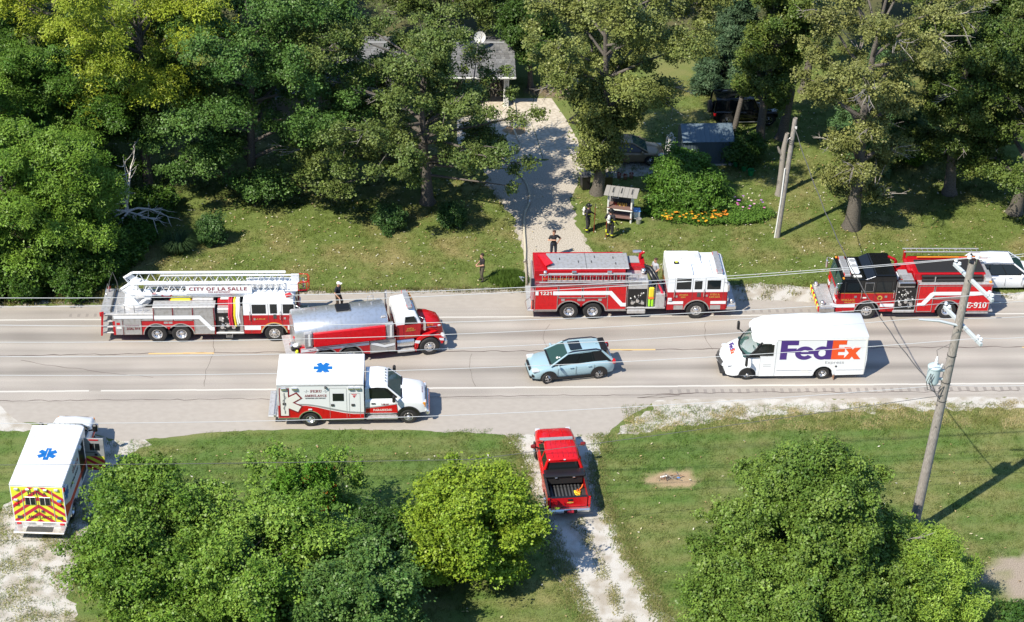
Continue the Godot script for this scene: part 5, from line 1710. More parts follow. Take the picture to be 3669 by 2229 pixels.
func engine_910() -> void:
	var t := thing("fire_engine", "red fire engine with a black cab roof, facing left at the right end", "fire truck", V(17.0, 0, -4.1))
	var Z := 1.25
	bx(t, "chassis", "black_matt", V(4.7, 0.58, 0), V(8.6, 0.3, 1.1))
	wheel(t, V(2.4, 0.54, Z - 0.02), 0.54, 0.38)
	wheel(t, V(2.4, 0.54, -Z + 0.02), 0.54, 0.38, "truck", -1.0)
	wheel(t, V(6.82, 0.53, Z - 0.02), 0.53, 0.62, "dual")
	wheel(t, V(6.82, 0.53, -Z + 0.02), 0.53, 0.62, "dual", -1.0)
	# extended bumper with chevrons
	bx(t, "front_bumper", "steel", V(0.22, 0.6, 0), V(0.85, 0.3, 2.44), 0.03)
	bx(t, "bumper_deck", "tread", V(0.26, 0.77, 0), V(0.8, 0.04, 2.4), 0.01)
	for i in 10:
		var b := Mb.new()
		var z := -1.1 + 0.245 * i
		b.box(V(-0.23, 0.62, z), V(0.06, 0.26, 0.2), 0.01)
		part(b, "chevron", "hivis" if i % 2 == 0 else "red_bright", t)
	for z in [-1.0, 0.95]:
		var sr := Mb.new()
		sr.ball(V(0.0, 0.92, z), V(0.14, 0.14, 0.14))
		part(sr, "siren", "chrome", t)
	# cab
	pris(t, "cab", "red", arched(0.72, 3.86, 0.52, 1.7, [2.4], 0.7, 0.54), -Z, Z)
	pris(t, "cab_upper", "gloss_black", [P(0.74, 1.7), P(3.8, 1.7), P(3.8, 2.72), P(2.66, 2.72), P(2.2, 2.5), P(0.95, 2.5), P(0.86, 2.4)], -Z, Z)
	bx(t, "cab_roof", "gloss_black", V(1.6, 2.52, 0), V(1.2, 0.06, 2.4), 0.025)
	bx(t, "raised_roof", "gloss_black", V(3.24, 2.75, 0), V(1.1, 0.1, 2.36), 0.04)
	rod(t, "roof_trim", "chrome", [V(2.14, 2.54, Z - 0.02), V(2.64, 2.75, Z - 0.02)], 0.025, 4)
	pris(t, "windshield", "glass_teal", [P(0.72, 1.74), P(0.78, 1.74), P(0.9, 2.42), P(0.84, 2.42)], -1.14, 1.14)
	bx(t, "wind_divider", "black", V(0.79, 2.08, 0), V(0.06, 0.7, 0.06))
	bx(t, "grille", "chrome", V(0.7, 1.2, 0), V(0.06, 0.8, 1.1), 0.02)
	bx(t, "front_panel", "red", V(0.73, 1.1, 0), V(0.05, 1.1, 2.44), 0.02)
	for s in [-1.0, 1.0]:
		bx(t, "headlight", "lens_red", V(0.68, 1.32, s * 0.9), V(0.08, 0.2, 0.4), 0.03)
		bx(t, "headlight", "lens_clear", V(0.68, 1.08, s * 0.9), V(0.08, 0.2, 0.4), 0.03)
		rod(t, "mirror_arm", "chrome", [V(0.85, 2.35, s * 1.25), V(0.55, 2.4, s * 1.4), V(0.55, 1.75, s * 1.4)], 0.028)
		bx(t, "mirror", "chrome", V(0.55, 2.0, s * 1.4), V(0.12, 0.5, 0.22), 0.04)
	light_bar(t, V(1.18, 2.64, 0), V(0.34, 0.16, 2.0))
	bx(t, "clearance_lamp", "amber", V(0.95, 2.56, 1.1), V(0.1, 0.08, 0.16), 0.02)
	bx(t, "clearance_lamp", "amber", V(0.95, 2.56, -1.1), V(0.1, 0.08, 0.16), 0.02)
	var ac := bx(t, "air_conditioner", "white", V(1.68, 2.64, -0.02), V(0.46, 0.2, 1.5), 0.07)
	for z in [-0.45, 0.1]:
		var c := Mb.new()
		c.cyl(V(1.68, 2.74, z), V(1.68, 2.75, z), 0.17, 0.17, 14)
		part(c, "fan_grille", "grey", ac)
	bx(t, "roof_tray", "coat_white", V(1.74, 2.58, 0.92), V(0.44, 0.06, 0.2), 0.02)
	cab_window(t, 1.18, 1.84, 1.86, 2.32, Z, "gloss_black")
	cab_window(t, 2.16, 2.6, 1.82, 2.34, Z, "steel")
	cab_window(t, 2.76, 3.58, 1.82, 2.4, Z, "gloss_black")
	for x in [1.06, 1.98, 2.69, 3.66]:
		pan(t, "door_seam", "dark_grey", x - 0.008, x + 0.008, 0.6, 2.42, Z, 0.004)
	pan(t, "trim_line", "gold", 0.74, 3.84, 1.695, 1.715, Z, 0.004)
	grab_rail(t, 1.98, 1.4, 1.86, Z)
	grab_rail(t, 3.74, 1.4, 1.86, Z)
	for x in [1.68, 3.34]:
		pan(t, "door_latch", "steel", x - 0.07, x + 0.07, 1.42, 1.54, Z, 0.02)
	pan(t, "marker_light", "coat_white", 2.08, 2.28, 1.38, 1.45, Z, 0.02)
	words(t, "WALLACE", "gold", V(1.3, 1.28, Z + 0.006), 0.74, 0.11, "Droid Serif")
	words(t, "FIRE PROT. DIST.", "gold", V(1.42, 1.12, Z + 0.006), 0.6, 0.06, "Droid Serif")
	var em := Mb.new()
	em.cyl(V(3.02, 1.4, Z), V(3.02, 1.4, Z + 0.01), 0.15, 0.15, 8)
	var e2 := part(em, "badge", "gold", t)
	em = Mb.new()
	em.cyl(V(3.02, 1.4, Z + 0.01), V(3.02, 1.4, Z + 0.014), 0.07, 0.07, 8)
	part(em, "badge_centre", "maroon", e2)
	side_stripe(t, "white", [P(0.3, 1.05), P(0.5, 0.85), P(0.74, 0.8), P(1.72, 0.8), P(1.7, 1.0), P(0.74, 1.0), P(0.5, 1.08)], Z)
	pan(t, "stripe", "white", 3.08, 3.84, 0.82, 1.02, Z, 0.006)
	pan(t, "cab_step", "steel", 1.05, 1.72, 0.52, 0.58, Z, 0.02)
	arch_trim(t, "steel", 2.4, 0.54, 0.66, Z, 0.06)
	# pump
	bx(t, "pump_house", "black_matt", V(4.42, 1.3, 0), V(1.2, 1.4, 2.36))
	pan(t, "pump_panel", "black", 3.9, 4.98, 0.62, 2.0, 1.19, 0.02)
	gauges(t, 3.94, 4.94, 0.66, 1.96, 1.21, 21, 2.4)
	bx(t, "gauge_box", "steel", V(4.4, 2.2, 1.1), V(0.94, 0.32, 0.34), 0.03)
	pan(t, "gauge_strip", "black", 4.02, 4.86, 2.14, 2.32, 1.27, 0.01)
	bx(t, "pump_step", "tread", V(4.42, 0.52, 1.1), V(1.2, 0.14, 0.36), 0.02)
	bx(t, "pump_top", "red", V(4.4, 2.06, -0.2), V(1.1, 0.14, 1.8), 0.02)
	bx(t, "top_tray", "alloy", V(4.5, 2.42, 0.75), V(0.6, 0.05, 0.7), 0.01)
	bx(t, "clear_case", "grey", V(4.35, 2.3, 0.3), V(0.5, 0.34, 0.5), 0.03)
	bx(t, "white_roll", "coat_white", V(3.98, 2.32, 0.5), V(0.2, 0.34, 0.5), 0.08)
	rod(t, "deck_gun", "red", [V(4.1, 2.1, -0.6), V(4.15, 2.6, -0.6), V(4.0, 2.75, -0.6)], 0.09, 7)
	rod(t, "deck_gun_barrel", "red", [V(4.1, 2.7, -0.6), V(3.7, 2.85, -0.7)], 0.07, 7)
	for x in [3.88, 5.02]:
		rod(t, "panel_post", "steel", [V(x, 0.6, 1.22), V(x, 2.4, 1.22)], 0.035, 4)
	# body
	pris(t, "body", "red", arched(5.05, 9.12, 0.44, 2.2, [6.82], 0.68, 0.53), -Z, Z)
	bx(t, "body_top", "tread", V(7.1, 2.225, 0), V(4.1, 0.05, 2.5), 0.01)
	framed_door(t, 5.1, 5.94, 0.5, 2.16, Z, "red_bright", 0)
	framed_door(t, 5.98, 7.6, 1.4, 2.16, Z, "red_bright", 0)
	framed_door(t, 7.64, 9.08, 0.5, 2.16, Z, "red_bright", 0)
	side_stripe(t, "white", [P(9.1, 1.78), P(5.9, 1.78), P(5.75, 1.7), P(5.32, 1.08), P(5.1, 1.06), P(5.1, 0.9), P(5.5, 0.9), P(5.98, 1.56), P(9.1, 1.56)], Z + 0.037)
	pan(t, "rub_rail", "steel", 5.98, 7.6, 1.3, 1.35, Z, 0.03)
	words(t, "E-910", "coat_white", V(8.38, 0.92, Z + 0.04), 1.1, 0.36, "Droid Serif")
	arch_trim(t, "steel", 6.82, 0.53, 0.64, Z, 0.06)
	bx(t, "rear_bumper", "tread", V(9.15, 0.5, 0), V(0.4, 0.1, 2.5), 0.02)
	bx(t, "outrigger_bar", "alloy", V(8.4, 0.42, Z), V(1.4, 0.1, 0.1), 0.01)
	bx(t, "hose_bed", "red", V(6.8, 2.44, -0.12), V(3.9, 0.42, 1.9), 0.02)
	bx(t, "bed_slope", "red", V(4.9, 2.4, -0.4), V(0.5, 0.4, 1.3), 0.1)
	bx(t, "bed_cover", "black_matt", V(6.9, 2.67, 0.05), V(3.62, 0.08, 1.3), 0.04)
	for y in [[2.36, 1.0], [2.54, 0.92]]:
		rod(t, "suction_tube", "black_matt", [V(5.25, y[0], y[1]), V(8.55, y[0], y[1])], 0.085, 10)
	bx(t, "tube_strap", "chrome", V(5.95, 2.45, 1.06), V(0.05, 0.34, 0.1))
	bx(t, "rear_cabinet", "alloy", V(8.85, 2.4, 0.7), V(0.4, 0.36, 0.8), 0.02)
	pan(t, "work_lamp", "lens_clear", 8.7, 9.0, 2.36, 2.5, 1.1, 0.02)
	bx(t, "marker_light", "amber", V(9.0, 2.3, 1.12), V(0.14, 0.12, 0.1), 0.02)
	bx(t, "ladder_frame", "red", V(4.7, 2.65, -1.05), V(0.12, 0.6, 0.24), 0.02)
	ladder(t, "top_ladder", "alloy", V(4.6, 3.0, -1.25), V(8.8, 3.0, -1.2), V(0, 0.03, 0.4), 14)
	rod(t, "pike_pole", "amber", [V(5.3, 2.78, -0.72), V(8.9, 2.76, -0.7)], 0.04, 5)
	rod(t, "pike_pole", "red_bright", [V(7.6, 2.8, -0.6), V(9.2, 2.78, -0.6)], 0.045, 5)


func tanker() -> void:
	var t := thing("tanker_truck", "silver water tanker with red hood and white cab, angled on the road", "fire truck", V(-4.32, 0, 0.32), 11.0)
	# local: z = 0 is the near side plane, x = 0 the front axle
	var w := -1.22
	wheel(t, V(0, 0.53, -0.02), 0.53, 0.34)
	wheel(t, V(0, 0.53, -2.42), 0.53, 0.34, "truck", -1.0)
	for x in [-4.2, -5.5]:
		wheel(t, V(x, 0.52, -0.02), 0.52, 0.6, "dual")
		wheel(t, V(x, 0.52, -2.42), 0.52, 0.6, "dual", -1.0)
	bx(t, "chassis", "black_matt", V(-3.2, 0.72, w), V(7.4, 0.3, 1.0))
	# tank: rounded box section swept along x
	var b := Mb.new()
	var rings := []
	for e in [[-7.0, 0.96], [-6.95, 1.0], [-2.2, 1.0], [-2.15, 0.96]]:
		var ring := []
		for i in 28:
			var a := TAU * i / 28
			var c := cos(a)
			var s := sin(a)
			ring.append(V(e[0], 1.78 + 0.92 * e[1] * signf(s) * pow(absf(s), 0.75), w + 1.12 * e[1] * signf(c) * pow(absf(c), 0.8)))
		rings.append(ring)
	b.loft(rings)
	var tk := part(b, "water_tank", "tank", t)
	for i in 7:
		bx(tk, "tank_foot", "alloy", V(-6.4 + 0.62 * i + (0.5 if i > 3 else 0.0), 2.7, w - 0.25), V(0.06, 0.02, 0.24))
	bx(tk, "hatch", "black", V(-4.35, 2.74, w - 0.1), V(0.72, 0.12, 0.62), 0.03)
	bx(tk, "hatch_lip", "dark_grey", V(-4.0, 2.72, w - 0.1), V(0.12, 0.08, 0.66), 0.02)
	for z in [0.75, -0.8]:
		bx(tk, "tank_lamp", "alloy", V(-2.35, 2.45, w + z), V(0.26, 0.2, 0.3), 0.04)
	rod(tk, "tank_rail", "chrome", [V(-2.6, 2.5, w - 0.85), V(-2.6, 2.75, w - 0.85), V(-2.9, 2.75, w - 0.85), V(-2.9, 2.5, w - 0.85)], 0.02, 4)
	# side body below the tank
	pris(t, "body", "red", [P(-6.8, 1.34), P(-6.8, 0.62), P(-6.2, 0.62)] + arc(-5.5, 0.52, 0.68, 172, 28, 9) + arc(-4.2, 0.52, 0.68, 152, 8, 9) + [P(-3.2, 0.55), P(-1.78, 0.55), P(-1.78, 1.34)], -2.4, -0.02)
	pan(t, "stripe", "white", -6.75, -3.2, 1.1, 1.24, -0.02, 0.012)
	pan(t, "stripe", "white", -6.75, -3.2, 1.28, 1.32, -0.02, 0.012)
	words(t, "TRUCK", "maroon", V(-6.15, 1.17, -0.006), 0.42, 0.06)
	arch_trim(t, "steel", -5.5, 0.52, 0.64, -0.02, 0.06, 176, 35)
	arch_trim(t, "steel", -4.2, 0.52, 0.64, -0.02, 0.06, 145, 4)
	framed_door(t, -3.16, -1.82, 0.58, 1.32, -0.02, "shutter", 7)
	side_stripe(t, "white", [P(-3.1, 1.25), P(-2.95, 1.25), P(-2.4, 1.0), P(-1.86, 1.06), P(-1.86, 0.92), P(-2.4, 0.86), P(-3.1, 1.12)], 0.018)
	# folding tank box on the side
	var fb := Mb.new()
	fb.t = Transform3D(Basis(V(1, 0, 0), V(0, 0.99, -0.13), V(0, 0.13, 0.99)), V(-4.2, 1.78, -0.04))
	fb.box(Z3, V(3.74, 0.74, 0.26), 0.02)
	part(fb, "folding_tank_cover", "red_bright", t)
	for x in [-6.34, -2.1]:
		bx(t, "tank_bracket", "alloy", V(x, 1.8, -0.12), V(0.4, 0.86, 0.3), 0.02)
		bx(t, "bracket_edge", "coat_white", V(x + 0.05, 1.82, 0.04), V(0.1, 0.7, 0.03))
	# rear end
	bx(t, "rear_platform", "tread", V(-7.15, 0.66, w), V(0.6, 0.08, 2.4), 0.02)
	bx(t, "rear_plate", "steel", V(-6.99, 1.2, w), V(0.06, 1.1, 2.2), 0.02)
	bx(t, "rear_valve", "chrome", V(-7.1, 1.1, w + 0.5), V(0.3, 0.36, 0.4), 0.08)
	var rl := Mb.new()
	rl.cyl(V(-7.02, 1.85, -0.3), V(-7.08, 1.85, -0.3), 0.1, 0.1, 10)
	part(rl, "rear_light", "lens_red", t)
	var gear := bx(t, "hung_coat", "black", V(-7.1, 1.32, -0.12), V(0.26, 0.3, 0.26), 0.08)
	bx(gear, "coat_sleeve", "hivis", V(-6.95, 1.02, -0.03), V(0.16, 0.5, 0.16), 0.05)
	var hl := Mb.new()
	hl.ball(V(-6.98, 1.52, -0.1), V(0.16, 0.1, 0.14))
	part(hl, "hung_helmet", "coat_white", t)
	# cab
	pris(t, "cab", "red", [P(-1.72, 1.12), P(-0.5, 1.12), P(-0.42, 2.0), P(-1.72, 2.0)], -2.28, -0.16)
	var cu := Mb.new()
	rings = []
	for e in [[-1.74, 1.92, 2.5, 0.0], [-1.68, 1.92, 2.66, 0.04], [-1.1, 1.92, 2.74, 0.06], [-0.75, 1.92, 2.66, 0.06], [-0.62, 1.92, 2.5, 0.05], [-0.42, 1.92, 1.98, 0.0]]:
		var ring := []
		for q in [[-1.06, 0.0], [-1.04, 0.5], [-0.97, 0.86], [-0.8, 1.0], [0.0, 1.03], [0.8, 1.0], [0.97, 0.86], [1.04, 0.5], [1.06, 0.0]]:
			ring.append(V(e[0], lerpf(e[1], e[2], q[1]), w + q[0] * (1.0 - e[3] * q[1])))
		rings.append(ring)
	cu.loft(rings, false, true)
	part(cu, "cab_roof", "white", t)
	var zs := w + 1.055
	var wn := Mb.new()
	wn.prism(PackedVector2Array([P(-1.3, 1.98), P(-1.26, 2.44), P(-0.78, 2.44), P(-0.6, 1.98)]), zs - 0.03, zs + 0.012)
	part(wn, "window", "glass_dark", t)
	patch(t, "windshield", "glass_teal", V(-0.4, 2.0, w - 0.98), V(-0.4, 2.0, w + 0.98), V(-0.66, 2.58, w + 0.88), V(-0.66, 2.58, w - 0.88), 0.03, 0.97, 0.02, 0.9, V(1, 0.5, 0), 0.03)
	pan(t, "door_seam", "red_dark", -1.36, -1.34, 1.2, 1.98, -0.16, 0.01)
	pan(t, "door_trim", "gold", -1.3, -0.55, 1.22, 1.23, -0.16, 0.008)
	words(t, "UTICA", "gold", V(-1.0, 1.72, -0.15), 0.36, 0.09, "Droid Serif")
	words(t, "FIRE DISTRICT", "gold", V(-0.98, 1.6, -0.15), 0.5, 0.06, "Droid Serif")
	light_bar(t, V(-0.98, 2.86, w), V(0.28, 0.14, 1.7))
	for i in 4:
		bx(t, "clearance_lamp", "amber", V(-0.72, 2.7, w - 0.5 + 0.2 * i - 0.3), V(0.12, 0.06, 0.1), 0.02)
	bx(t, "cab_step", "tread", V(-1.25, 0.42, -0.22), V(0.9, 0.12, 0.4), 0.02)
	var ft := Mb.new()
	ft.cyl(V(-1.7, 0.82, -0.42), V(-0.8, 0.82, -0.42), 0.3, 0.3, 12)
	part(ft, "fuel_tank", "chrome", t)
	# hood and fenders
	var hd := Mb.new()
	rings = []
	for e in [[-0.45, 0.78, 1.95, 1.1], [0.1, 0.74, 1.86, 1.0], [0.6, 0.64, 1.66, 0.9], [0.78, 0.52, 1.4, 0.8], [0.84, 0.48, 1.2, 0.75]]:
		var ring := []
		for q in [[-1.0, 0.0], [-1.0, 0.6], [-0.85, 0.9], [-0.5, 1.0], [0, 1.03], [0.5, 1.0], [0.85, 0.9], [1.0, 0.6], [1.0, 0.0]]:
			ring.append(V(e[0], lerpf(e[3] - 0.4, e[2], q[1]), w + q[0] * e[1]))
		rings.append(ring)
	hd.loft(rings, false, true)
	part(hd, "hood", "red_bright", t)
	for s in [[-0.08, 1.0], [-2.36, -1.0]]:
		var fn := Mb.new()
		fn.prism(PackedVector2Array([P(-0.78, 0.5), P(-0.62, 0.5)] + arc(0, 0.53, 0.62, 178, 10, 12) + [P(0.7, 0.62), P(0.78, 0.95), P(0.5, 1.2), P(-0.3, 1.26), P(-0.66, 1.05)]), minf(s[0], s[0] - s[1] * 0.52), maxf(s[0], s[0] - s[1] * 0.52))
		part(fn, "fender", "red_bright", t)
		bx(t, "headlight", "lens_clear", V(0.74, 0.98, s[0] - s[1] * 0.2), V(0.2, 0.24, 0.32), 0.05)
	side_stripe(t, "white", [P(-0.74, 1.0), P(-0.8, 0.85), P(-0.55, 0.78), P(-0.48, 0.95)], -0.08)
	side_stripe(t, "white", [P(0.5, 0.98), P(0.55, 0.84), P(0.76, 0.8), P(0.76, 0.95)], -0.08)
	bx(t, "mud_flap", "red_bright", V(-0.72, 0.55, -0.3), V(0.1, 0.5, 0.44), 0.02)
	bx(t, "front_bumper", "chrome", V(0.86, 0.62, w), V(0.2, 0.34, 2.2), 0.06)
	rod(t, "hood_rail", "chrome", [V(-0.3, 1.5, w + 0.78), V(0.45, 1.44, w + 0.68)], 0.02, 4)
	words(t, "ENGINE", "gold", V(0.1, 1.62, w + 0.765), 0.34, 0.08, "Droid Serif")
	bx(t, "marker_light", "lens_clear", V(0.62, 1.42, w + 0.6), V(0.16, 0.1, 0.06), 0.02)
	rod(t, "mirror_arm", "chrome", [V(-0.5, 2.35, w + 1.0), V(-0.3, 2.4, w + 1.3), V(-0.3, 1.8, w + 1.3)], 0.025)
	bx(t, "mirror", "chrome", V(-0.3, 2.0, w + 1.32), V(0.12, 0.6, 0.22), 0.05)
	rod(t, "stack", "chrome", [V(-1.9, 1.2, w - 1.05), V(-1.9, 2.9, w - 1.05)], 0.07, 8)


# a pickup style cab: x = 0 the back of the cab, facing +x; W half width
func van_cab(t: Node, x0: float, z0: float, W: float, m: String, low: String, yb := 0.62, detail := true) -> void:
	var b := Mb.new()
	var rings := []
	# lower body and hood: x, top, half width top
	for e in [[0.0, 1.46, 1.0], [1.25, 1.5, 1.0], [1.62, 1.5, 0.98], [2.2, 1.42, 0.96], [2.7, 1.34, 0.93], [2.92, 1.22, 0.88], [3.02, 1.0, 0.84], [3.04, 0.7, 0.84]]:
		var ring := []
		for q in [[-1.0, yb], [-1.0, e[1] - 0.22], [-0.96, e[1] - 0.07], [-0.82, e[1]], [0.0, e[1] + 0.05], [0.82, e[1]], [0.96, e[1] - 0.07], [1.0, e[1] - 0.22], [1.0, yb]]:
			ring.append(V(x0 + e[0], q[1], z0 + q[0] * W * e[2]))
		rings.append(ring)
	b.loft(rings, true, true)
	part(b, "cab", m, t)
	var g := Mb.new()
	rings = []
	for e in [[0.02, 2.1, 0.9], [0.06, 2.2, 0.88], [0.6, 2.24, 0.87], [1.0, 2.2, 0.85], [1.12, 2.12, 0.83]]:
		var ring := []
		for q in [[-1.0, 0.0], [-0.97, 0.55], [-0.88, 0.85], [-0.6, 1.0], [0, 1.05], [0.6, 1.0], [0.88, 0.85], [0.97, 0.55], [1.0, 0.0]]:
			ring.append(V(x0 + e[0], e[1] - 0.14 + 0.14 * q[1], z0 + q[0] * W * e[2]))
		rings.append(ring)
	g.loft(rings, true, true)
	part(g, "cab_roof", m, t)
	# pillars, glass
	var inner := Mb.new()
	inner.prism(PackedVector2Array([P(x0 + 0.05, 1.4), P(x0 + 1.66, 1.4), P(x0 + 1.08, 2.02), P(x0 + 0.05, 2.04)]), z0 - W * 0.88, z0 + W * 0.88)
	part(inner, "cabin", "black", t)
	for s in [-1.0, 1.0]:
		rod(t, "pillar", m, [V(x0 + 1.74, 1.48, z0 + s * W * 0.92), V(x0 + 1.1, 2.08, z0 + s * W * 0.83)], 0.05, 5)
		pris(t, "pillar", m, [P(x0, 1.4), P(x0 + 0.22, 1.4), P(x0 + 0.2, 2.08), P(x0, 2.08)], z0 + s * W * 0.9 - 0.03, z0 + s * W * 0.9 + 0.03)
		var wn := Mb.new()
		wn.prism(PackedVector2Array([P(x0 + 0.22, 1.47), P(x0 + 1.45, 1.47), P(x0 + 0.96, 2.03), P(x0 + 0.2, 2.03)]), z0 + s * W * 0.905 - 0.015, z0 + s * W * 0.905 + 0.015)
		part(wn, "window", "glass_dark", t)
		rod(t, "mirror_arm", "black", [V(x0 + 1.4, 1.55, z0 + s * W * 0.95), V(x0 + 1.4, 1.62, z0 + s * (W + 0.22))], 0.04, 5)
		bx(t, "mirror", "black", V(x0 + 1.42, 1.7, z0 + s * (W + 0.26)), V(0.16, 0.42, 0.24), 0.06)
		bx(t, "headlight", "lens_clear", V(x0 + 2.94, 1.05, z0 + s * W * 0.72), V(0.16, 0.3, 0.24), 0.04)
		bx(t, "turn_signal", "amber", V(x0 + 2.9, 1.04, z0 + s * W * 0.85), V(0.16, 0.28, 0.06), 0.02)
	var sh := W * 0.93
	patch(t, "windshield", "glass_teal", V(x0 + 1.76, 1.5, z0 + sh), V(x0 + 1.76, 1.5, z0 - sh), V(x0 + 1.12, 2.14, z0 - W * 0.82), V(x0 + 1.12, 2.14, z0 + W * 0.82), 0.04, 0.96, 0.0, 0.97, V(1, 1, 0), 0.012)
	bx(t, "cowl", "black", V(x0 + 1.74, 1.5, z0), V(0.16, 0.04, W * 1.8), 0.01)
	bx(t, "grille", "dark_grey", V(x0 + 3.03, 1.0, z0), V(0.06, 0.34, W * 1.15), 0.02)
	bx(t, "front_bumper", "chrome", V(x0 + 3.08, 0.62, z0), V(0.2, 0.28, W * 1.95), 0.06)
	for i in 5:
		bx(t, "clearance_lamp", "black", V(x0 + 1.0, 2.23, z0 - 0.5 + 0.25 * i), V(0.07, 0.03, 0.05), 0.01)


func peru_ambulance() -> void:
	var t := thing("ambulance", "white and red box ambulance on the near lane, blue star on its roof", "ambulance", V(-11.0, 0, 5.27))
	var Z := 1.28
	bx(t, "chassis", "black_matt", V(3.0, 0.5, 0), V(6.6, 0.24, 1.0))
	wheel(t, V(0.74, 0.42, Z - 0.03), 0.42, 0.5, "dual")
	wheel(t, V(0.74, 0.42, -Z + 0.03), 0.42, 0.5, "dual", -1.0)
	wheel(t, V(5.58, 0.42, 1.07), 0.42, 0.28)
	wheel(t, V(5.58, 0.42, -1.07), 0.42, 0.28, "truck", -1.0)
	pris(t, "box", "white", [P(-0.83, 2.58), P(-0.83, 0.55)] + arc(0.74, 0.42, 0.56, 166, 14, 12) + [P(3.4, 0.46), P(3.4, 2.58)], -Z, Z)
	bx(t, "box_roof", "white", V(1.285, 2.6, 0), V(4.25, 0.07, 2.58), 0.03)
	star(t, "blue", V(1.38, 2.637, -0.05), 0.46, Basis(V(0, 0, 1), V(1, 0, 0), V(0, 1, 0)))
	rod(t, "roof_edge", "alloy", [V(-0.84, 2.53, Z + 0.01), V(3.42, 2.53, Z + 0.01)], 0.025, 4)
	# red skirt with swoosh
	var sw := [P(-0.82, 0.6), P(-0.82, 1.32), P(0.2, 1.3), P(0.6, 1.3), P(1.1, 1.2), P(1.7, 1.02), P(2.4, 0.85), P(2.9, 0.78), P(3.39, 0.78), P(3.39, 0.52), P(1.4, 0.52)] + arc(0.74, 0.42, 0.58, 8, 166, 12)
	var a := Mb.new()
	a.prism(PackedVector2Array(sw), Z, Z + 0.006)
	part(a, "red_skirt", "red_bright", t)
	side_stripe(t, "grey", [P(0.2, 1.33), P(0.2, 1.42), P(0.7, 1.4), P(1.3, 1.28), P(1.9, 1.12), P(2.6, 0.95), P(3.39, 0.9), P(3.39, 0.81), P(2.9, 0.82), P(2.4, 0.9), P(1.7, 1.07), P(1.1, 1.24), P(0.6, 1.33)], Z)
	pan(t, "sill", "steel", -0.8, 0.22, 0.52, 0.6, Z, 0.03)
	pan(t, "sill", "steel", 1.3, 3.38, 0.44, 0.52, Z, 0.03)
	arch_trim(t, "chrome", 0.74, 0.42, 0.54, Z, 0.05)
	# star of life with the staff
	var st := [P(-0.74, 0.66), P(-0.74, 2.36), P(-0.24, 2.36), P(-0.24, 1.92), P(0.12, 2.12), P(0.4, 1.75), P(0.02, 1.5), P(0.42, 1.28), P(0.18, 0.85), P(-0.24, 1.06), P(-0.24, 0.66)]
	side_stripe(t, "maroon", st, Z + 0.006, "star_border")
	var si := [P(-0.68, 0.72), P(-0.68, 2.3), P(-0.3, 2.3), P(-0.3, 1.8), P(0.1, 2.02), P(0.3, 1.76), P(-0.1, 1.5), P(0.32, 1.26), P(0.16, 0.95), P(-0.3, 1.18), P(-0.3, 0.72)]
	side_stripe(t, "coat_white", si, Z + 0.012, "star_panel")
	var sk := []
	for i in 16:
		var y := lerpf(0.85, 2.0, i / 15.0)
		sk.append(V(-0.49 + 0.09 * sin(i * 1.1) * (0.4 + i / 22.0), y, Z + 0.026))
	rod(t, "serpent", "grey", sk, 0.014, 4)
	rod(t, "staff", "grey", [V(-0.49, 0.84, Z + 0.022), V(-0.49, 2.1, Z + 0.022)], [0.012, 0.03], 4)
	words(t, "PERU", "maroon", V(1.07, 2.17, Z + 0.006), 0.56, 0.14, "Droid Serif")
	words(t, "AMBULANCE", "maroon", V(1.05, 1.9, Z + 0.006), 1.08, 0.13, "Droid Serif")
	words(t, "ADVANCED LIFE SUPPORT", "navy", V(1.04, 1.75, Z + 0.006), 1.0, 0.06)
	for s in [-1.0, 1.0]:
		rod(t, "pulse_line", "grey", [V(1.07 + s * 0.34, 2.16, Z + 0.004), V(1.07 + s * 0.42, 2.16, Z + 0.004), V(1.07 + s * 0.45, 2.26, Z + 0.004), V(1.07 + s * 0.48, 2.08, Z + 0.004), V(1.07 + s * 0.52, 2.16, Z + 0.004), V(1.07 + s * 0.6, 2.16, Z + 0.004)], 0.008, 4)
	for e in [[1.72, 2.56, 0.56, 2.36], [2.68, 3.22, 0.62, 2.02], [-0.8, -0.26, 0.62, 2.42]]:
		var b := Mb.new()
		for q in [[e[0], e[0] + 0.012, e[2], e[3]], [e[1] - 0.012, e[1], e[2], e[3]], [e[0] + 0.012, e[1] - 0.012, e[3] - 0.012, e[3]]]:
			b.box(V((q[0] + q[1]) / 2, (q[2] + q[3]) / 2, Z + 0.004), V(q[1] - q[0], q[3] - q[2], 0.012))
		part(b, "door_seam", "grey", t)
	cab_window(t, 1.9, 2.4, 1.6, 2.0, Z + 0.004)
	for x in [1.86, 2.86, -0.5]:
		pan(t, "door_latch", "dark_grey", x - 0.08, x + 0.08, 1.28 if x > 0 else 1.38, 1.4 if x > 0 else 1.5, Z + 0.008, 0.03)
	pris(t, "call_sign", "coat_red", [P(2.8, 1.98), P(3.06, 1.98), P(2.93, 1.74)], Z, Z + 0.006)
	words(t, "911", "coat_white", V(2.93, 1.91, Z + 0.008), 0.18, 0.08)
	for x in [-0.5, 0.04, 2.78, 3.12]:
		bx(t, "scene_light", "chrome", V(x, 2.34, Z + 0.05), V(0.28, 0.16, 0.1), 0.03)
	bx(t, "camera_dome", "dark_grey", V(1.55, 2.42, Z + 0.06), V(0.12, 0.12, 0.12), 0.03)
	bx(t, "marker_light", "lens_clear", V(0.76, 1.08, Z + 0.02), V(0.2, 0.09, 0.05), 0.02)
	bx(t, "rear_step", "tread", V(-1.1, 0.52, 0), V(0.5, 0.08, 2.2), 0.02)
	bx(t, "rear_bumper_rail", "steel", V(-1.02, 0.62, 0), V(0.1, 0.12, 2.3), 0.02)
	van_cab(t, 3.45, 0.02, 1.02, "white", "red_bright")
	side_stripe(t, "red_bright", [P(3.47, 0.66), P(3.47, 0.92), P(4.2, 1.02), P(5.0, 1.16), P(5.05, 0.66)], 1.04, "cab_red_flash")
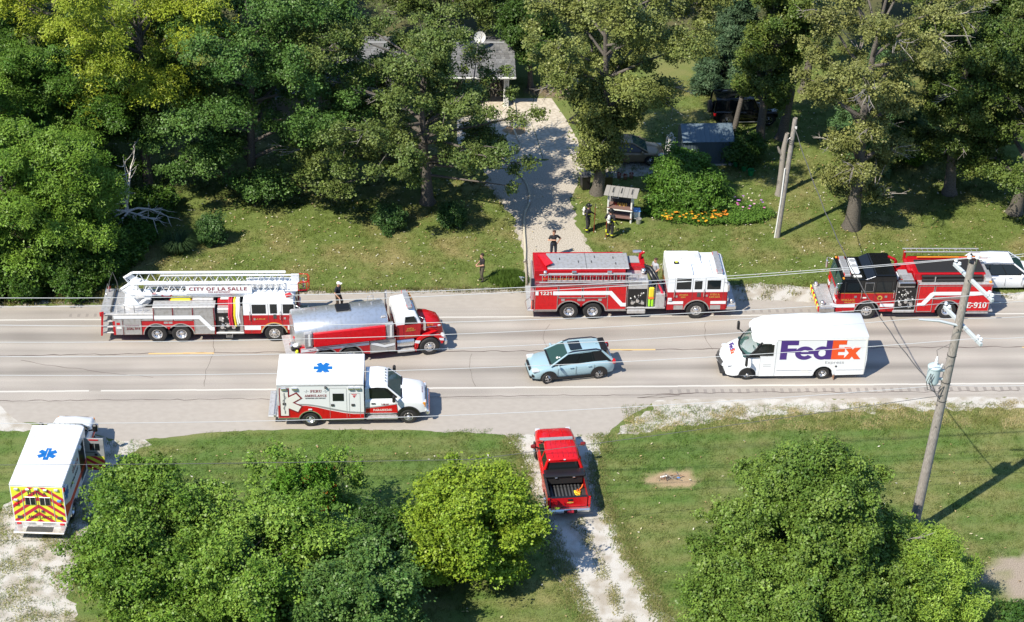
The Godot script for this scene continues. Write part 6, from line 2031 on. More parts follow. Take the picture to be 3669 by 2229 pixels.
	side_stripe(t, "grey", [P(3.47, 0.93), P(3.47, 1.0), P(4.2, 1.09), P(5.0, 1.2), P(5.0, 1.17), P(4.2, 1.03)], 1.04)
	words(t, "PARAMEDIC", "coat_white", V(4.3, 0.84, 1.05), 0.92, 0.11, "Droid Serif")
	words(t, "1-M-44", "maroon", V(4.42, 1.18, 1.05), 0.36, 0.09, "Droid Serif")
	words(t, "PERU", "maroon", V(6.28, 1.31, 0.0), 0.5, 0.12, "Droid Serif", 700, Basis(V(0, 0, -1), V(0.5, -0.86, 0).normalized() * -1, V(0.86, 0.5, 0)))
	pan(t, "door_seam", "grey", 4.95, 4.965, 0.66, 1.45, 1.04, 0.004)
	pan(t, "door_handle", "dark_grey", 3.75, 3.95, 1.2, 1.26, 1.04, 0.03)
	arch_trim(t, "black", 5.58, 0.42, 0.47, 1.04, 0.13)
	pris(t, "wheel_well", "black_matt", [P(5.1, 0.4)] + arc(5.58, 0.42, 0.48, 180, 0, 12) + [P(6.06, 0.4)], 1.0, 1.045)
	pris(t, "running_board", "tread", [P(3.5, 0.4), P(5.05, 0.4), P(5.05, 0.5), P(3.6, 0.5)], 0.85, 1.22)


func utica_ambulance() -> void:
	# built facing +x, turned so that it faces away from the camera
	var t := thing("ambulance", "white ambulance with yellow and red chevrons on its rear, lower left corner", "ambulance", V(-22.05, 0, 14.6), 86.0)
	var Z := 1.2
	wheel(t, V(1.3, 0.42, Z - 0.03), 0.42, 0.5, "dual")
	wheel(t, V(1.3, 0.42, -Z + 0.03), 0.42, 0.5, "dual", -1.0)
	wheel(t, V(6.2, 0.42, 1.04), 0.42, 0.28)
	wheel(t, V(6.2, 0.42, -1.04), 0.42, 0.28, "truck", -1.0)
	bx(t, "chassis", "black_matt", V(3.6, 0.5, 0), V(6.6, 0.24, 1.0))
	pris(t, "box", "white", [P(0, 2.8), P(0, 0.62), P(0.72, 0.62)] + arc(1.3, 0.42, 0.58, 160, 20, 10) + [P(4.45, 0.55), P(4.45, 2.8)], -Z, Z)
	bx(t, "box_roof", "white", V(2.22, 2.83, 0), V(4.5, 0.08, 2.42), 0.03)
	bx(t, "roof_seam", "grey", V(3.55, 2.872, 0), V(0.012, 0.004, 2.3))
	var rbz := Basis(V(0, 0, 1), V(1, 0, 0), V(0, 1, 0))
	star(t, "coat_white", V(2.25, 2.872, 0.0), 0.5, rbz, "star_border", 0.004)
	star(t, "blue", V(2.25, 2.878, 0.0), 0.44, rbz)
	rod(t, "staff", "coat_white", [V(1.98, 2.888, 0), V(2.55, 2.888, 0)], 0.02, 4)
	# the rear faces -x: chevrons, clipped to the back panel
	var back := PackedVector2Array([P(-1.16, 0.74), P(1.16, 0.74), P(1.16, 2.72), P(-1.16, 2.72)])
	var bb := Basis(V(0, 0, 1), V(0, 1, 0), V(-1, 0, 0))
	var yb := Mb.new()
	yb.t = Transform3D(bb, V(-0.002, 0, 0))
	yb.prism(back, 0.0, 0.006)
	var rear := part(yb, "rear_panel", "hivis", t)
	for s in [-1.0, 1.0]:
		for i in 9:
			var y := -0.55 + 0.42 * i
			var band := PackedVector2Array([P(0, y), P(s * 2.0, y - 1.55), P(s * 2.0, y - 1.36), P(0, y + 0.2)])
			var half := PackedVector2Array([P(0, 0.74), P(s * 1.16, 0.74), P(s * 1.16, 2.72), P(0, 2.72)])
			for q in Geometry2D.intersect_polygons(band, half):
				var c := Mb.new()
				c.t = Transform3D(bb, V(-0.008, 0, 0))
				c.prism(q, 0.0, 0.004)
				part(c, "chevron", "coat_red", rear)
		var wn := Mb.new()
		wn.box(V(-0.025, 1.95, s * 0.33), V(0.03, 0.46, 0.5), 0.012)
		part(wn, "rear_window", "steel", t)
		bx(t, "pane", "glass_dark", V(-0.042, 1.95, s * 0.33), V(0.01, 0.4, 0.43))
		bx(t, "window_bar", "coat_white", V(-0.05, 1.95, s * 0.33), V(0.008, 0.4, 0.02))
		bx(t, "door_post", "alloy", V(-0.016, 1.66, s * 0.68), V(0.012, 1.8, 0.03))
		bx(t, "rear_latch", "dark_grey", V(-0.05, 1.38, s * 0.16), V(0.06, 0.12, 0.12), 0.02)
		for y in [[2.62, 0.9, "lens_clear"], [2.6, 0.4, "chrome"], [2.0, 0.98, "lens_clear"], [1.78, 0.98, "lens_red"]]:
			bx(t, "rear_lamp", y[2] if not (s > 0 and y[0] == 2.0) else "lens_blue", V(-0.05, y[0], s * y[1]), V(0.08, 0.13, 0.2), 0.03)
		bx(t, "tail_light", "lens_red", V(-0.06, 0.66, s * 0.98), V(0.06, 0.12, 0.22), 0.02)
		bx(t, "handle_recess", "dark_grey", V(-0.02, 1.0, s * 0.9), V(0.03, 0.16, 0.26), 0.01)
	bx(t, "rear_lamp", "lens_clear", V(-0.05, 2.64, 0), V(0.08, 0.12, 0.2), 0.03)
	bx(t, "door_gap", "dark_grey", V(-0.016, 1.66, 0), V(0.01, 1.8, 0.015))
	words(t, "UTICA", "navy", V(-0.016, 2.36, 0), 0.86, 0.16, "Droid Serif", 700, bb)
	words(t, "AMBULANCE", "navy", V(-0.016, 1.02, 0), 1.1, 0.15, "Droid Serif", 700, bb)
	bx(t, "kick_plate", "tread", V(-0.03, 0.64, 0), V(0.05, 0.24, 2.36), 0.01)
	bx(t, "licence_plate", "coat_white", V(-0.06, 0.66, -0.05), V(0.02, 0.14, 0.3))
	bx(t, "rear_step", "tread", V(-0.3, 0.5, 0), V(0.5, 0.08, 2.3), 0.02)
	bx(t, "step_pad", "dark_grey", V(-0.3, 0.545, 0), V(0.36, 0.02, 1.2), 0.01)
	# right side: stripe, lettering, open door
	pan(t, "stripe", "orange_red", 0.02, 4.4, 1.0, 1.3, Z, 0.006)
	side_stripe(t, "orange_red", [P(0.02, 1.3), P(0.02, 1.7), P(0.9, 1.3)], Z)
	words(t, "UTICA", "maroon", V(2.3, 2.25, Z + 0.006), 1.1, 0.24, "Droid Serif")
	words(t, "AMBULANCE", "navy", V(1.9, 1.85, Z + 0.006), 1.5, 0.16)
	star(t, "blue", V(0.5, 2.1, Z), 0.34, Basis())
	for x in [0.3, 2.0, 3.2]:
		bx(t, "scene_light", "lens_clear", V(x, 2.56, Z + 0.05), V(0.26, 0.16, 0.1), 0.03)
	bx(t, "corner_light", "lens_red", V(0.06, 2.58, Z + 0.03), V(0.16, 0.22, 0.08), 0.03)
	pan(t, "door_opening", "black", 3.05, 3.95, 0.75, 2.5, Z, 0.006)
	arch_trim(t, "chrome", 1.3, 0.42, 0.54, Z, 0.05)
	# the open side door stands square to the body
	var d := bx(t, "open_door", "grey", V(4.0, 1.62, Z + 0.5), V(0.06, 1.85, 0.92), 0.015)
	bx(d, "door_window", "glass_dark", V(3.965, 2.06, Z + 0.52), V(0.012, 0.4, 0.46), 0.004)
	bx(d, "window_bar", "alloy", V(3.956, 2.06, Z + 0.52), V(0.008, 0.4, 0.03))
	bx(d, "door_handle", "black", V(3.955, 1.62, Z + 0.55), V(0.03, 0.12, 0.14), 0.01)
	bx(d, "stay_bar", "dark_grey", V(3.955, 1.75, Z + 0.3), V(0.02, 0.02, 0.5))
	bx(d, "reflector", "lens_red", V(3.955, 2.47, Z + 0.5), V(0.02, 0.05, 0.44))
	var yp := bx(d, "chevron_panel", "hivis", V(3.963, 1.12, Z + 0.5), V(0.008, 0.8, 0.84))
	var bd := Basis(V(0, 0, 1), V(0, 1, 0), V(-1, 0, 0))
	for i in 4:
		var band := PackedVector2Array([P(0, 0.95 + 0.36 * i), P(1.0, 0.35 + 0.36 * i), P(1.0, 0.52 + 0.36 * i), P(0, 1.12 + 0.36 * i)])
		for q in Geometry2D.intersect_polygons(band, PackedVector2Array([P(0.08, 0.72), P(0.92, 0.72), P(0.92, 1.52), P(0.08, 1.52)])):
			var c := Mb.new()
			c.t = Transform3D(bd, V(3.959, 0, Z))
			c.prism(q, 0.0, 0.005)
			part(c, "chevron", "coat_red", yp)
	van_cab(t, 4.5, 0.0, 1.02, "white", "white")
	pan(t, "cab_stripe", "orange_red", 4.6, 7.2, 0.85, 1.0, 1.03, 0.006)
	pris(t, "wheel_well", "black_matt", [P(5.72, 0.4)] + arc(6.2, 0.42, 0.5, 180, 0, 12) + [P(6.68, 0.4)], 1.0, 1.035)


func fed_glyphs() -> Array:
	# block letters F e d | E x in a 4.14 x 1.18 field, as outlines [colour, polygon]
	var o := []
	o.append(["purple", PackedVector2Array([P(0, 0), P(0.36, 0), P(0.36, 0.44), P(0.84, 0.44), P(0.84, 0.7), P(0.36, 0.7), P(0.36, 0.9), P(0.92, 0.9), P(0.92, 1.18), P(0, 1.18)])])
	var ring := func(cx: float, cy: float, rx: float, ry: float, ix: float, iy: float, a0: float, a1: float) -> PackedVector2Array:
		var p := []
		for i in 29:
			var a := deg_to_rad(lerpf(a0, a1, i / 28.0))
			p.append(P(cx + rx * cos(a), cy + ry * sin(a)))
		for i in 29:
			var a := deg_to_rad(lerpf(a1, a0, i / 28.0))
			p.append(P(cx + ix * cos(a), cy + iy * sin(a)))
		return PackedVector2Array(p)
	o.append(["purple", ring.call(1.28, 0.4, 0.5, 0.42, 0.22, 0.19, 2.0, 325.0)])
	o.append(["purple", PackedVector2Array([P(1.0, 0.34), P(1.775, 0.34), P(1.775, 0.47), P(1.0, 0.47)])])
	o.append(["purple", ring.call(2.2, 0.4, 0.46, 0.42, 0.2, 0.21, 0.0, 359.9)])
	o.append(["purple", PackedVector2Array([P(2.38, 0), P(2.7, 0), P(2.7, 1.18), P(2.38, 1.18)])])
	o.append(["orange_red", PackedVector2Array([P(2.7, 0), P(3.38, 0), P(3.38, 0.26), P(3.04, 0.26), P(3.04, 0.46), P(3.38, 0.46), P(3.38, 0.72), P(3.04, 0.72), P(3.04, 0.92), P(3.44, 0.92), P(3.44, 1.18), P(2.7, 1.18)])])
	o.append(["orange_red", PackedVector2Array([P(3.34, 0), P(3.68, 0), P(3.79, 0.17), P(3.91, 0), P(4.26, 0), P(3.97, 0.39), P(4.24, 0.76), P(3.9, 0.76), P(3.79, 0.6), P(3.68, 0.76), P(3.33, 0.76), P(3.61, 0.39)])])
	return o


func logo(t: Node, at: Vector3, k: float, bs: Basis) -> void:
	var g := fed_glyphs()
	for i in g.size():
		var b := Mb.new()
		b.t = Transform3D(bs * Basis.from_scale(V(k, k, 1)), at)
		b.prism(g[i][1], 0.0, 0.004 + 0.0006 * i)
		part(b, "lettering", g[i][0], t)


func delivery_van() -> void:
	var t := thing("delivery_van", "white delivery van with large purple and orange lettering, on the right of the road", "van", V(11.0, 0, 1.75))
	var Z := 1.1
	bx(t, "chassis", "black_matt", V(3.4, 0.36, 0), V(6.6, 0.2, 1.3))
	wheel(t, V(1.02, 0.37, Z - 0.04), 0.37, 0.26)
	wheel(t, V(1.02, 0.37, -Z + 0.04), 0.37, 0.26, "truck", -1.0)
	wheel(t, V(4.96, 0.37, Z - 0.05), 0.37, 0.44, "dual")
	wheel(t, V(4.96, 0.37, -Z + 0.05), 0.37, 0.44, "dual", -1.0)
	pris(t, "box", "white", [P(2.42, 2.62), P(2.42, 0.28)] + [P(4.44, 0.28)] + arc(4.96, 0.37, 0.5, 180, 0, 12) + [P(5.48, 0.3), P(7.1, 0.34), P(7.16, 1.3), P(7.08, 2.62)], -Z, Z)
	var rb := Mb.new()
	var rings := []
	for e in [[1.2, 2.3, 2.4, 0.66], [1.26, 2.25, 2.5, 0.78], [1.5, 2.2, 2.62, 0.92], [1.9, 2.2, 2.72, 1.02], [2.4, 2.2, 2.76, 1.09], [4.0, 2.56, 2.8, 1.106], [7.06, 2.56, 2.77, 1.106], [7.12, 2.58, 2.7, 1.08]]:
		var ring := []
		for q in [[-1.0, 0.0], [-1.0, 0.6], [-0.96, 0.85], [-0.85, 0.97], [-0.4, 1.0], [0.4, 1.0], [0.85, 0.97], [0.96, 0.85], [1.0, 0.6], [1.0, 0.0]]:
			ring.append(V(e[0], lerpf(e[1], e[2], q[1]), q[0] * e[3]))
		rings.append(ring)
	rb.loft(rings, true, true)
	part(rb, "roof", "white", t)
	var nb := Mb.new()
	rings = []
	for e in [[-0.42, 0.56, 0.62, 0.34], [-0.4, 0.7, 0.78, 0.3], [-0.3, 0.88, 0.9, 0.26], [-0.12, 1.0, 0.97, 0.26], [0.12, 1.12, 1.02, 0.26], [0.5, 1.28, 1.05, 0.3], [0.8, 1.38, 1.08, 0.3], [1.05, 1.42, 1.09, 0.3], [1.62, 1.44, 1.1, 0.3]]:
		var ring := []
		for q in [[-1.0, 0.0], [-1.0, 0.7], [-0.93, 0.9], [-0.75, 0.98], [0, 1.04], [0.75, 0.98], [0.93, 0.9], [1.0, 0.7], [1.0, 0.0]]:
			var xx: float = e[0] + 0.3 * q[0] * q[0] * clampf((0.6 - e[0]) / 0.8, 0.0, 1.0)
			ring.append(V(xx, lerpf(e[3], e[1], q[1]), q[0] * e[2]))
		rings.append(ring)
	nb.loft(rings, true, true)
	part(nb, "nose", "white", t)
	# cab shell, door and interior
	for s in [-1.0, 1.0]:
		pris(t, "door", "white", [P(1.6, 0.28), P(2.42, 0.28), P(2.42, 1.5), P(1.6, 1.5)], s * Z - 0.04, s * Z + 0.004)
		pris(t, "door_post", "white", [P(2.3, 1.5), P(2.42, 1.5), P(2.42, 2.4), P(2.3, 2.4)], s * Z - 0.05, s * Z)
		rod(t, "pillar", "black", [V(1.02, 1.42, s * 1.02), V(1.4, 1.85, s * 1.0), V(1.68, 2.28, s * 0.95)], [0.07, 0.06, 0.05], 6)
		pris(t, "side_window", "glass_dark", [P(1.12, 1.46), P(2.3, 1.5), P(2.3, 2.24), P(1.72, 2.24), P(1.45, 1.86)], s * (Z - 0.05) - 0.006, s * (Z - 0.05) + 0.006)
		rod(t, "mirror_arm", "black", [V(1.1, 1.5, s * 1.08), V(0.9, 1.56, s * 1.36), V(0.84, 1.5, s * 1.5)], 0.03, 5)
		bx(t, "mirror", "black", V(0.84, 1.72 if s < 0 else 1.44, s * 1.5), V(0.13, 0.5, 0.24), 0.05)
		bx(t, "headlight", "lens_clear", V(0.08, 0.88, s * 0.9), V(0.3, 0.18, 0.22), 0.06)
	pan(t, "window_bar", "black", 1.95, 2.0, 1.5, 2.24, Z - 0.05, 0.02)
	pan(t, "window_trim", "black", 1.08, 2.3, 1.44, 1.5, Z - 0.02, 0.02)
	pan(t, "door_seam", "grey", 1.6, 1.615, 0.3, 1.48, Z + 0.004, 0.004)
	pan(t, "door_seam", "grey", 2.41, 2.425, 0.3, 2.5, Z, 0.008)
	var ws := Mb.new()
	for i in 10:
		var q := []
		for e in [[i, 0], [i + 1, 0], [i + 1, 1], [i, 1]]:
			var u: float = -1.0 + 0.2 * e[0]
			q.append(V(lerpf(0.7 + 0.32 * u * u, 1.2 + 0.4 * u * u, e[1]), lerpf(1.43, 2.42 - 0.16 * u * u, e[1]), u * lerpf(1.02, 0.9, e[1])))
		ws.quad(q[0], q[1], q[2], q[3], V(-1, 1, 0))
	part(ws, "windshield", "glass", t)
	var fr := []
	for i in 11:
		var u := -1.0 + 0.2 * i
		fr.append(V(0.68 + 0.32 * u * u, 1.43, u * 1.03))
	rod(t, "windshield_trim", "black", fr, 0.05, 5)
	fr = []
	for i in 11:
		var u := -1.0 + 0.2 * i
		fr.append(V(1.19 + 0.41 * u * u, 2.43 - 0.16 * u * u, u * 0.91))
	rod(t, "windshield_trim", "black", fr, 0.03, 5)
	bx(t, "dashboard", "glass_teal", V(1.05, 1.36, 0), V(0.6, 0.12, 1.9), 0.05)
	bx(t, "bulkhead", "clay", V(2.36, 1.6, 0), V(0.06, 1.7, 2.0))
	bx(t, "cab_floor", "dark_grey", V(1.7, 0.5, 0), V(1.4, 0.1, 2.0))
	bx(t, "seat", "dark_grey", V(1.9, 1.25, 0.45), V(0.45, 0.9, 0.5), 0.1)
	var sw := Mb.new()
	for i in 12:
		var a := TAU * i / 12
		var a2 := TAU * (i + 1) / 12
		sw.tube([V(1.42 - 0.1 * sin(a), 1.55 + 0.16 * sin(a), 0.45 + 0.2 * cos(a)), V(1.42 - 0.1 * sin(a2), 1.55 + 0.16 * sin(a2), 0.45 + 0.2 * cos(a2))], 0.02, 4)
	part(sw, "steering_wheel", "black", t)
	var gr := Mb.new()
	for i in 6:
		var u0 := -0.6 + 0.2 * i
		var u1 := u0 + 0.2
		gr.quad(V(-0.43 + 0.3 * u0 * u0, 0.68, u0), V(-0.43 + 0.3 * u1 * u1, 0.68, u1), V(-0.31 + 0.3 * u1 * u1, 0.9, u1), V(-0.31 + 0.3 * u0 * u0, 0.9, u0), V(-1, 0.5, 0))
	part(gr, "grille", "dark_grey", t)
	bx(t, "air_dam", "black_matt", V(-0.2, 0.33, 0), V(0.3, 0.14, 1.7), 0.05)
	pris(t, "wheel_well", "black_matt", [P(0.52, 0.34)] + arc(1.02, 0.37, 0.46, 180, 0, 12) + [P(1.5, 0.34)], Z - 0.05, Z + 0.004)
	arch_trim(t, "white", 1.02, 0.37, 0.45, Z - 0.01, 0.08, 180, 0)
	arch_trim(t, "white", 4.96, 0.37, 0.5, Z, 0.09, 180, 0)
	# raised mouldings on the box side
	pan(t, "moulding", "white", 2.5, 4.4, 0.66, 0.72, Z, 0.03)
	pan(t, "moulding", "white", 5.6, 7.0, 0.66, 0.72, Z, 0.03)
	pan(t, "moulding", "white", 2.5, 4.4, 0.3, 0.36, Z, 0.03)
	pan(t, "roof_rail", "coat_white", 2.44, 7.06, 2.5, 2.54, Z, 0.02)
	pan(t, "corner_post", "coat_white", 7.0, 7.08, 0.36, 2.5, Z, 0.02)
	var fc := Mb.new()
	fc.cyl(V(5.6, 0.86, Z), V(5.6, 0.86, Z + 0.02), 0.055, 0.055, 10)
	part(fc, "fuel_cap", "dark_grey", t)
	pris(t, "placard_frame", "coat_white", [P(4.0, 0.28), P(4.28, 0.52), P(4.0, 0.76), P(3.72, 0.52)], Z, Z + 0.012)
	bx(t, "mud_flap", "clay", V(5.55, 0.2, Z - 0.1), V(0.03, 0.3, 0.3))
	logo(t, V(2.62, 1.3, Z + 0.002), 0.985, Basis())
	words(t, "Express", "grey", V(5.5, 1.08, Z + 0.004), 0.98, 0.2, "Droid Sans", 400)
	# small logo on the sloping bonnet
	var hb := Basis(V(0, 0, 1), V(0.85, 0.53, 0), V(-0.53, 0.85, 0))
	logo(t, V(0.22, 1.2, -0.5), 0.22, hb)
	pan(t, "door_print", "grey", 1.8, 2.2, 0.98, 1.0, Z + 0.004, 0.002)
	pan(t, "door_print", "grey", 1.8, 2.2, 0.88, 0.9, Z + 0.004, 0.002)


# a car facing +x with its tail at x = 0; d holds the sizes
func car(t: Node, d: Dictionary) -> void:
	var W: float = d.w
	var m: String = d.m
	var yb: float = d.get("yb", 0.24)
	var b := Mb.new()
	var rings := []
	for e in d.body:
		var ring := []
		for q in [[-0.9, 0.0], [-0.98, 0.25], [-1.0, 0.6], [-0.96, 0.86], [-0.8, 0.97], [0.0, 1.03], [0.8, 0.97], [0.96, 0.86], [1.0, 0.6], [0.98, 0.25], [0.9, 0.0]]:
			ring.append(V(e[0], lerpf(e[3] if e.size() > 3 else yb, e[1], q[1]), q[0] * W * e[2]))
		rings.append(ring)
	b.loft(rings, true, true)
	part(b, "body", m, t)
	var g: Array = d.glass
	# g: windshield base x, roof front x, roof rear x, rear base x, belt y, roof y, half base, half roof
	var hb: float = g[6]
	var hr: float = g[7]
	var rf := Mb.new()
	rings = []
	for k in [0.0, 0.06, 0.3, 0.6, 0.92, 1.0]:
		var ring := []
		var x: float = lerpf(g[2], g[1], k)
		var yy: float = g[5] + 0.045 * sin(PI * k) - 0.03
		for q in [[-1.0, 0.0], [-0.97, 0.6], [-0.8, 0.9], [0, 1.0], [0.8, 0.9], [0.97, 0.6], [1.0, 0.0]]:
			ring.append(V(x, yy - 0.06 + 0.1 * q[1] - 0.02 * q[0] * q[0], q[0] * hr * lerpf(float(d.get("taper", 0.94)), 1.0, minf(1.0, k * 2.0))))
		rings.append(ring)
	rf.loft(rings, true, true)
	part(rf, "roof", d.get("roof", m), t)
	var cab := Mb.new()
	var c0 := []
	for e in [[g[3] + 0.06, g[4] - 0.05, hb - 0.05], [g[2] + 0.02, g[5] - 0.06, hr - 0.04], [g[1] - 0.02, g[5] - 0.06, hr - 0.04], [g[0] - 0.06, g[4] - 0.05, hb - 0.05]]:
		c0.append([V(e[0], e[1], -e[2]), V(e[0], e[1], e[2])])
	for i in 3:
		cab.quad(c0[i][0], c0[i + 1][0], c0[i + 1][1], c0[i][1], V(0, 1, 0))
	for k in 2:
		cab.quad(c0[0][k], c0[1][k], c0[2][k], c0[3][k], V(0, 0, -1 if k == 0 else 1))
	part(cab, "cabin", "black", t)
	var A := V(g[0], g[4], hb)
	var B := V(g[1], g[5] - 0.04, hr)
	var C := V(g[2], g[5] - 0.04, hr)
	C.z *= float(d.get("taper", 0.94))
	var D := V(g[3], g[4], hb * float(d.get("taper", 0.94)))
	var fz := V(1, 1, -1)
	patch(t, "windshield", d.get("ws", "glass_teal"), A * fz, A, B, B * fz, 0.05, 0.95, 0.04, 0.98, V(1, 1, 0), 0.012)
	patch(t, "rear_window", "glass_dark", D * fz, D, C, C * fz, 0.07, 0.93, 0.06, 0.95, V(-1, 1, 0), 0.012)
	for s in [1.0, -1.0]:
		var f := V(1, 1, s)
		rod(t, "pillar", m, [A * f, B * f], [0.055, 0.05], 5)
		rod(t, "pillar", m, [C * f, D * f], [0.055, 0.09], 5)
		rod(t, "roof_rail", d.get("rail", m), [B * f, (B + C) * 0.5 * f + V(0, 0.045, 0), C * f], 0.045, 5)
		# side glass on the quad D-A (belt) C-B (roof)
		var n: int = d.get("doors", 2)
		var cut: Array = d.get("cuts", [0.06, 0.34, 0.36, 0.64, 0.66, 0.97])
		for i in range(0, cut.size(), 2):
			patch(t, "side_window", "glass_dark", D * f, A * f, B * f, C * f, cut[i], cut[i + 1], 0.05, 0.92, V(0, 0.3, s), 0.014)
		for x in d.get("seams", []):
			pan(t, "door_seam", "dark_grey", x - 0.007, x + 0.007, yb + 0.15, g[4] - 0.05, s * W * 1.0 - (0.012 if s < 0 else -0.001), 0.008)
		for x in d.get("handles", []):
			bx(t, "door_handle", m, V(x, g[4] - 0.12, s * (W + 0.015)), V(0.2, 0.04, 0.05), 0.012)
		rod(t, "mirror_arm", "black", [V(g[0] - 0.35, g[4] + 0.02, s * hb), V(g[0] - 0.38, g[4] + 0.06, s * (W + 0.1))], 0.03, 4)
		bx(t, "mirror", d.get("mirror", m), V(g[0] - 0.38, g[4] + 0.08, s * (W + 0.16)), V(0.14, 0.16, 0.24) * float(d.get("mk", 1.0)), 0.05)
		for e in d.axles:
			var r: float = d.r
			pris(t, "wheel_arch", d.get("arch", "black_matt"), arc(e, r, r + float(d.get("lip", 0.06)), 190, -10, 14), s * (W + 0.006) - 0.02, s * (W + 0.006) + 0.004)
			wheel(t, V(e, r, s * (W + 0.02)), r, 0.22, "car", s, d.get("steer", 0.0) if e > 2.0 else 0.0)
		var L: float = d.len
		bx(t, "headlight", "lens_clear", V(L - 0.3, d.lamp, s * W * 0.74), V(0.42, 0.14, 0.3), 0.05)
		bx(t, "tail_light", "lens_red", V(0.08, d.get("tl", 0.85), s * W * 0.86), V(0.16, d.get("th", 0.2), 0.24), 0.03)


func cars() -> void:
	var t := thing("hatchback_car", "pale blue crossover car driving in the middle of the road", "car", V(5.1, 0, 1.56), 188.9)
	car(t, {"len": 4.47, "w": 0.9, "m": "paint_blue", "r": 0.345, "axles": [0.87, 3.53], "lamp": 0.76, "steer": 18.0, "arch": "black", "lip": 0.1,
		"body": [[0.02, 0.72, 0.74, 0.35], [0.1, 0.95, 0.86, 0.28], [0.45, 1.05, 0.95], [1.1, 1.04, 0.99], [2.0, 1.01, 1.0], [2.9, 0.99, 1.0], [3.3, 0.98, 0.99], [3.75, 0.92, 0.96], [4.1, 0.84, 0.9], [4.3, 0.74, 0.82, 0.26], [4.42, 0.6, 0.68, 0.3], [4.46, 0.5, 0.58, 0.34]],
		"glass": [3.42, 2.5, 0.72, 0.16, 0.99, 1.57, 0.8, 0.6], "taper": 0.86, "rail": "paint_blue", "cuts": [0.12, 0.3, 0.31, 0.58, 0.6, 0.93], "seams": [1.15, 2.1, 3.05], "handles": [1.4, 2.35], "tl": 0.95})
	bx(t, "sunroof", "glass_dark", V(2.02, 1.64, -0.02), V(0.62, 0.025, 0.76), 0.006)
	for s in [-1.0, 1.0]:
		rod(t, "roof_bar", "navy", [V(2.5, 1.55, s * 0.58), V(2.2, 1.66, s * 0.58), V(1.0, 1.66, s * 0.56), V(0.72, 1.55, s * 0.56)], 0.035, 5)
		bx(t, "sill_trim", "black", V(2.2, 0.3, s * 0.9), V(2.0, 0.12, 0.05), 0.01)
		bx(t, "fog_lamp_trim", "black", V(4.28, 0.45, s * 0.62), V(0.2, 0.2, 0.26), 0.04)
		bx(t, "mud_flap", "black", V(0.46, 0.3, s * 0.84), V(0.03, 0.3, 0.16))
	bx(t, "rear_spoiler", "black", V(0.52, 1.55, 0), V(0.3, 0.05, 1.16), 0.02)
	bx(t, "grille", "black", V(4.42, 0.68, 0), V(0.1, 0.2, 0.8), 0.03)
	bx(t, "lower_bumper", "black", V(4.4, 0.32, 0), V(0.14, 0.16, 1.3), 0.04)
	bx(t, "wiper_cowl", "black", V(3.36, 1.03, 0), V(0.18, 0.03, 1.5), 0.01)
	bx(t, "antenna_fin", "paint_blue", V(0.9, 1.62, 0), V(0.14, 0.06, 0.05), 0.02)
	var rag := Mb.new()
	rag.ball(V(2.98, 1.24, -0.42), V(0.1, 0.05, 0.09), 7)
	rag.ball(V(2.86, 1.28, -0.5), V(0.08, 0.05, 0.1), 7)
	part(rag, "paper_bag", "coat_white", t)

	t = thing("pickup_truck", "bright red pickup seen from behind on the white gravel drive", "pickup", V(2.03, 0, 14.05), 94.1)
	var W := 1.0
	var b := Mb.new()
	var rings := []
	for e in [[2.15, 1.24, 1.0], [2.3, 1.28, 1.0], [4.6, 1.26, 0.98], [5.2, 1.2, 0.94], [5.7, 1.1, 0.9], [5.9, 0.98, 0.84], [5.96, 0.7, 0.8]]:
		var ring := []
		for q in [[-0.94, 0.0], [-1.0, 0.5], [-0.97, 0.86], [-0.84, 0.98], [-0.5, 1.02], [0.0, 1.0], [0.5, 1.02], [0.84, 0.98], [0.97, 0.86], [1.0, 0.5], [0.94, 0.0]]:
			ring.append(V(e[0], lerpf(0.42, e[1], q[1]), q[0] * W * e[2]))
		rings.append(ring)
	b.loft(rings, true, true)
	part(b, "body", "red_bright", t)
	# bed
	for s in [-1.0, 1.0]:
		pris(t, "bed_side", "red_bright", [P(0.16, 1.28), P(0.16, 0.45), P(0.68, 0.45)] + arc(1.15, 0.42, 0.47, 176, 4, 10) + [P(2.16, 0.45), P(2.16, 1.28)], s * 0.95 - 0.05, s * 0.95 + 0.05)
		bx(t, "bed_rail", "black_matt", V(1.05, 1.29, s * 0.94), V(1.8, 0.03, 0.12), 0.01)
		bx(t, "tail_light", "lens_red", V(0.14, 1.02, s * 0.96), V(0.12, 0.42, 0.1), 0.02)
		wheel(t, V(1.15, 0.42, s * 0.99), 0.42, 0.28, "truck", s)
		wheel(t, V(4.9, 0.42, s * 1.0), 0.42, 0.28, "truck", s, 4.0)
		pris(t, "wheel_arch", "black_matt", arc(4.9, 0.42, 0.48, 190, -10, 12), s * 0.985 - 0.02, s * 0.985 + 0.004)
		rod(t, "mirror_arm", "black", [V(3.95, 1.32, s * 0.95), V(3.95, 1.36, s * 1.1)], 0.04, 5)
		bx(t, "mirror", "red_dark", V(3.95, 1.42, s * 1.2), V(0.16, 0.22, 0.26), 0.06)
		bx(t, "headlight", "lens_clear", V(5.86, 0.92, s * 0.74), V(0.16, 0.2, 0.26), 0.04)
	bx(t, "bed_floor", "black", V(1.15, 0.72, 0), V(2.0, 0.06, 1.8))
	for i in 9:
		bx(t, "bed_rib", "dark_grey", V(1.1, 0.762, -0.66 + 0.165 * i), V(1.8, 0.03, 0.08), 0.008)
	bx(t, "bed_front", "black", V(2.12, 1.0, 0), V(0.06, 0.56, 1.84))
	bx(t, "tailgate", "red_bright", V(0.16, 0.98, 0), V(0.1, 0.58, 1.72), 0.03)
	bx(t, "tailgate_cap", "black", V(0.16, 1.28, 0), V(0.12, 0.03, 1.7), 0.01)
	bx(t, "tailgate_handle", "black", V(0.1, 1.14, 0.05), V(0.03, 0.1, 0.24), 0.01)
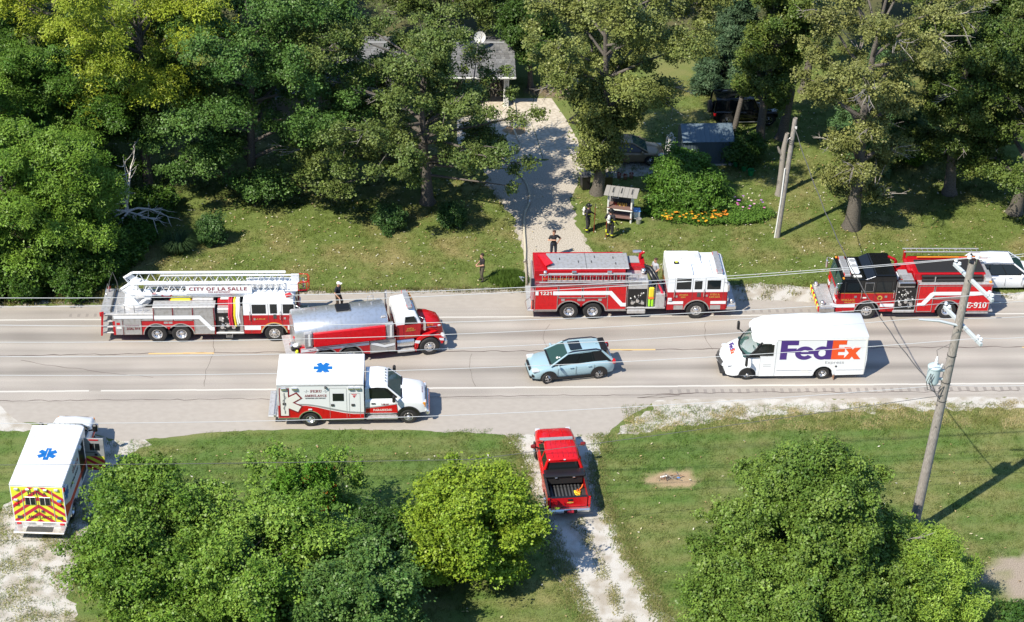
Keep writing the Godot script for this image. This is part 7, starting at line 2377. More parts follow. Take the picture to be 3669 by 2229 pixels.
	pris(t, "emblem", "gold", [P(0, 0), P(0, 0)], 0, 0) if false else bx(t, "emblem", "gold", V(0.1, 0.98, 0.05), V(0.02, 0.05, 0.3), 0.006)
	bx(t, "emblem", "gold", V(0.098, 0.98, 0.05), V(0.02, 0.09, 0.12), 0.006)
	bx(t, "rear_bumper", "chrome", V(0.02, 0.6, 0), V(0.24, 0.22, 1.96), 0.06)
	bx(t, "licence_plate", "coat_red", V(-0.11, 0.6, 0.05), V(0.02, 0.14, 0.3), 0.005)
	bx(t, "plate_recess", "black", V(-0.1, 0.6, 0.05), V(0.01, 0.2, 0.62))
	bx(t, "cross_tool_box", "black", V(1.86, 1.34, 0), V(0.56, 0.12, 1.9), 0.03)
	bx(t, "tool_box_body", "black_matt", V(1.84, 1.1, 0), V(0.44, 0.4, 1.7), 0.02)
	for s in [-0.42, 0.42]:
		bx(t, "tool_box_latch", "chrome", V(1.57, 1.3, s), V(0.03, 0.05, 0.12), 0.01)
	# cab
	var rf := Mb.new()
	rings = []
	for e in [[2.28, 1.8, 0.72], [2.34, 1.87, 0.75], [3.0, 1.9, 0.77], [3.6, 1.88, 0.76], [3.82, 1.82, 0.73]]:
		var ring := []
		for q in [[-1.0, 0.0], [-0.96, 0.6], [-0.84, 0.95], [-0.4, 1.0], [0.4, 1.0], [0.84, 0.95], [0.96, 0.6], [1.0, 0.0]]:
			ring.append(V(e[0], e[1] - 0.12 + 0.12 * q[1], q[0] * e[2]))
		rings.append(ring)
	rf.loft(rings, true, true)
	var roof := part(rf, "roof", "red_bright", t)
	for i in 5:
		bx(roof, "roof_rib", "red_bright", V(3.05, 1.897, -0.48 + 0.24 * i), V(1.3, 0.012, 0.05), 0.005)
	bx(roof, "brake_lamp", "lens_red", V(2.27, 1.82, -0.1), V(0.04, 0.05, 0.22), 0.01)
	bx(roof, "cargo_lamp", "lens_clear", V(2.27, 1.82, 0.06), V(0.05, 0.05, 0.1), 0.01)
	pris(t, "cabin", "black", [P(2.26, 1.22), P(4.5, 1.22), P(3.78, 1.76), P(2.34, 1.76)], -0.74, 0.74)
	var A := V(4.62, 1.26, 0.9)
	var B := V(3.8, 1.78, 0.73)
	var C := V(2.32, 1.78, 0.73)
	var D := V(2.2, 1.26, 0.9)
	var fz := V(1, 1, -1)
	patch(t, "windshield", "glass_teal", A * fz, A, B, B * fz, 0.05, 0.95, 0.02, 0.98, V(1, 1, 0), 0.012)
	patch(t, "rear_window", "glass_dark", D * fz, D, C, C * fz, 0.08, 0.92, 0.12, 0.92, V(-1, 0.2, 0), 0.012)
	for s in [-1.0, 1.0]:
		var f := V(1, 1, s)
		rod(t, "pillar", "red_bright", [A * f, B * f], 0.05, 5)
		rod(t, "pillar", "red_bright", [C * f, D * f], 0.08, 5)
		rod(t, "pillar", "red_bright", [V(3.15, 1.26, s * 0.9), V(3.15, 1.78, s * 0.74)], 0.04, 4)
		patch(t, "side_window", "glass_dark", D * f, A * f, B * f, C * f, 0.08, 0.42, 0.05, 0.95, V(0, 0.3, s), 0.012)
		patch(t, "side_window", "glass_dark", D * f, A * f, B * f, C * f, 0.46, 0.9, 0.05, 0.95, V(0, 0.3, s), 0.012)
		bx(t, "door_handle", "red_bright", V(2.6, 1.08, s * 1.0), V(0.2, 0.05, 0.05), 0.012)
		bx(t, "door_handle", "red_bright", V(3.35, 1.08, s * 1.0), V(0.2, 0.05, 0.05), 0.012)
	bx(t, "cowl", "grey", V(4.68, 1.27, 0), V(0.2, 0.04, 1.6), 0.01)
	for s in [-0.3, 0.35]:
		rod(t, "hood_crease", "red_bright", [V(4.75, 1.275, s), V(5.6, 1.15, s * 0.95)], 0.025, 4)
	bx(t, "front_bumper", "chrome", V(5.98, 0.6, 0), V(0.16, 0.24, 1.8), 0.05)

	t = thing("orange_strap", "crumpled bright orange strap lying in the pickup bed", "strap", V(2.45, 0.785, 13.05))
	R.seed = 14
	for k in 5:
		var p := []
		for i in 6:
			p.append(V(R.randf_range(-0.17, 0.17), R.randf_range(0.02, 0.1), R.randf_range(-0.22, 0.22)))
		rod(t, "strap_loop", "orange" if k < 3 else "yellow", p, 0.025, 5)
	rod(t, "strap_tail", "orange", [V(0.1, 0.05, -0.2), V(0.25, 0.1, -0.36), V(0.3, 0.2, -0.46)], 0.03, 5)

	t = thing("suv_car", "white car parked on the verge behind the last fire engine", "car", V(25.5, 0, -6.5))
	car(t, {"len": 4.75, "w": 0.93, "m": "white", "r": 0.36, "axles": [0.95, 3.75], "lamp": 0.86, "arch": "dark_grey",
		"body": [[0.02, 0.8, 0.86, 0.36], [0.1, 1.02, 0.94, 0.3], [0.5, 1.1, 0.99], [1.6, 1.08, 1.0], [2.8, 1.08, 1.0], [3.5, 1.08, 0.98], [4.1, 1.0, 0.96], [4.5, 0.9, 0.88], [4.68, 0.78, 0.8, 0.3], [4.75, 0.6, 0.72, 0.34]],
		"glass": [3.5, 2.65, 0.6, 0.1, 1.06, 1.72, 0.86, 0.66], "seams": [1.3, 2.25, 3.2], "handles": [1.55, 2.5], "rail": "steel"})
	t = thing("sedan_car", "gold sedan parked in dappled shade behind the tan green oak", "car", V(5.88, 0, -21.35), 0.0)
	car(t, {"len": 4.55, "w": 0.88, "m": "paint_gold", "r": 0.32, "axles": [0.95, 3.6], "lamp": 0.68,
		"body": [[0.02, 0.72, 0.86, 0.36], [0.1, 0.95, 0.9, 0.28], [0.7, 1.0, 0.98], [1.6, 0.95, 1.0], [2.8, 0.93, 1.0], [3.4, 0.92, 0.98], [4.0, 0.84, 0.95], [4.35, 0.74, 0.86], [4.52, 0.55, 0.74, 0.3]],
		"glass": [3.45, 2.5, 1.25, 0.45, 0.92, 1.45, 0.82, 0.58], "seams": [1.35, 2.3, 3.2], "handles": [1.6, 2.5], "cuts": [0.16, 0.28, 0.3, 0.54, 0.56, 0.92]})
	t = thing("offroad_car", "boxy black off-road vehicle in deep shade with a spare wheel on its tail", "car", V(14.1, 0, -26.6), 2.0)
	car(t, {"len": 4.3, "w": 0.88, "m": "gloss_black", "r": 0.42, "axles": [0.85, 3.6], "lamp": 1.0, "yb": 0.45,
		"body": [[0.02, 1.1, 0.94], [0.1, 1.15, 0.98], [2.9, 1.15, 1.0], [3.0, 1.14, 0.8], [4.1, 1.08, 0.76], [4.25, 0.95, 0.74]],
		"glass": [2.95, 2.6, 0.15, 0.05, 1.14, 1.86, 0.86, 0.76], "seams": [1.1, 2.0], "handles": [1.25, 2.2], "cuts": [0.04, 0.3, 0.34, 0.62, 0.66, 0.95]})
	for s in [-1.0, 1.0]:
		rod(t, "side_step", "steel", [V(1.35, 0.45, s * 0.9), V(1.5, 0.38, s * 1.0), V(2.9, 0.38, s * 1.0), V(3.05, 0.45, s * 0.9)], 0.04, 5)
		bx(t, "fender_flare", "black", V(3.6, 0.92, s * 0.84), V(1.0, 0.08, 0.3), 0.03)
	var sp := Mb.new()
	sp.lathe(V(-0.02, 1.05, 0), V(-1, 0, 0), [P(0.2, 0.0), P(0.4, 0.0), P(0.42, 0.06), P(0.42, 0.18), P(0.36, 0.22), P(0.2, 0.18), P(0.0, 0.17)], 18)
	part(sp, "spare_wheel", "rubber", t)


# ---------------------------------------------------------------- people
# bones: [from, to, radius, radius, colour]; one skin over all of them, by surface nets
func skin(bones: Array, cell := 0.021) -> Mb:
	var lo := V(9, 9, 9)
	var hi := -lo
	for e in bones:
		var m := V(1, 1, 1) * (maxf(e[2], e[3]) + 0.05)
		lo = lo.min(e[0] - m).min(e[1] - m)
		hi = hi.max(e[0] + m).max(e[1] + m)
	var n := Vector3i((hi - lo) / cell) + Vector3i(2, 2, 2)
	var f := PackedFloat32Array()
	f.resize(n.x * n.y * n.z)
	f.fill(1.0)
	var near := PackedFloat32Array()
	near.resize(f.size())
	near.fill(1.0)
	var who := PackedInt32Array()
	who.resize(f.size())
	for q in bones.size():
		var e: Array = bones[q]
		var a: Vector3 = e[0]
		var ab: Vector3 = e[1] - e[0]
		var l2 := maxf(ab.length_squared(), 1e-6)
		var r0: float = e[2]
		var r1: float = e[3]
		var m := V(1, 1, 1) * (maxf(r0, r1) + 0.07)
		var i0 := Vector3i(((a.min(e[1]) - m - lo) / cell).floor()).clamp(Vector3i.ZERO, n - Vector3i.ONE)
		var i1 := Vector3i(((a.max(e[1]) + m - lo) / cell).ceil()).clamp(Vector3i.ZERO, n - Vector3i.ONE)
		for z in range(i0.z, i1.z + 1):
			for y in range(i0.y, i1.y + 1):
				var row := (z * n.y + y) * n.x
				for x in range(i0.x, i1.x + 1):
					var p := lo + V(x, y, z) * cell
					var t := clampf((p - a).dot(ab) / l2, 0.0, 1.0)
					var d := (p - a - ab * t).length() - lerpf(r0, r1, t)
					var k := row + x
					var o := f[k]
					var h := clampf(0.5 + 0.5 * (o - d) / 0.03, 0.0, 1.0)
					f[k] = lerpf(o, d, h) - 0.03 * h * (1.0 - h)
					if d < near[k]:
						near[k] = d
						who[k] = q
	var b := Mb.new()
	var vert := {}
	var off := [0, 1, n.x, n.x + 1, n.x * n.y, n.x * n.y + 1, n.x * n.y + n.x, n.x * n.y + n.x + 1]
	for z in n.z - 1:
		for y in n.y - 1:
			for x in n.x - 1:
				var k := (z * n.y + y) * n.x + x
				var c := 0
				for i in 8:
					if f[k + off[i]] < 0.0:
						c += 1
				if c == 0 or c == 8:
					continue
				var s := V(0, 0, 0)
				var w := 0
				for e in [[0, 1], [0, 2], [0, 4], [1, 3], [1, 5], [2, 3], [2, 6], [3, 7], [4, 5], [4, 6], [5, 7], [6, 7]]:
					var fa := f[k + off[e[0]]]
					var fb := f[k + off[e[1]]]
					if (fa < 0.0) != (fb < 0.0):
						var t := fa / (fa - fb)
						var pa := V(e[0] & 1, (e[0] >> 1) & 1, e[0] >> 2)
						var pb := V(e[1] & 1, (e[1] >> 1) & 1, e[1] >> 2)
						s += pa.lerp(pb, t)
						w += 1
				var g := V(f[k + 1] - f[k] + f[k + off[3]] - f[k + off[2]], f[k + off[2]] - f[k] + f[k + off[3]] - f[k + 1], f[k + off[4]] - f[k] + f[k + off[5]] - f[k + 1]).normalized()
				vert[k] = [lo + (V(x, y, z) + s / w) * cell, g, bones[who[k]][4]]
	for z in range(1, n.z - 1):
		for y in range(1, n.y - 1):
			for x in range(1, n.x - 1):
				var k := (z * n.y + y) * n.x + x
				var inside := f[k] < 0.0
				for ax in 3:
					var st: int = [1, n.x, n.x * n.y][ax]
					if (f[k + st] < 0.0) == inside:
						continue
					var u: int = [n.x, n.x * n.y, 1][ax]
					var v: int = [n.x * n.y, 1, n.x][ax]
					var q := [k, k - u, k - u - v, k - v]
					if not (vert.has(q[0]) and vert.has(q[1]) and vert.has(q[2]) and vert.has(q[3])):
						continue
					for tr in [[0, 1, 2], [0, 2, 3]]:
						var A: Array = vert[q[tr[0]]]
						var B: Array = vert[q[tr[1]]]
						var C: Array = vert[q[tr[2]]]
						b.col = A[2]
						b.tris(A[0], B[0], C[0], A[1], B[1], C[1])
						var m := b.c.size()
						b.c[m - 3] = A[2]
	return b


# pose: joint overrides in the person's own frame (faces +z, left hand at +x)
func person(label: String, at: Vector3, turn: float, tall: float, look: Dictionary, pose := {}) -> Node3D:
	var t := thing("person", label, "person", at, turn)
	var j := {"pelvis": V(0, 0.96, 0), "waist": V(0, 1.1, 0), "chest": V(0, 1.32, 0.0), "neck": V(0, 1.48, 0.0), "chin": V(0, 1.58, 0.03), "head": V(0, 1.68, 0.02),
		"shl": V(0.19, 1.42, 0), "shr": V(-0.19, 1.42, 0), "ell": V(0.26, 1.15, -0.03), "elr": V(-0.26, 1.15, -0.03), "wrl": V(0.27, 0.92, 0.06), "wrr": V(-0.27, 0.92, 0.06),
		"hil": V(0.1, 0.92, 0), "hir": V(-0.1, 0.92, 0), "knl": V(0.12, 0.5, 0.03), "knr": V(-0.12, 0.5, 0.03), "anl": V(0.13, 0.09, -0.02), "anr": V(-0.13, 0.09, -0.02)}
	for k in pose:
		if k in j:
			j[k] = pose[k]
	var sk: Color = look.get("skin", Color(0.5, 0.28, 0.19))
	var top: Color = look.top
	var sleeve: Color = look.get("sleeve", top)
	var pants: Color = look.pants
	var shoe: Color = look.get("shoe", Color(0.02, 0.02, 0.02))
	var hair: Color = look.get("hair", Color(0.03, 0.02, 0.015))
	var th: float = look.get("bulk", 1.0)
	var face: Vector3 = pose.get("face", V(0, 0, 1)).normalized()
	var bones := [
		[j.pelvis + V(0.05, 0, 0), j.pelvis - V(0.05, 0, 0), 0.125 * th, 0.125 * th, pants], [j.pelvis, j.waist, 0.13 * th, 0.125 * th, top], [j.waist, j.chest, 0.125 * th, 0.15 * th, top],
		[j.shl * 0.75 + j.chest * 0.25, j.shr * 0.75 + j.chest * 0.25, 0.085 * th, 0.085 * th, top], [j.chest, j.neck, 0.12 * th, 0.06, top], [j.neck, j.chin, 0.056, 0.056, sk],
		[j.chin + face * 0.015, j.head + face * 0.02, 0.072, 0.088, sk], [j.head + V(0, 0.03, 0) - face * 0.025, j.head + V(0, 0.045, 0), 0.098, 0.092, hair], [j.chin + face * 0.1 + V(0, 0.03, 0), j.chin + face * 0.085 + V(0, 0.07, 0), 0.016, 0.012, sk]]
	for s in ["l", "r"]:
		var up: Vector3 = j["sh" + s]
		var el: Vector3 = j["el" + s]
		var wr: Vector3 = j["wr" + s]
		var hand := (wr - el).normalized()
		bones.append_array([[up, up.lerp(el, 0.6), 0.068 * th, 0.058 * th, top], [up.lerp(el, 0.6), el, 0.05 * th, 0.047 * th, sleeve], [el, wr, 0.046 * th, 0.034 * th, sleeve], [wr + hand * 0.03, wr + hand * 0.09, 0.034, 0.036, look.get("glove", sk)]])
		var hp: Vector3 = j["hi" + s]
		var kn: Vector3 = j["kn" + s]
		var an: Vector3 = j["an" + s]
		bones.append_array([[hp, kn, 0.1 * th, 0.075 * th, pants], [kn, an + V(0, 0.04, 0), 0.072 * th, 0.058 * th, pants], [an, an + V(0, -0.04, 0.13), 0.05, 0.042, shoe]])
	var b := skin(bones)
	# fingers and thumb: short tapered chains rooted in the palm
	for s in ["l", "r"]:
		var wr: Vector3 = j["wr" + s]
		var d: Vector3 = (wr - j["el" + s]).normalized()
		var side := d.cross(V(0, 0, 1) if absf(d.z) < 0.8 else Vector3.UP).normalized()
		var pal := d.cross(side).normalized()
		b.col = look.get("glove", sk)
		for i in 4:
			var o := wr + d * 0.1 + side * (-0.027 + 0.018 * i)
			var l: float = [0.06, 0.07, 0.066, 0.05][i]
			b.tube([o, o + d * l * 0.6 + pal * 0.008, o + d * l + pal * 0.03], [0.0095, 0.0085, 0.006], 5)
		b.tube([wr + d * 0.045 + side * 0.03, wr + d * 0.08 + side * 0.055, wr + d * 0.11 + side * 0.058 + pal * 0.015], [0.011, 0.01, 0.007], 5)
	var side_ := V(0, 1, 0).cross(face).normalized()
	var hd: Vector3 = j.head
	b.col = sk * 0.9
	for s in [-1.0, 1.0]:
		b.ball(hd + side_ * s * 0.09 - V(0, 0.02, 0), V(0.018, 0.032, 0.022), 6)
	b.col = Color(0.02, 0.015, 0.01)
	for s in [-1.0, 1.0]:
		b.ball(hd + face * 0.1 + side_ * s * 0.034 - V(0, 0.005, 0), V(0.012, 0.009, 0.012), 6)
	b.col = Color(0.35, 0.13, 0.1)
	b.ball(hd + face * 0.088 - V(0, 0.085, 0), V(0.025, 0.007, 0.012), 6)
	var o := part(b, "body", "cloth", t)
	var k := tall / 1.8
	t.scale = Vector3.ONE * k
	return t


func band(t: Node, a: Vector3, b_: Vector3, r: float, m := "hivis", called := "reflective_band") -> void:
	var b := Mb.new()
	b.cyl(a, b_, r, r, 12, false)
	part(b, called, m, t)


func turnout(t: Node3D, pose: Dictionary, back: Vector3) -> void:
	# helmet, air bottle and bands of a firefighter in full gear
	var h: Vector3 = pose.get("head", V(0, 1.68, 0.02))
	var hb := Mb.new()
	hb.lathe(h + V(0, 0.03, 0), Vector3.UP, [P(0.185, 0.0), P(0.18, 0.018), P(0.125, 0.035), P(0.118, 0.08), P(0.085, 0.13), P(0.0, 0.15)], 16)
	hb.lathe(h + V(0, 0.03, 0), Vector3.UP, [P(0.0, -0.006), P(0.185, 0.0)], 16)
	var o := part(hb, "helmet", "black", t)
	bx(o, "helmet_shield", "coat_white", h + V(0, 0.1, 0.115), V(0.06, 0.08, 0.015), 0.005)
	var tk := Mb.new()
	var c := back + V(0, 1.06, 0)
	tk.lathe(c, Vector3.UP, [P(0.0, 0.0), P(0.05, 0.005), P(0.082, 0.04), P(0.085, 0.2), P(0.085, 0.4), P(0.06, 0.46), P(0.025, 0.49), P(0.025, 0.53), P(0.0, 0.53)], 12)
	var q := part(tk, "air_bottle", "coat_white", t)
	band(q, c + V(0, 0.2, 0), c + V(0, 0.26, 0), 0.09, "dark_grey", "bottle_strap")
	bx(t, "pack_frame", "black", back * 0.65 + V(0, 1.26, 0), V(0.22, 0.44, 0.08), 0.02)
	band(t, V(0, 1.2, 0), V(0, 1.26, 0), 0.175)
	band(t, V(0, 0.97, 0), V(0, 1.01, 0), 0.172)
	for s in [-1.0, 1.0]:
		band(t, V(0.128 * s, 0.2, 0.0), V(0.127 * s, 0.27, 0.0), 0.088)


func people() -> void:
	var coat := Color(0.022, 0.022, 0.026)
	var gear := {"top": coat, "sleeve": coat, "pants": Color(0.03, 0.03, 0.034), "bulk": 1.16, "glove": Color(0.03, 0.028, 0.025)}
	var ps := {"wrl": V(0.38, 1.02, 0.26), "ell": V(0.33, 1.16, 0.02)}
	var t := person("firefighter in black gear with a white air bottle, left of the pair by the stand", V(4.95, 0, -12.41), 70.0, 1.86, gear, ps)
	turnout(t, ps, V(0, 0, -0.24))
	ps = {"wrl": V(0.3, 1.05, 0.3), "ell": V(0.32, 1.18, 0.0), "knl": V(0.11, 0.5, 0.08), "wrr": V(-0.34, 0.95, 0.12)}
	t = person("firefighter in black gear standing right in front of the white stand", V(6.2, 0, -11.73), 150.0, 1.88, gear, ps)
	turnout(t, ps, V(0, 0, -0.24))
	band(t, V(-0.26, 1.12, -0.02), V(-0.27, 1.18, -0.02), 0.075)
	t = thing("pike_pole", "tall dark pole held upright by the left firefighter", "pole", V(5.32, 0, -12.3))
	rod(t, "shaft", "rust", [V(0, 0, 0), V(0.02, 1.75, 0)], 0.022, 5)
	rod(t, "hook", "dark_grey", [V(0.02, 1.75, 0), V(0.02, 1.95, 0), V(0.08, 1.86, 0)], 0.018, 4)
	t = thing("axe_bar", "dark tool bar standing beside the right firefighter's leg", "tool", V(5.98, 0, -11.75))
	rod(t, "shaft", "rust", [V(0, 0, 0), V(0, 1.1, 0)], 0.025, 5)
	bx(t, "head", "hivis", V(0, 0.45, 0), V(0.08, 0.2, 0.07), 0.02)
	person("man in black shirt and dark trousers, one hand at his chest, one on his hip", V(2.77, 0, -9.5), 8.0, 1.82, {"top": Color(0.018, 0.018, 0.022), "sleeve": Color(0.52, 0.3, 0.2), "pants": Color(0.015, 0.018, 0.032), "hair": Color(0.07, 0.035, 0.02)},
		{"elr": V(-0.3, 1.2, 0.02), "wrr": V(-0.05, 1.3, 0.24), "ell": V(0.4, 1.2, -0.08), "wrl": V(0.23, 1.0, 0.02), "face": V(-0.7, 0, 0.7)})
	person("man in dark shirt and bunker trousers standing in the roadside grass", V(-1.36, 0, -7.05), -70.0, 1.8, {"top": Color(0.02, 0.018, 0.02), "sleeve": Color(0.42, 0.24, 0.16), "pants": Color(0.09, 0.075, 0.055), "hair": Color(0.035, 0.02, 0.012)},
		{"ell": V(0.24, 1.16, 0.04), "wrl": V(0.1, 1.08, 0.26), "elr": V(-0.24, 1.16, 0.04), "wrr": V(-0.08, 1.12, 0.26), "knl": V(0.13, 0.5, 0.08)})
	t = person("man in navy shirt and white cap walking behind the silver tanker", V(-9.25, 0, -4.2), 60.0, 1.8, {"top": Color(0.015, 0.016, 0.028), "sleeve": Color(0.5, 0.28, 0.18), "pants": Color(0.07, 0.05, 0.035), "hair": Color(0.75, 0.75, 0.77)},
		{"knl": V(0.12, 0.52, 0.16), "anl": V(0.13, 0.09, 0.1), "anr": V(-0.13, 0.09, -0.2), "wrl": V(0.27, 0.95, -0.06), "wrr": V(-0.24, 0.96, 0.18), "head": V(0, 1.67, 0.06), "chin": V(0, 1.57, 0.06)})
	bx(t, "cap_brim", "coat_white", V(0, 1.72, 0.19), V(0.17, 0.015, 0.13), 0.005)
	person("man in grey shirt standing on the fire engine's walkway behind its cab", V(7.98, 1.1, -4.75), -60.0, 1.74, {"top": Color(0.36, 0.38, 0.42), "sleeve": Color(0.5, 0.28, 0.18), "pants": Color(0.03, 0.028, 0.03), "hair": Color(0.06, 0.03, 0.02)},
		{"elr": V(-0.25, 1.15, 0.05), "wrr": V(-0.14, 1.2, 0.28), "wrl": V(0.2, 1.0, 0.2)})


# ---------------------------------------------------------------- house, shed and yard things
func house() -> void:
	var t := thing("house", "grey roofed ranch house with open garage, half hidden by the oaks", "house", V(0, 0, 0))
	var wall := Mb.new()
	bx(t, "wall", "siding", V(-9.2, 1.2, -30.4), V(11.4, 2.4, 4.6))
	bx(t, "wall", "siding", V(0.86, 1.2, -31.0), V(0.2, 2.4, 4.8))
	bx(t, "wall", "siding", V(-1.3, 1.2, -33.3), V(4.5, 2.4, 0.2))
	bx(t, "garage_header", "siding", V(-1.35, 2.18, -28.75), V(4.6, 0.4, 0.16))
	bx(t, "garage_post", "trim", V(0.86, 1.15, -28.72), V(0.34, 2.3, 0.24), 0.02)
	bx(t, "garage_post", "siding", V(-1.3, 1.0, -28.75), V(0.36, 2.0, 0.16))
	bx(t, "garage_floor", "concrete", V(-1.3, 0.02, -31.0), V(4.4, 0.05, 4.6))
	bx(t, "fascia", "trim", V(-6.4, 2.27, -28.18), V(15.6, 0.16, 0.05), 0.01)
	bx(t, "soffit", "pale_paint", V(-6.4, 2.2, -28.46), V(15.6, 0.02, 0.5))
	var gut := rod(t, "gutter", "trim", [V(-14.2, 2.32, -28.12), V(1.45, 2.32, -28.12)], 0.06, 5)
	for s in [1.0, -1.0]:
		var rf := Mb.new()
		R.seed = 5
		var run := 3.15
		var slope := 0.31
		var courses := 17
		for i in courses:
			var d0 := run - run * i / courses
			var d1 := run - run * (i + 1) / courses
			var x := -14.2 - (0.12 if i % 2 else 0.0)
			while x < 1.45:
				var w := R.randf_range(0.24, 0.34)
				var e := minf(x + w, 1.45)
				var v := R.randf_range(0.12, 0.2)
				rf.col = Color(v, v * 1.02, v * 1.05)
				var y0 := 3.33 - d0 * slope + R.randf_range(0.02, 0.035)
				var y1 := 3.33 - d1 * slope + 0.008
				var a := V(maxf(x, -14.2), y0, -31.3 + s * d0)
				var b := V(e - 0.01, y0, -31.3 + s * d0)
				var c := V(e - 0.01, y1, -31.3 + s * d1)
				var d := V(maxf(x, -14.2), y1, -31.3 + s * d1)
				rf.quad(a, b, c, d, Vector3.UP)
				rf.quad(a, b, b - V(0, 0.03, 0), a - V(0, 0.03, 0), V(0, 0, s))
				x = e
		var ro := part(rf, "roof", "shingle", t)
		ro.set_meta("kind", "stuff")
	rod(t, "ridge_cap", "grey", [V(-14.2, 3.37, -31.3), V(1.45, 3.37, -31.3)], 0.07, 5)
	# left wing, its gable towards the road
	bx(t, "wing_wall", "siding", V(-11.2, 1.2, -27.2), V(4.6, 2.4, 3.6))
	pris(t, "gable", "siding", [P(-13.5, 2.4), P(-8.9, 2.4), P(-11.2, 3.2)], -25.5, -25.38)
	for s in [-1.0, 1.0]:
		var rf := Mb.new()
		for i in 12:
			for k in 14:
				var d0 := 2.75 - 2.75 * i / 12.0
				var d1 := 2.75 - 2.75 * (i + 1) / 12.0
				var z0 := -25.1 - 0.29 * k
				var v := R.randf_range(0.09, 0.15)
				rf.col = Color(v * 0.9, v, v * 1.15)
				var y0 := 3.3 - d0 * 0.36 + 0.03
				var y1 := 3.3 - d1 * 0.36 + 0.008
				rf.quad(V(-11.2 + s * d0, y0, z0), V(-11.2 + s * d0, y0, z0 - 0.28), V(-11.2 + s * d1, y1, z0 - 0.28), V(-11.2 + s * d1, y1, z0), Vector3.UP)
		part(rf, "wing_roof", "shingle", t).set_meta("kind", "stuff")
		rod(t, "rake_board", "trim", [V(-11.2, 3.28, -25.08), V(-11.2 + s * 2.78, 2.28, -25.08)], 0.06, 4)
	bx(t, "window", "trim", V(-9.9, 1.4, -25.37), V(0.9, 1.0, 0.06), 0.01)
	bx(t, "window_pane", "glass_dark", V(-9.9, 1.4, -25.33), V(0.76, 0.86, 0.02))
	bx(t, "vent_pipe", "trim", V(-4.0, 3.5, -30.9), V(0.16, 0.35, 0.16), 0.02)
	t = thing("satellite_dish", "white satellite dish on a short mast above the house roof", "satellite dish", V(-0.85, 3.1, -30.6))
	rod(t, "mast", "steel", [V(0, 0.0, 0), V(0, 0.75, 0)], 0.03, 5)
	var b := Mb.new()
	b.t = Transform3D(Basis(Vector3.RIGHT, -0.25).rotated(Vector3.UP, 0.25), V(0, 0.98, 0.05))
	b.lathe(Z3, V(0, 0, 1), [P(0.0, -0.06), P(0.2, -0.045), P(0.38, 0.0), P(0.4, 0.02), P(0.38, 0.012), P(0.2, -0.03), P(0.0, -0.045)], 18)
	part(b, "dish", "coat_white", t)
	rod(t, "feed_arm", "steel", [V(0, 0.75, 0.05), V(0.08, 0.75, 0.45), V(0.08, 0.95, 0.5)], 0.02, 4)


func shed() -> void:
	var t := thing("shed", "small blue metal shed with a ribbed roof in dappled shade", "shed", V(13.0, 0, -21.8), 2.0)
	bx(t, "wall", "shed_wall", V(0, 0.8, 0.0), V(3.0, 1.6, 2.2))
	for i in 15:
		bx(t, "panel", "shed_wall", V(-1.4 + 0.2 * i, 0.8, 1.115), V(0.17, 1.58, 0.03), 0.006)
	for i in 10:
		bx(t, "panel", "shed_wall", V(-1.515, 0.8, -0.95 + 0.21 * i), V(0.03, 1.58, 0.18), 0.006)
	for s in [-1.52, 1.5]:
		pris(t, "gable", "shed_wall", [P(-1.1, 0.0), P(1.1, 0.0), P(0.0, 0.6)], 0.0, 0.03).transform = Transform3D(Basis(V(0, 0, -1), V(0, 1, 0), V(1, 0, 0)), V(s, 1.6, 0))
	for s in [1.0, -1.0]:
		for i in 11:
			var rb := Mb.new()
			var x := -1.62 + 0.295 * i
			rb.t = Transform3D(Basis(Vector3.RIGHT, s * 0.46), V(x + 0.147, 1.92, s * 0.62))
			rb.box(Z3, V(0.29, 0.03, 1.44))
			rb.box(V(0.14, 0.025, 0), V(0.03, 0.03, 1.44))
			part(rb, "roof_panel", "shed_roof", t)
	bx(t, "base_board", "pale_paint", V(0.9, 0.04, 1.3), V(1.5, 0.06, 0.12))
	t = thing("garden_trellis", "white wooden lattice obelisk standing left of the blue shed", "trellis", V(10.85, 0, -21.6), 10.0)
	for sx in [-1.0, 1.0]:
		for sz in [-1.0, 1.0]:
			rod(t, "post", "trim", [V(0.25 * sx, 0, 0.25 * sz), V(0.22 * sx, 1.3, 0.22 * sz), V(0, 1.75, 0)], 0.025, 4)
	for i in 5:
		for s in [-1.0, 1.0]:
			var y := 0.15 + 0.27 * i
			rod(t, "slat", "trim", [V(-0.24, y, 0.24 * s), V(0.24, y + 0.25, 0.24 * s)], 0.018, 4)
			rod(t, "slat", "trim", [V(0.24, y, 0.24 * s), V(-0.24, y + 0.25, 0.24 * s)], 0.018, 4)
			rod(t, "slat", "trim", [V(0.24 * s, y, -0.24), V(0.24 * s, y + 0.25, 0.24)], 0.018, 4)


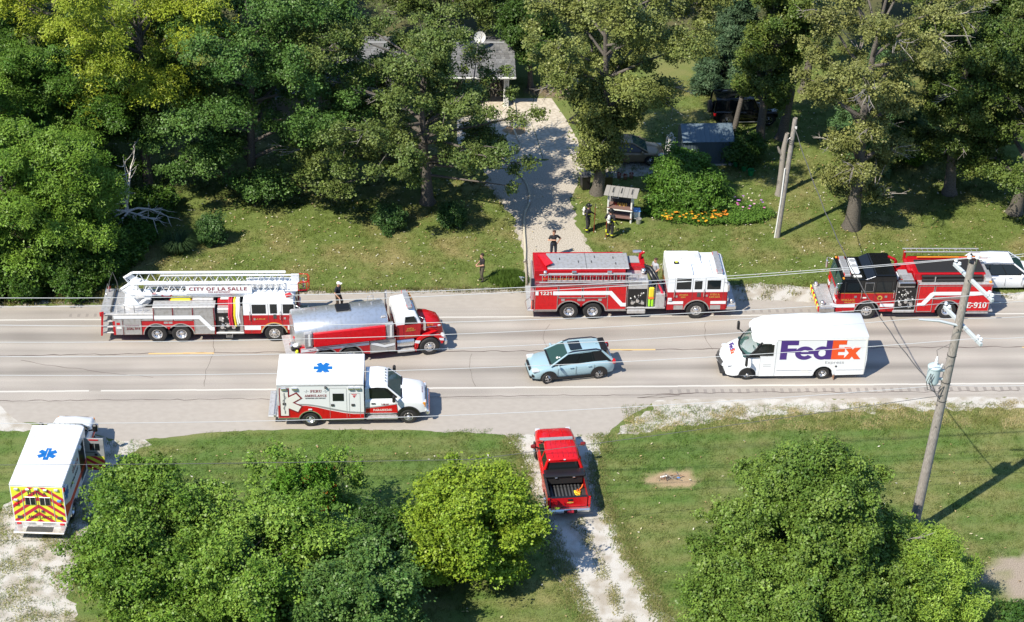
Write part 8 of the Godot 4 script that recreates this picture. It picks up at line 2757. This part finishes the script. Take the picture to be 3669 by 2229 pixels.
func stand() -> void:
	var t := thing("farm_stand", "white roadside stand with a shelf of jars under its small roof", "stand", V(7.02, 0, -13.85), -14.0)
	for x in [-0.72, 0.66]:
		rod(t, "post", "trim", [V(x, 0, 0.3), V(x, 1.85, 0.3)], 0.065, 4)
		rod(t, "post", "trim", [V(x, 0, -0.35), V(x, 1.75, -0.35)], 0.05, 4)
	for i in 7:
		bx(t, "roof_board", "siding", V(-0.84 + 0.28 * i, 1.92, 0.0), V(0.27, 0.05, 1.1), 0.01).rotation.x = 0.06
	for x in [-0.5, 0.0, 0.62]:
		bx(t, "roof_batten", "dark_grey", V(x, 1.965, 0.05), V(0.07, 0.02, 0.6), 0.005)
	bx(t, "fascia", "trim", V(0, 1.8, 0.42), V(1.74, 0.1, 0.04), 0.01)
	for i in 4:
		bx(t, "shelf_board", "deck", V(-0.02, 0.92, -0.28 + 0.2 * i), V(1.5, 0.04, 0.19), 0.008)
		bx(t, "lower_board", "deck", V(-0.02, 0.32, -0.28 + 0.2 * i), V(1.5, 0.04, 0.19), 0.008)
	bx(t, "shelf_edge", "trim", V(-0.02, 0.86, 0.44), V(1.5, 0.07, 0.03), 0.008)
	bx(t, "back_board", "dark_grey", V(-0.02, 1.35, -0.36), V(1.36, 0.8, 0.03))
	var fr := bx(t, "picture_frame", "coat_white", V(-0.4, 1.42, -0.33), V(0.4, 0.46, 0.03), 0.01)
	bx(fr, "picture", "dark_grey", V(-0.4, 1.42, -0.312), V(0.3, 0.36, 0.01))
	bx(t, "notice", "coat_white", V(0.15, 1.5, -0.335), V(0.2, 0.16, 0.02))
	for i in 7:
		var b := Mb.new()
		var x := -0.42 + 0.12 * i
		b.lathe(V(x, 0.94, -0.02 + 0.05 * (i % 2)), Vector3.UP, [P(0.05, 0.0), P(0.052, 0.13), P(0.038, 0.16), P(0.042, 0.18), P(0.0, 0.185)], 8)
		var j := thing("jar", "small %s jar on the white stand's shelf, %s from the left" % ["red" if i < 2 else "honey coloured", ["first", "second", "third", "fourth", "fifth", "sixth", "seventh"][i]], "jar", t.position, -14.0, "jars on the stand")
		part(b, "glass_jar", "rust" if i < 2 else "gold", j)
	t = thing("bucket", "grey bucket standing at the right end of the white stand", "bucket", V(8.05, 0, -13.35))
	var g := Mb.new()
	g.lathe(Z3, Vector3.UP, [P(0.0, 0.0), P(0.13, 0.0), P(0.17, 0.34), P(0.155, 0.34), P(0.12, 0.03), P(0.0, 0.03)], 14)
	part(g, "pail", "alloy", t)
	t = thing("plastic_tub", "blue lidded tub behind the stand's right post", "tub", V(7.98, 0, -13.95))
	bx(t, "tub", "coat_white", V(0, 0.28, 0), V(0.4, 0.56, 0.4), 0.06)
	bx(t, "lid", "lens_blue", V(0, 0.59, 0), V(0.44, 0.06, 0.44), 0.02)
	for i in 3:
		t = thing("bucket", "bright green bucket beside the shed garden, " + ["farthest of three", "middle of three", "nearest of three"][i], "bucket", V([14.83, 15.27, 15.59][i], 0, [-20.39, -19.85, -19.21][i]), 0.0, "green buckets by the shed")
		var bk := Mb.new()
		bk.lathe(Z3, Vector3.UP, [P(0.0, 0.0), P(0.15, 0.0), P(0.2, 0.38), P(0.215, 0.38), P(0.215, 0.34), P(0.18, 0.34), P(0.14, 0.03), P(0.0, 0.03)], 14)
		part(bk, "pail", "bucket", t)
		rod(t, "handle", "bucket", [V(-0.2, 0.37, 0), V(-0.14, 0.52, 0.04), V(0.14, 0.52, 0.04), V(0.2, 0.37, 0)], 0.012, 4)
	t = thing("toy_wagon", "small red wagon with white wheels behind the big bush", "wagon", V(12.9, 0, -18.1), 10.0)
	bx(t, "tray", "rust", V(0, 0.3, 0), V(0.9, 0.18, 0.44), 0.04)
	bx(t, "load", "clay", V(0.05, 0.41, 0), V(0.7, 0.06, 0.3), 0.02)
	for x in [-0.3, 0.3]:
		for z in [-0.22, 0.22]:
			var w := Mb.new()
			w.cyl(V(x, 0.13, z - 0.03), V(x, 0.13, z + 0.03), 0.13, 0.13, 12)
			part(w, "wheel", "coat_white", t)
	rod(t, "handle", "black", [V(-0.45, 0.3, 0), V(-0.85, 0.5, 0.05)], 0.015, 4)
	for i in 2:
		t = thing("trash_bin", "dark rubbish bin %s the tan green oak's trunk" % ["left of", "right of"][i], "bin", V([5.2, 6.55][i], 0, -17.6), 12.0)
		pris(t, "bin", "black", [P(-0.22, 0.05), P(0.22, 0.05), P(0.27, 0.9), P(-0.27, 0.9)], -0.26, 0.26)
		bx(t, "lid", "dark_grey", V(0, 0.94, 0), V(0.6, 0.07, 0.6), 0.02)
	t = thing("flower_pot", "low pots of red flowers at the edge of the gravel patch", "flower pot", V(7.7, 0, -18.9))
	R.seed = 3
	for i in 3:
		var p := Mb.new()
		p.lathe(V(0.38 * i - 0.3, 0, 0.12 * (i % 2)), Vector3.UP, [P(0.0, 0.0), P(0.1, 0.0), P(0.14, 0.22), P(0.12, 0.22), P(0.0, 0.18)], 10)
		part(p, "pot", "clay", t)
		var fl := Mb.new()
		for k in 7:
			fl.ball(V(0.38 * i - 0.3 + R.randf_range(-0.1, 0.1), R.randf_range(0.26, 0.4), 0.12 * (i % 2) + R.randf_range(-0.1, 0.1)), V(0.05, 0.04, 0.05), 6)
		part(fl, "blossom", "rust", t).set_meta("kind", "stuff")
	# basketball hoop
	t = thing("basketball_hoop", "portable basketball hoop with leaning black post beside the concrete drive", "basketball hoop", V(5.55, 0, -26.3), -35.0)
	pris(t, "base", "black_matt", [P(-0.1, 0.0), P(0.9, 0.0), P(0.35, 0.5)], -0.4, 0.4).rotation.y = PI
	rod(t, "post", "black", [V(-0.3, 0.1, 0), V(-0.05, 1.4, 0), V(-0.1, 2.3, 0)], 0.06, 6)
	rod(t, "brace", "black", [V(-0.1, 2.0, 0), V(-0.55, 2.4, 0)], 0.035, 4)
	bx(t, "backboard", "grey", V(-0.6, 2.55, 0), V(0.05, 0.8, 1.2), 0.01)
	var ed := Mb.new()
	for e in [[0, 0.39, 1.22, 0.05], [0, -0.39, 1.22, 0.05]]:
		ed.box(V(-0.63, 2.55 + e[1], 0), V(0.03, e[3], e[2]))
	for e in [-0.59, 0.59]:
		ed.box(V(-0.63, 2.55, e), V(0.03, 0.74, 0.05))
	for e in [-0.22, 0.22]:
		ed.box(V(-0.63, 2.42, e), V(0.02, 0.36, 0.03))
	part(ed, "backboard_lines", "coat_white", t)
	var rim := []
	for i in 15:
		rim.append(V(-0.9 + 0.23 * cos(TAU * i / 14), 2.26, 0.23 * sin(TAU * i / 14)))
	rod(t, "hoop_rim", "red_bright", rim, 0.022, 5)
	var net := Mb.new()
	for i in 10:
		var a := TAU * i / 10
		net.tube([V(-0.9 + 0.22 * cos(a), 2.25, 0.22 * sin(a)), V(-0.9 + 0.13 * cos(a + 0.5), 1.88, 0.13 * sin(a + 0.5))], 0.01, 3)
		net.tube([V(-0.9 + 0.22 * cos(a), 2.25, 0.22 * sin(a)), V(-0.9 + 0.13 * cos(a - 0.5), 1.88, 0.13 * sin(a - 0.5))], 0.01, 3)
	part(net, "net", "coat_white", t).set_meta("kind", "stuff")
	# burn pit rubbish
	t = thing("burn_pit", "burnt twigs and rubbish in a scorched ring on the near lawn", "fire pit", V(7.1, 0, 10.95))
	R.seed = 41
	for i in 16:
		var a := R.randf() * TAU
		var p := V(R.randf_range(-0.4, 0.5), 0.04, R.randf_range(-0.2, 0.25))
		var d := V(cos(a), R.randf_range(-0.1, 0.3), sin(a)) * R.randf_range(0.12, 0.28)
		rod(t, "twig", ["wire_dark", "clay", "dead_wood"][i % 3], [p - d, p + d], 0.014, 4)
	for i in 5:
		bx(t, "can", "coat_white", V(-0.42 + 0.07 * i, 0.05, -0.04 - 0.02 * i), V(0.05, 0.06, 0.1), 0.015)
	bx(t, "wrapper", "lens_blue", V(0.42, 0.03, 0.0), V(0.14, 0.02, 0.09), 0.008)
	# supply hose
	t = thing("fire_hose", "long pale supply hose winding from the engine up the drive to the garage", "hose")
	var hp := [V(0.85, 2.3, -5.25), V(0.95, 2.2, -5.6), V(1.05, 1.0, -5.85), V(1.1, 0.08, -6.4)]
	var via := [P(1.14, -7.7), P(1.16, -9.2), P(1.23, -10.5), P(1.26, -12.4), P(1.37, -14.3), P(1.75, -15.9), P(1.78, -17.2), P(1.6, -18.5), P(1.2, -19.4), P(0.76, -20.2), P(0.62, -21.0), P(0.85, -21.7), P(1.35, -22.4), P(1.55, -23.2), P(1.4, -24.2), P(1.25, -25.2), P(1.3, -26.6), P(1.45, -28.0), P(1.35, -29.6), P(0.9, -30.5)]
	var cv := Curve3D.new()
	for p in via:
		hp.append(V(p.x, 0.085, p.y))
	for i in hp.size():
		var tn: Vector3 = (hp[mini(i + 1, hp.size() - 1)] - hp[maxi(i - 1, 0)]) / 6.0
		cv.add_point(hp[i], -tn, tn)
	var pts := []
	var L := cv.get_baked_length()
	for i in 110:
		pts.append(cv.sample_baked(L * i / 109.0))
	rod(t, "hose_line", "hose", pts, 0.068, 8)
	for i in [14, 48, 80]:
		var b := Mb.new()
		b.cyl(pts[i], pts[i + 1], 0.09, 0.09, 8)
		part(b, "coupling", "steel", t)


func snag(called: String, label: String, at: Vector3, pts: Array, rad: Array, bark := "dead_wood", fork := []) -> void:
	var t := thing(called, label, "tree trunk", at)
	rod(t, "trunk", bark, pts, rad, 9)
	if fork.size():
		rod(t, "broken_limb", bark, fork[0], fork[1], 7)


func poles() -> void:
	snag("tree_snag", "bare broken tree trunk with a forked top beside the utility pole", V(16.94, 0, -16.74), [V(0, -0.05, 0), V(0.0, 0.3, 0), V(0.02, 1.5, 0), V(0.0, 3.0, 0), V(0.04, 3.6, 0), V(0.1, 4.2, 0)], [0.28, 0.21, 0.19, 0.18, 0.15, 0.12], "dead_wood", [[V(0, 2.7, 0), V(-0.25, 3.0, 0.02), V(-0.38, 3.3, 0.02)], [0.14, 0.1, 0.06]])
	snag("tree_snag", "bare branchless trunk leaning in front of the black off-roader", V(15.25, 0, -24.4), [V(0, -0.05, 0), V(0.04, 0.5, 0), V(0.2, 1.8, 0), V(0.42, 3.4, 0)], [0.26, 0.19, 0.16, 0.15], "bark")
	# far pole
	var t := thing("utility_pole", "grey wooden utility pole with a pale conduit on the far lawn", "utility pole", V(16.02, 0, -11.74))
	rod(t, "shaft", "pole_wood", [V(0, 0, 0), V(0.14, 4.0, 0), V(0.27, 7.74, 0)], [0.17, 0.15, 0.13], 12)
	rod(t, "conduit", "trim", [V(-0.16, 0, 0.1), V(-0.05, 2.6, 0.12), V(-0.02, 4.6, 0.12)], 0.05, 6)
	rod(t, "cable_bracket", "steel", [V(0.16, 6.6, 0.1), V(-0.06, 6.5, 0.2), V(-0.12, 6.2, 0.2)], 0.02, 4)
	bx(t, "pole_tag", "coat_white", V(0.33, 7.2, 0.14), V(0.12, 0.16, 0.02))
	for i in 3:
		band(t, V(0.22, 6.1 + 0.12 * i, 0), V(0.222, 6.15 + 0.12 * i, 0), 0.148, "dark_grey", "metal_band")
	# near pole
	t = thing("utility_pole", "tall weathered utility pole with two pale crossarms and a transformer, near right", "utility pole", V(17.88, 0, 15.31))
	rod(t, "shaft", "pole_wood", [V(0, 0, 0), V(0.18, 5, 0), V(0.36, 10, 0), V(0.53, 14.7, 0)], [0.24, 0.215, 0.19, 0.16], 16)
	R.seed = 19
	for i in 16:
		var y := R.randf_range(3.0, 14.0)
		var a := R.randf() * TAU
		var x := 0.036 * y
		rod(t, "bolt", "dark_grey", [V(x + 0.15 * cos(a), y, 0.15 * sin(a)), V(x + 0.25 * cos(a), y, 0.25 * sin(a))], 0.022, 4)
	for e in [[0.04, 13.88, 14.06, 0.93, 17.02, 12], [0.06, 11.46, 13.68, 0.92, 16.7, 9]]:
		var a := V(e[0] + 0.15, e[1], e[2] - 15.31)
		var b := V(e[3] + 0.15, e[1], e[4] - 15.31)
		var d := (b - a).normalized()
		var m := Mb.new()
		m.t = Transform3D(Basis(Vector3.UP.cross(d).normalized(), Vector3.UP, d), (a + b) * 0.5)
		m.box(Z3, V(0.13, 0.16, a.distance_to(b)), 0.01)
		var arm := part(m, "crossarm", "arm", t)
		for k in [0.03, 0.12, 0.9, 0.97]:
			var p: Vector3 = a.lerp(b, k)
			var ins := Mb.new()
			ins.lathe(p + V(0, 0.08, 0), Vector3.UP, [P(0.02, 0), P(0.025, 0.1), P(0.085, 0.11), P(0.085, 0.14), P(0.045, 0.16), P(0.07, 0.17), P(0.07, 0.2), P(0.03, 0.22), P(0.0, 0.25)], 10)
			part(ins, "insulator", "porcelain", arm)
	for s in [-0.12, 0.14]:
		var ins := Mb.new()
		rod(t, "top_pin", "steel", [V(0.52 + s, 14.3, 0), V(0.53 + s * 1.3, 14.95, 0)], 0.03, 5)
		ins.lathe(V(0.53 + s * 1.3, 14.9, 0), Vector3.UP, [P(0.03, 0), P(0.1, 0.02), P(0.1, 0.07), P(0.05, 0.09), P(0.08, 0.11), P(0.08, 0.14), P(0.0, 0.2)], 10)
		part(ins, "insulator", "porcelain", t)
	rod(t, "standoff_bracket", "arm", [V(0.4, 11.6, 0.1), V(-0.5, 11.85, 0.1), V(-1.4, 11.95, 0.15)], [0.06, 0.06, 0.035], 6)
	var dr := Mb.new()
	dr.lathe(V(-0.3, 8.58, 0.0), Vector3.UP, [P(0.0, 0.0), P(0.26, 0.0), P(0.28, 0.05), P(0.28, 0.75), P(0.3, 0.78), P(0.3, 0.84), P(0.2, 0.92), P(0.0, 0.95)], 18)
	var tr := part(dr, "transformer", "drum", t)
	dr = Mb.new()
	dr.lathe(V(-0.26, 9.5, 0.0), Vector3.UP, [P(0.09, 0.0), P(0.07, 0.1), P(0.085, 0.14), P(0.06, 0.22), P(0.075, 0.26), P(0.05, 0.34), P(0.03, 0.44), P(0.0, 0.46)], 10)
	part(dr, "bushing", "porcelain", tr)
	rod(tr, "lid_clamp", "porcelain", [V(-0.05, 9.35, 0.1), V(-0.02, 9.6, 0.1)], 0.05, 6)
	for y in [8.75, 9.2]:
		bx(tr, "mount", "drum", V(0.08, y, 0), V(0.24, 0.1, 0.12), 0.02)
	rod(t, "drop_loop", "wire_dark", [V(-0.26, 9.95, 0), V(-0.35, 10.3, 0.05), V(0.1, 10.6, 0.08), V(0.35, 10.8, 0.1)], 0.012, 4)
	for i in 3:
		rod(t, "lead_wire", "wire_dark", [V(-0.5 + 0.12 * i, 9.2, 0.25), V(-0.65 + 0.1 * i, 8.8, 0.3), V(-0.55 + 0.15 * i, 8.4, 0.3), V(-0.1, 8.25 - 0.1 * i, 0.3), V(0.2, 8.5, 0.2)], 0.018, 4)
	for y in [10.0, 8.6, 7.6]:
		band(t, V(0.036 * y, y, 0), V(0.036 * (y + 0.05), y + 0.05, 0), 0.212, "dark_grey", "metal_band")
	var span := func(label: String, pts: Array, r: float, m: String, sag: float, dark := false) -> void:
		var o := []
		for i in pts.size() - 1:
			for k in 14:
				var u := k / 14.0
				o.append(pts[i].lerp(pts[i + 1], u) - V(0, 4.0 * u * (1.0 - u) * (sag if i == (1 if pts.size() == 5 else 0) else 0.05), 0))
		o.append(pts[-1])
		var b := Mb.new()
		b.tube(o, r, 5)
		var q := part(b, "power_line", m)
		q.name = numbered("power_line")
		tag(q, label, "power line", "overhead lines along the road")
	var wl := [["highest line, to the pole's left top pin", V(-21.8, 14.1, 16.7), V(18.26, 14.95, 15.31), V(20.91, 14.9, 14.9)], ["second highest line, to the pole's right top pin", V(-21.7, 14.1, 17.38), V(18.6, 14.95, 15.31), V(20.86, 14.9, 15.1)],
		["line at the near end of the upper crossarm", V(-21.7, 13.58, 17.92), V(18.92, 14.1, 16.85), V(20.48, 14.08, 16.7)], ["line at the far end of the lower crossarm", V(-22.4, 11.16, 15.53), V(18.2, 11.68, 13.75), V(21.69, 11.6, 13.5)],
		["line on the long standoff bracket", V(-22.0, 11.6, 17.25), V(16.5, 11.98, 15.4), V(21.18, 11.8, 15.06)], ["line at the near end of the lower crossarm", V(-22, 11.16, 17.96), V(19.0, 11.68, 16.5), V(20.93, 11.65, 16.4)],
		["lowest long line, over the near shoulder", V(-22.5, 8.15, 17.17), V(18.22, 8.45, 15.35), V(21.66, 8.42, 15.4)]]
	for e in wl:
		var a: Vector3 = e[1]
		var b: Vector3 = e[2]
		var c: Vector3 = e[3]
		span.call("thin pale overhead wire, " + e[0], [a + (a - b) * 0.8 + V(0, 0.3, 0), a, b, c, c + (c - b).normalized() * 30.0], 0.0135, "wire", 0.55)
	span.call("dark service wire sagging low across the near lawns", [V(-22.2, 7.5, 19.19) - V(12, -0.6, 0), V(-22.2, 7.5, 19.19), V(-2.5, 6.35, 17.62), V(18.1, 8.0, 15.5)], 0.013, "wire_dark", 0.1)
	var o := []
	var a := V(17.55, 8.5, 15.3)
	var e := V(16.28, 7.2, -11.7)
	for i in 31:
		var u := i / 30.0
		o.append(a.lerp(e, u) - V(0, 4.0 * u * (1.0 - u) * 1.55, 0) + V(0.02 * sin(i * 2.0), 0, 0))
	var b := Mb.new()
	b.tube(o, 0.026, 5)
	var q := part(b, "service_drop", "wire_dark")
	tag(q, "thick dark twisted cable from the transformer to the far pole", "power line")


func _ready() -> void:
	var cam := Camera3D.new()
	cam.name = "camera"
	add_child(cam)
	cam.transform = Transform3D(Basis(V(0.99882501, 0.02086023, 0.04374311), V(0.00618776, 0.84033609, -0.54203041), V(-0.0480658, 0.5416642, 0.83921962)).orthonormalized(), V(-4.72, 55.18, 81.56))
	cam.fov = 18.8875
	cam.near = 1.0
	cam.far = 2000.0
	cam.current = true
	var we := WorldEnvironment.new()
	we.name = "world_environment"
	var env := Environment.new()
	env.background_mode = Environment.BG_SKY
	var sky := Sky.new()
	var sm := ProceduralSkyMaterial.new()
	sm.sky_top_color = Color(0.42, 0.56, 0.76)
	sm.sky_horizon_color = Color(0.68, 0.78, 0.9)
	sm.ground_bottom_color = Color(0.25, 0.27, 0.2)
	sm.ground_horizon_color = Color(0.55, 0.6, 0.6)
	sm.sky_curve = 0.15
	sky.sky_material = sm
	env.sky = sky
	env.tonemap_mode = Environment.TONE_MAPPER_LINEAR
	env.tonemap_exposure = 1.42
	env.background_energy_multiplier = 0.95
	env.sdfgi_enabled = true
	env.ssao_enabled = true
	env.ssil_enabled = true
	we.environment = env
	add_child(we)
	var sun := DirectionalLight3D.new()
	sun.name = "sun"
	sun.light_energy = 1.6
	sun.light_color = Color(1.0, 0.965, 0.9)
	sun.light_angular_distance = 0.5
	sun.shadow_enabled = true
	add_child(sun)
	var el := deg_to_rad(50.0)
	var az := deg_to_rad(40.0)
	sun.look_at_from_position(V(0, 50, 0), V(0, 50, 0) + V(cos(el) * cos(az), -sin(el), -cos(el) * sin(az)))
	R.seed = 7
	NZ.seed = 5
	NZ.frequency = 0.01
	NZ.fractal_octaves = 2
	NZ.noise_type = FastNoiseLite.TYPE_SIMPLEX
	materials()
	ground()
	road()
	house()
	shed()
	poles()
	ladder_truck()
	engine_1221()
	engine_910()
	tanker()
	peru_ambulance()
	utica_ambulance()
	delivery_van()
	cars()
	stand()
	people()
	if true:
		plants()
		grasses()
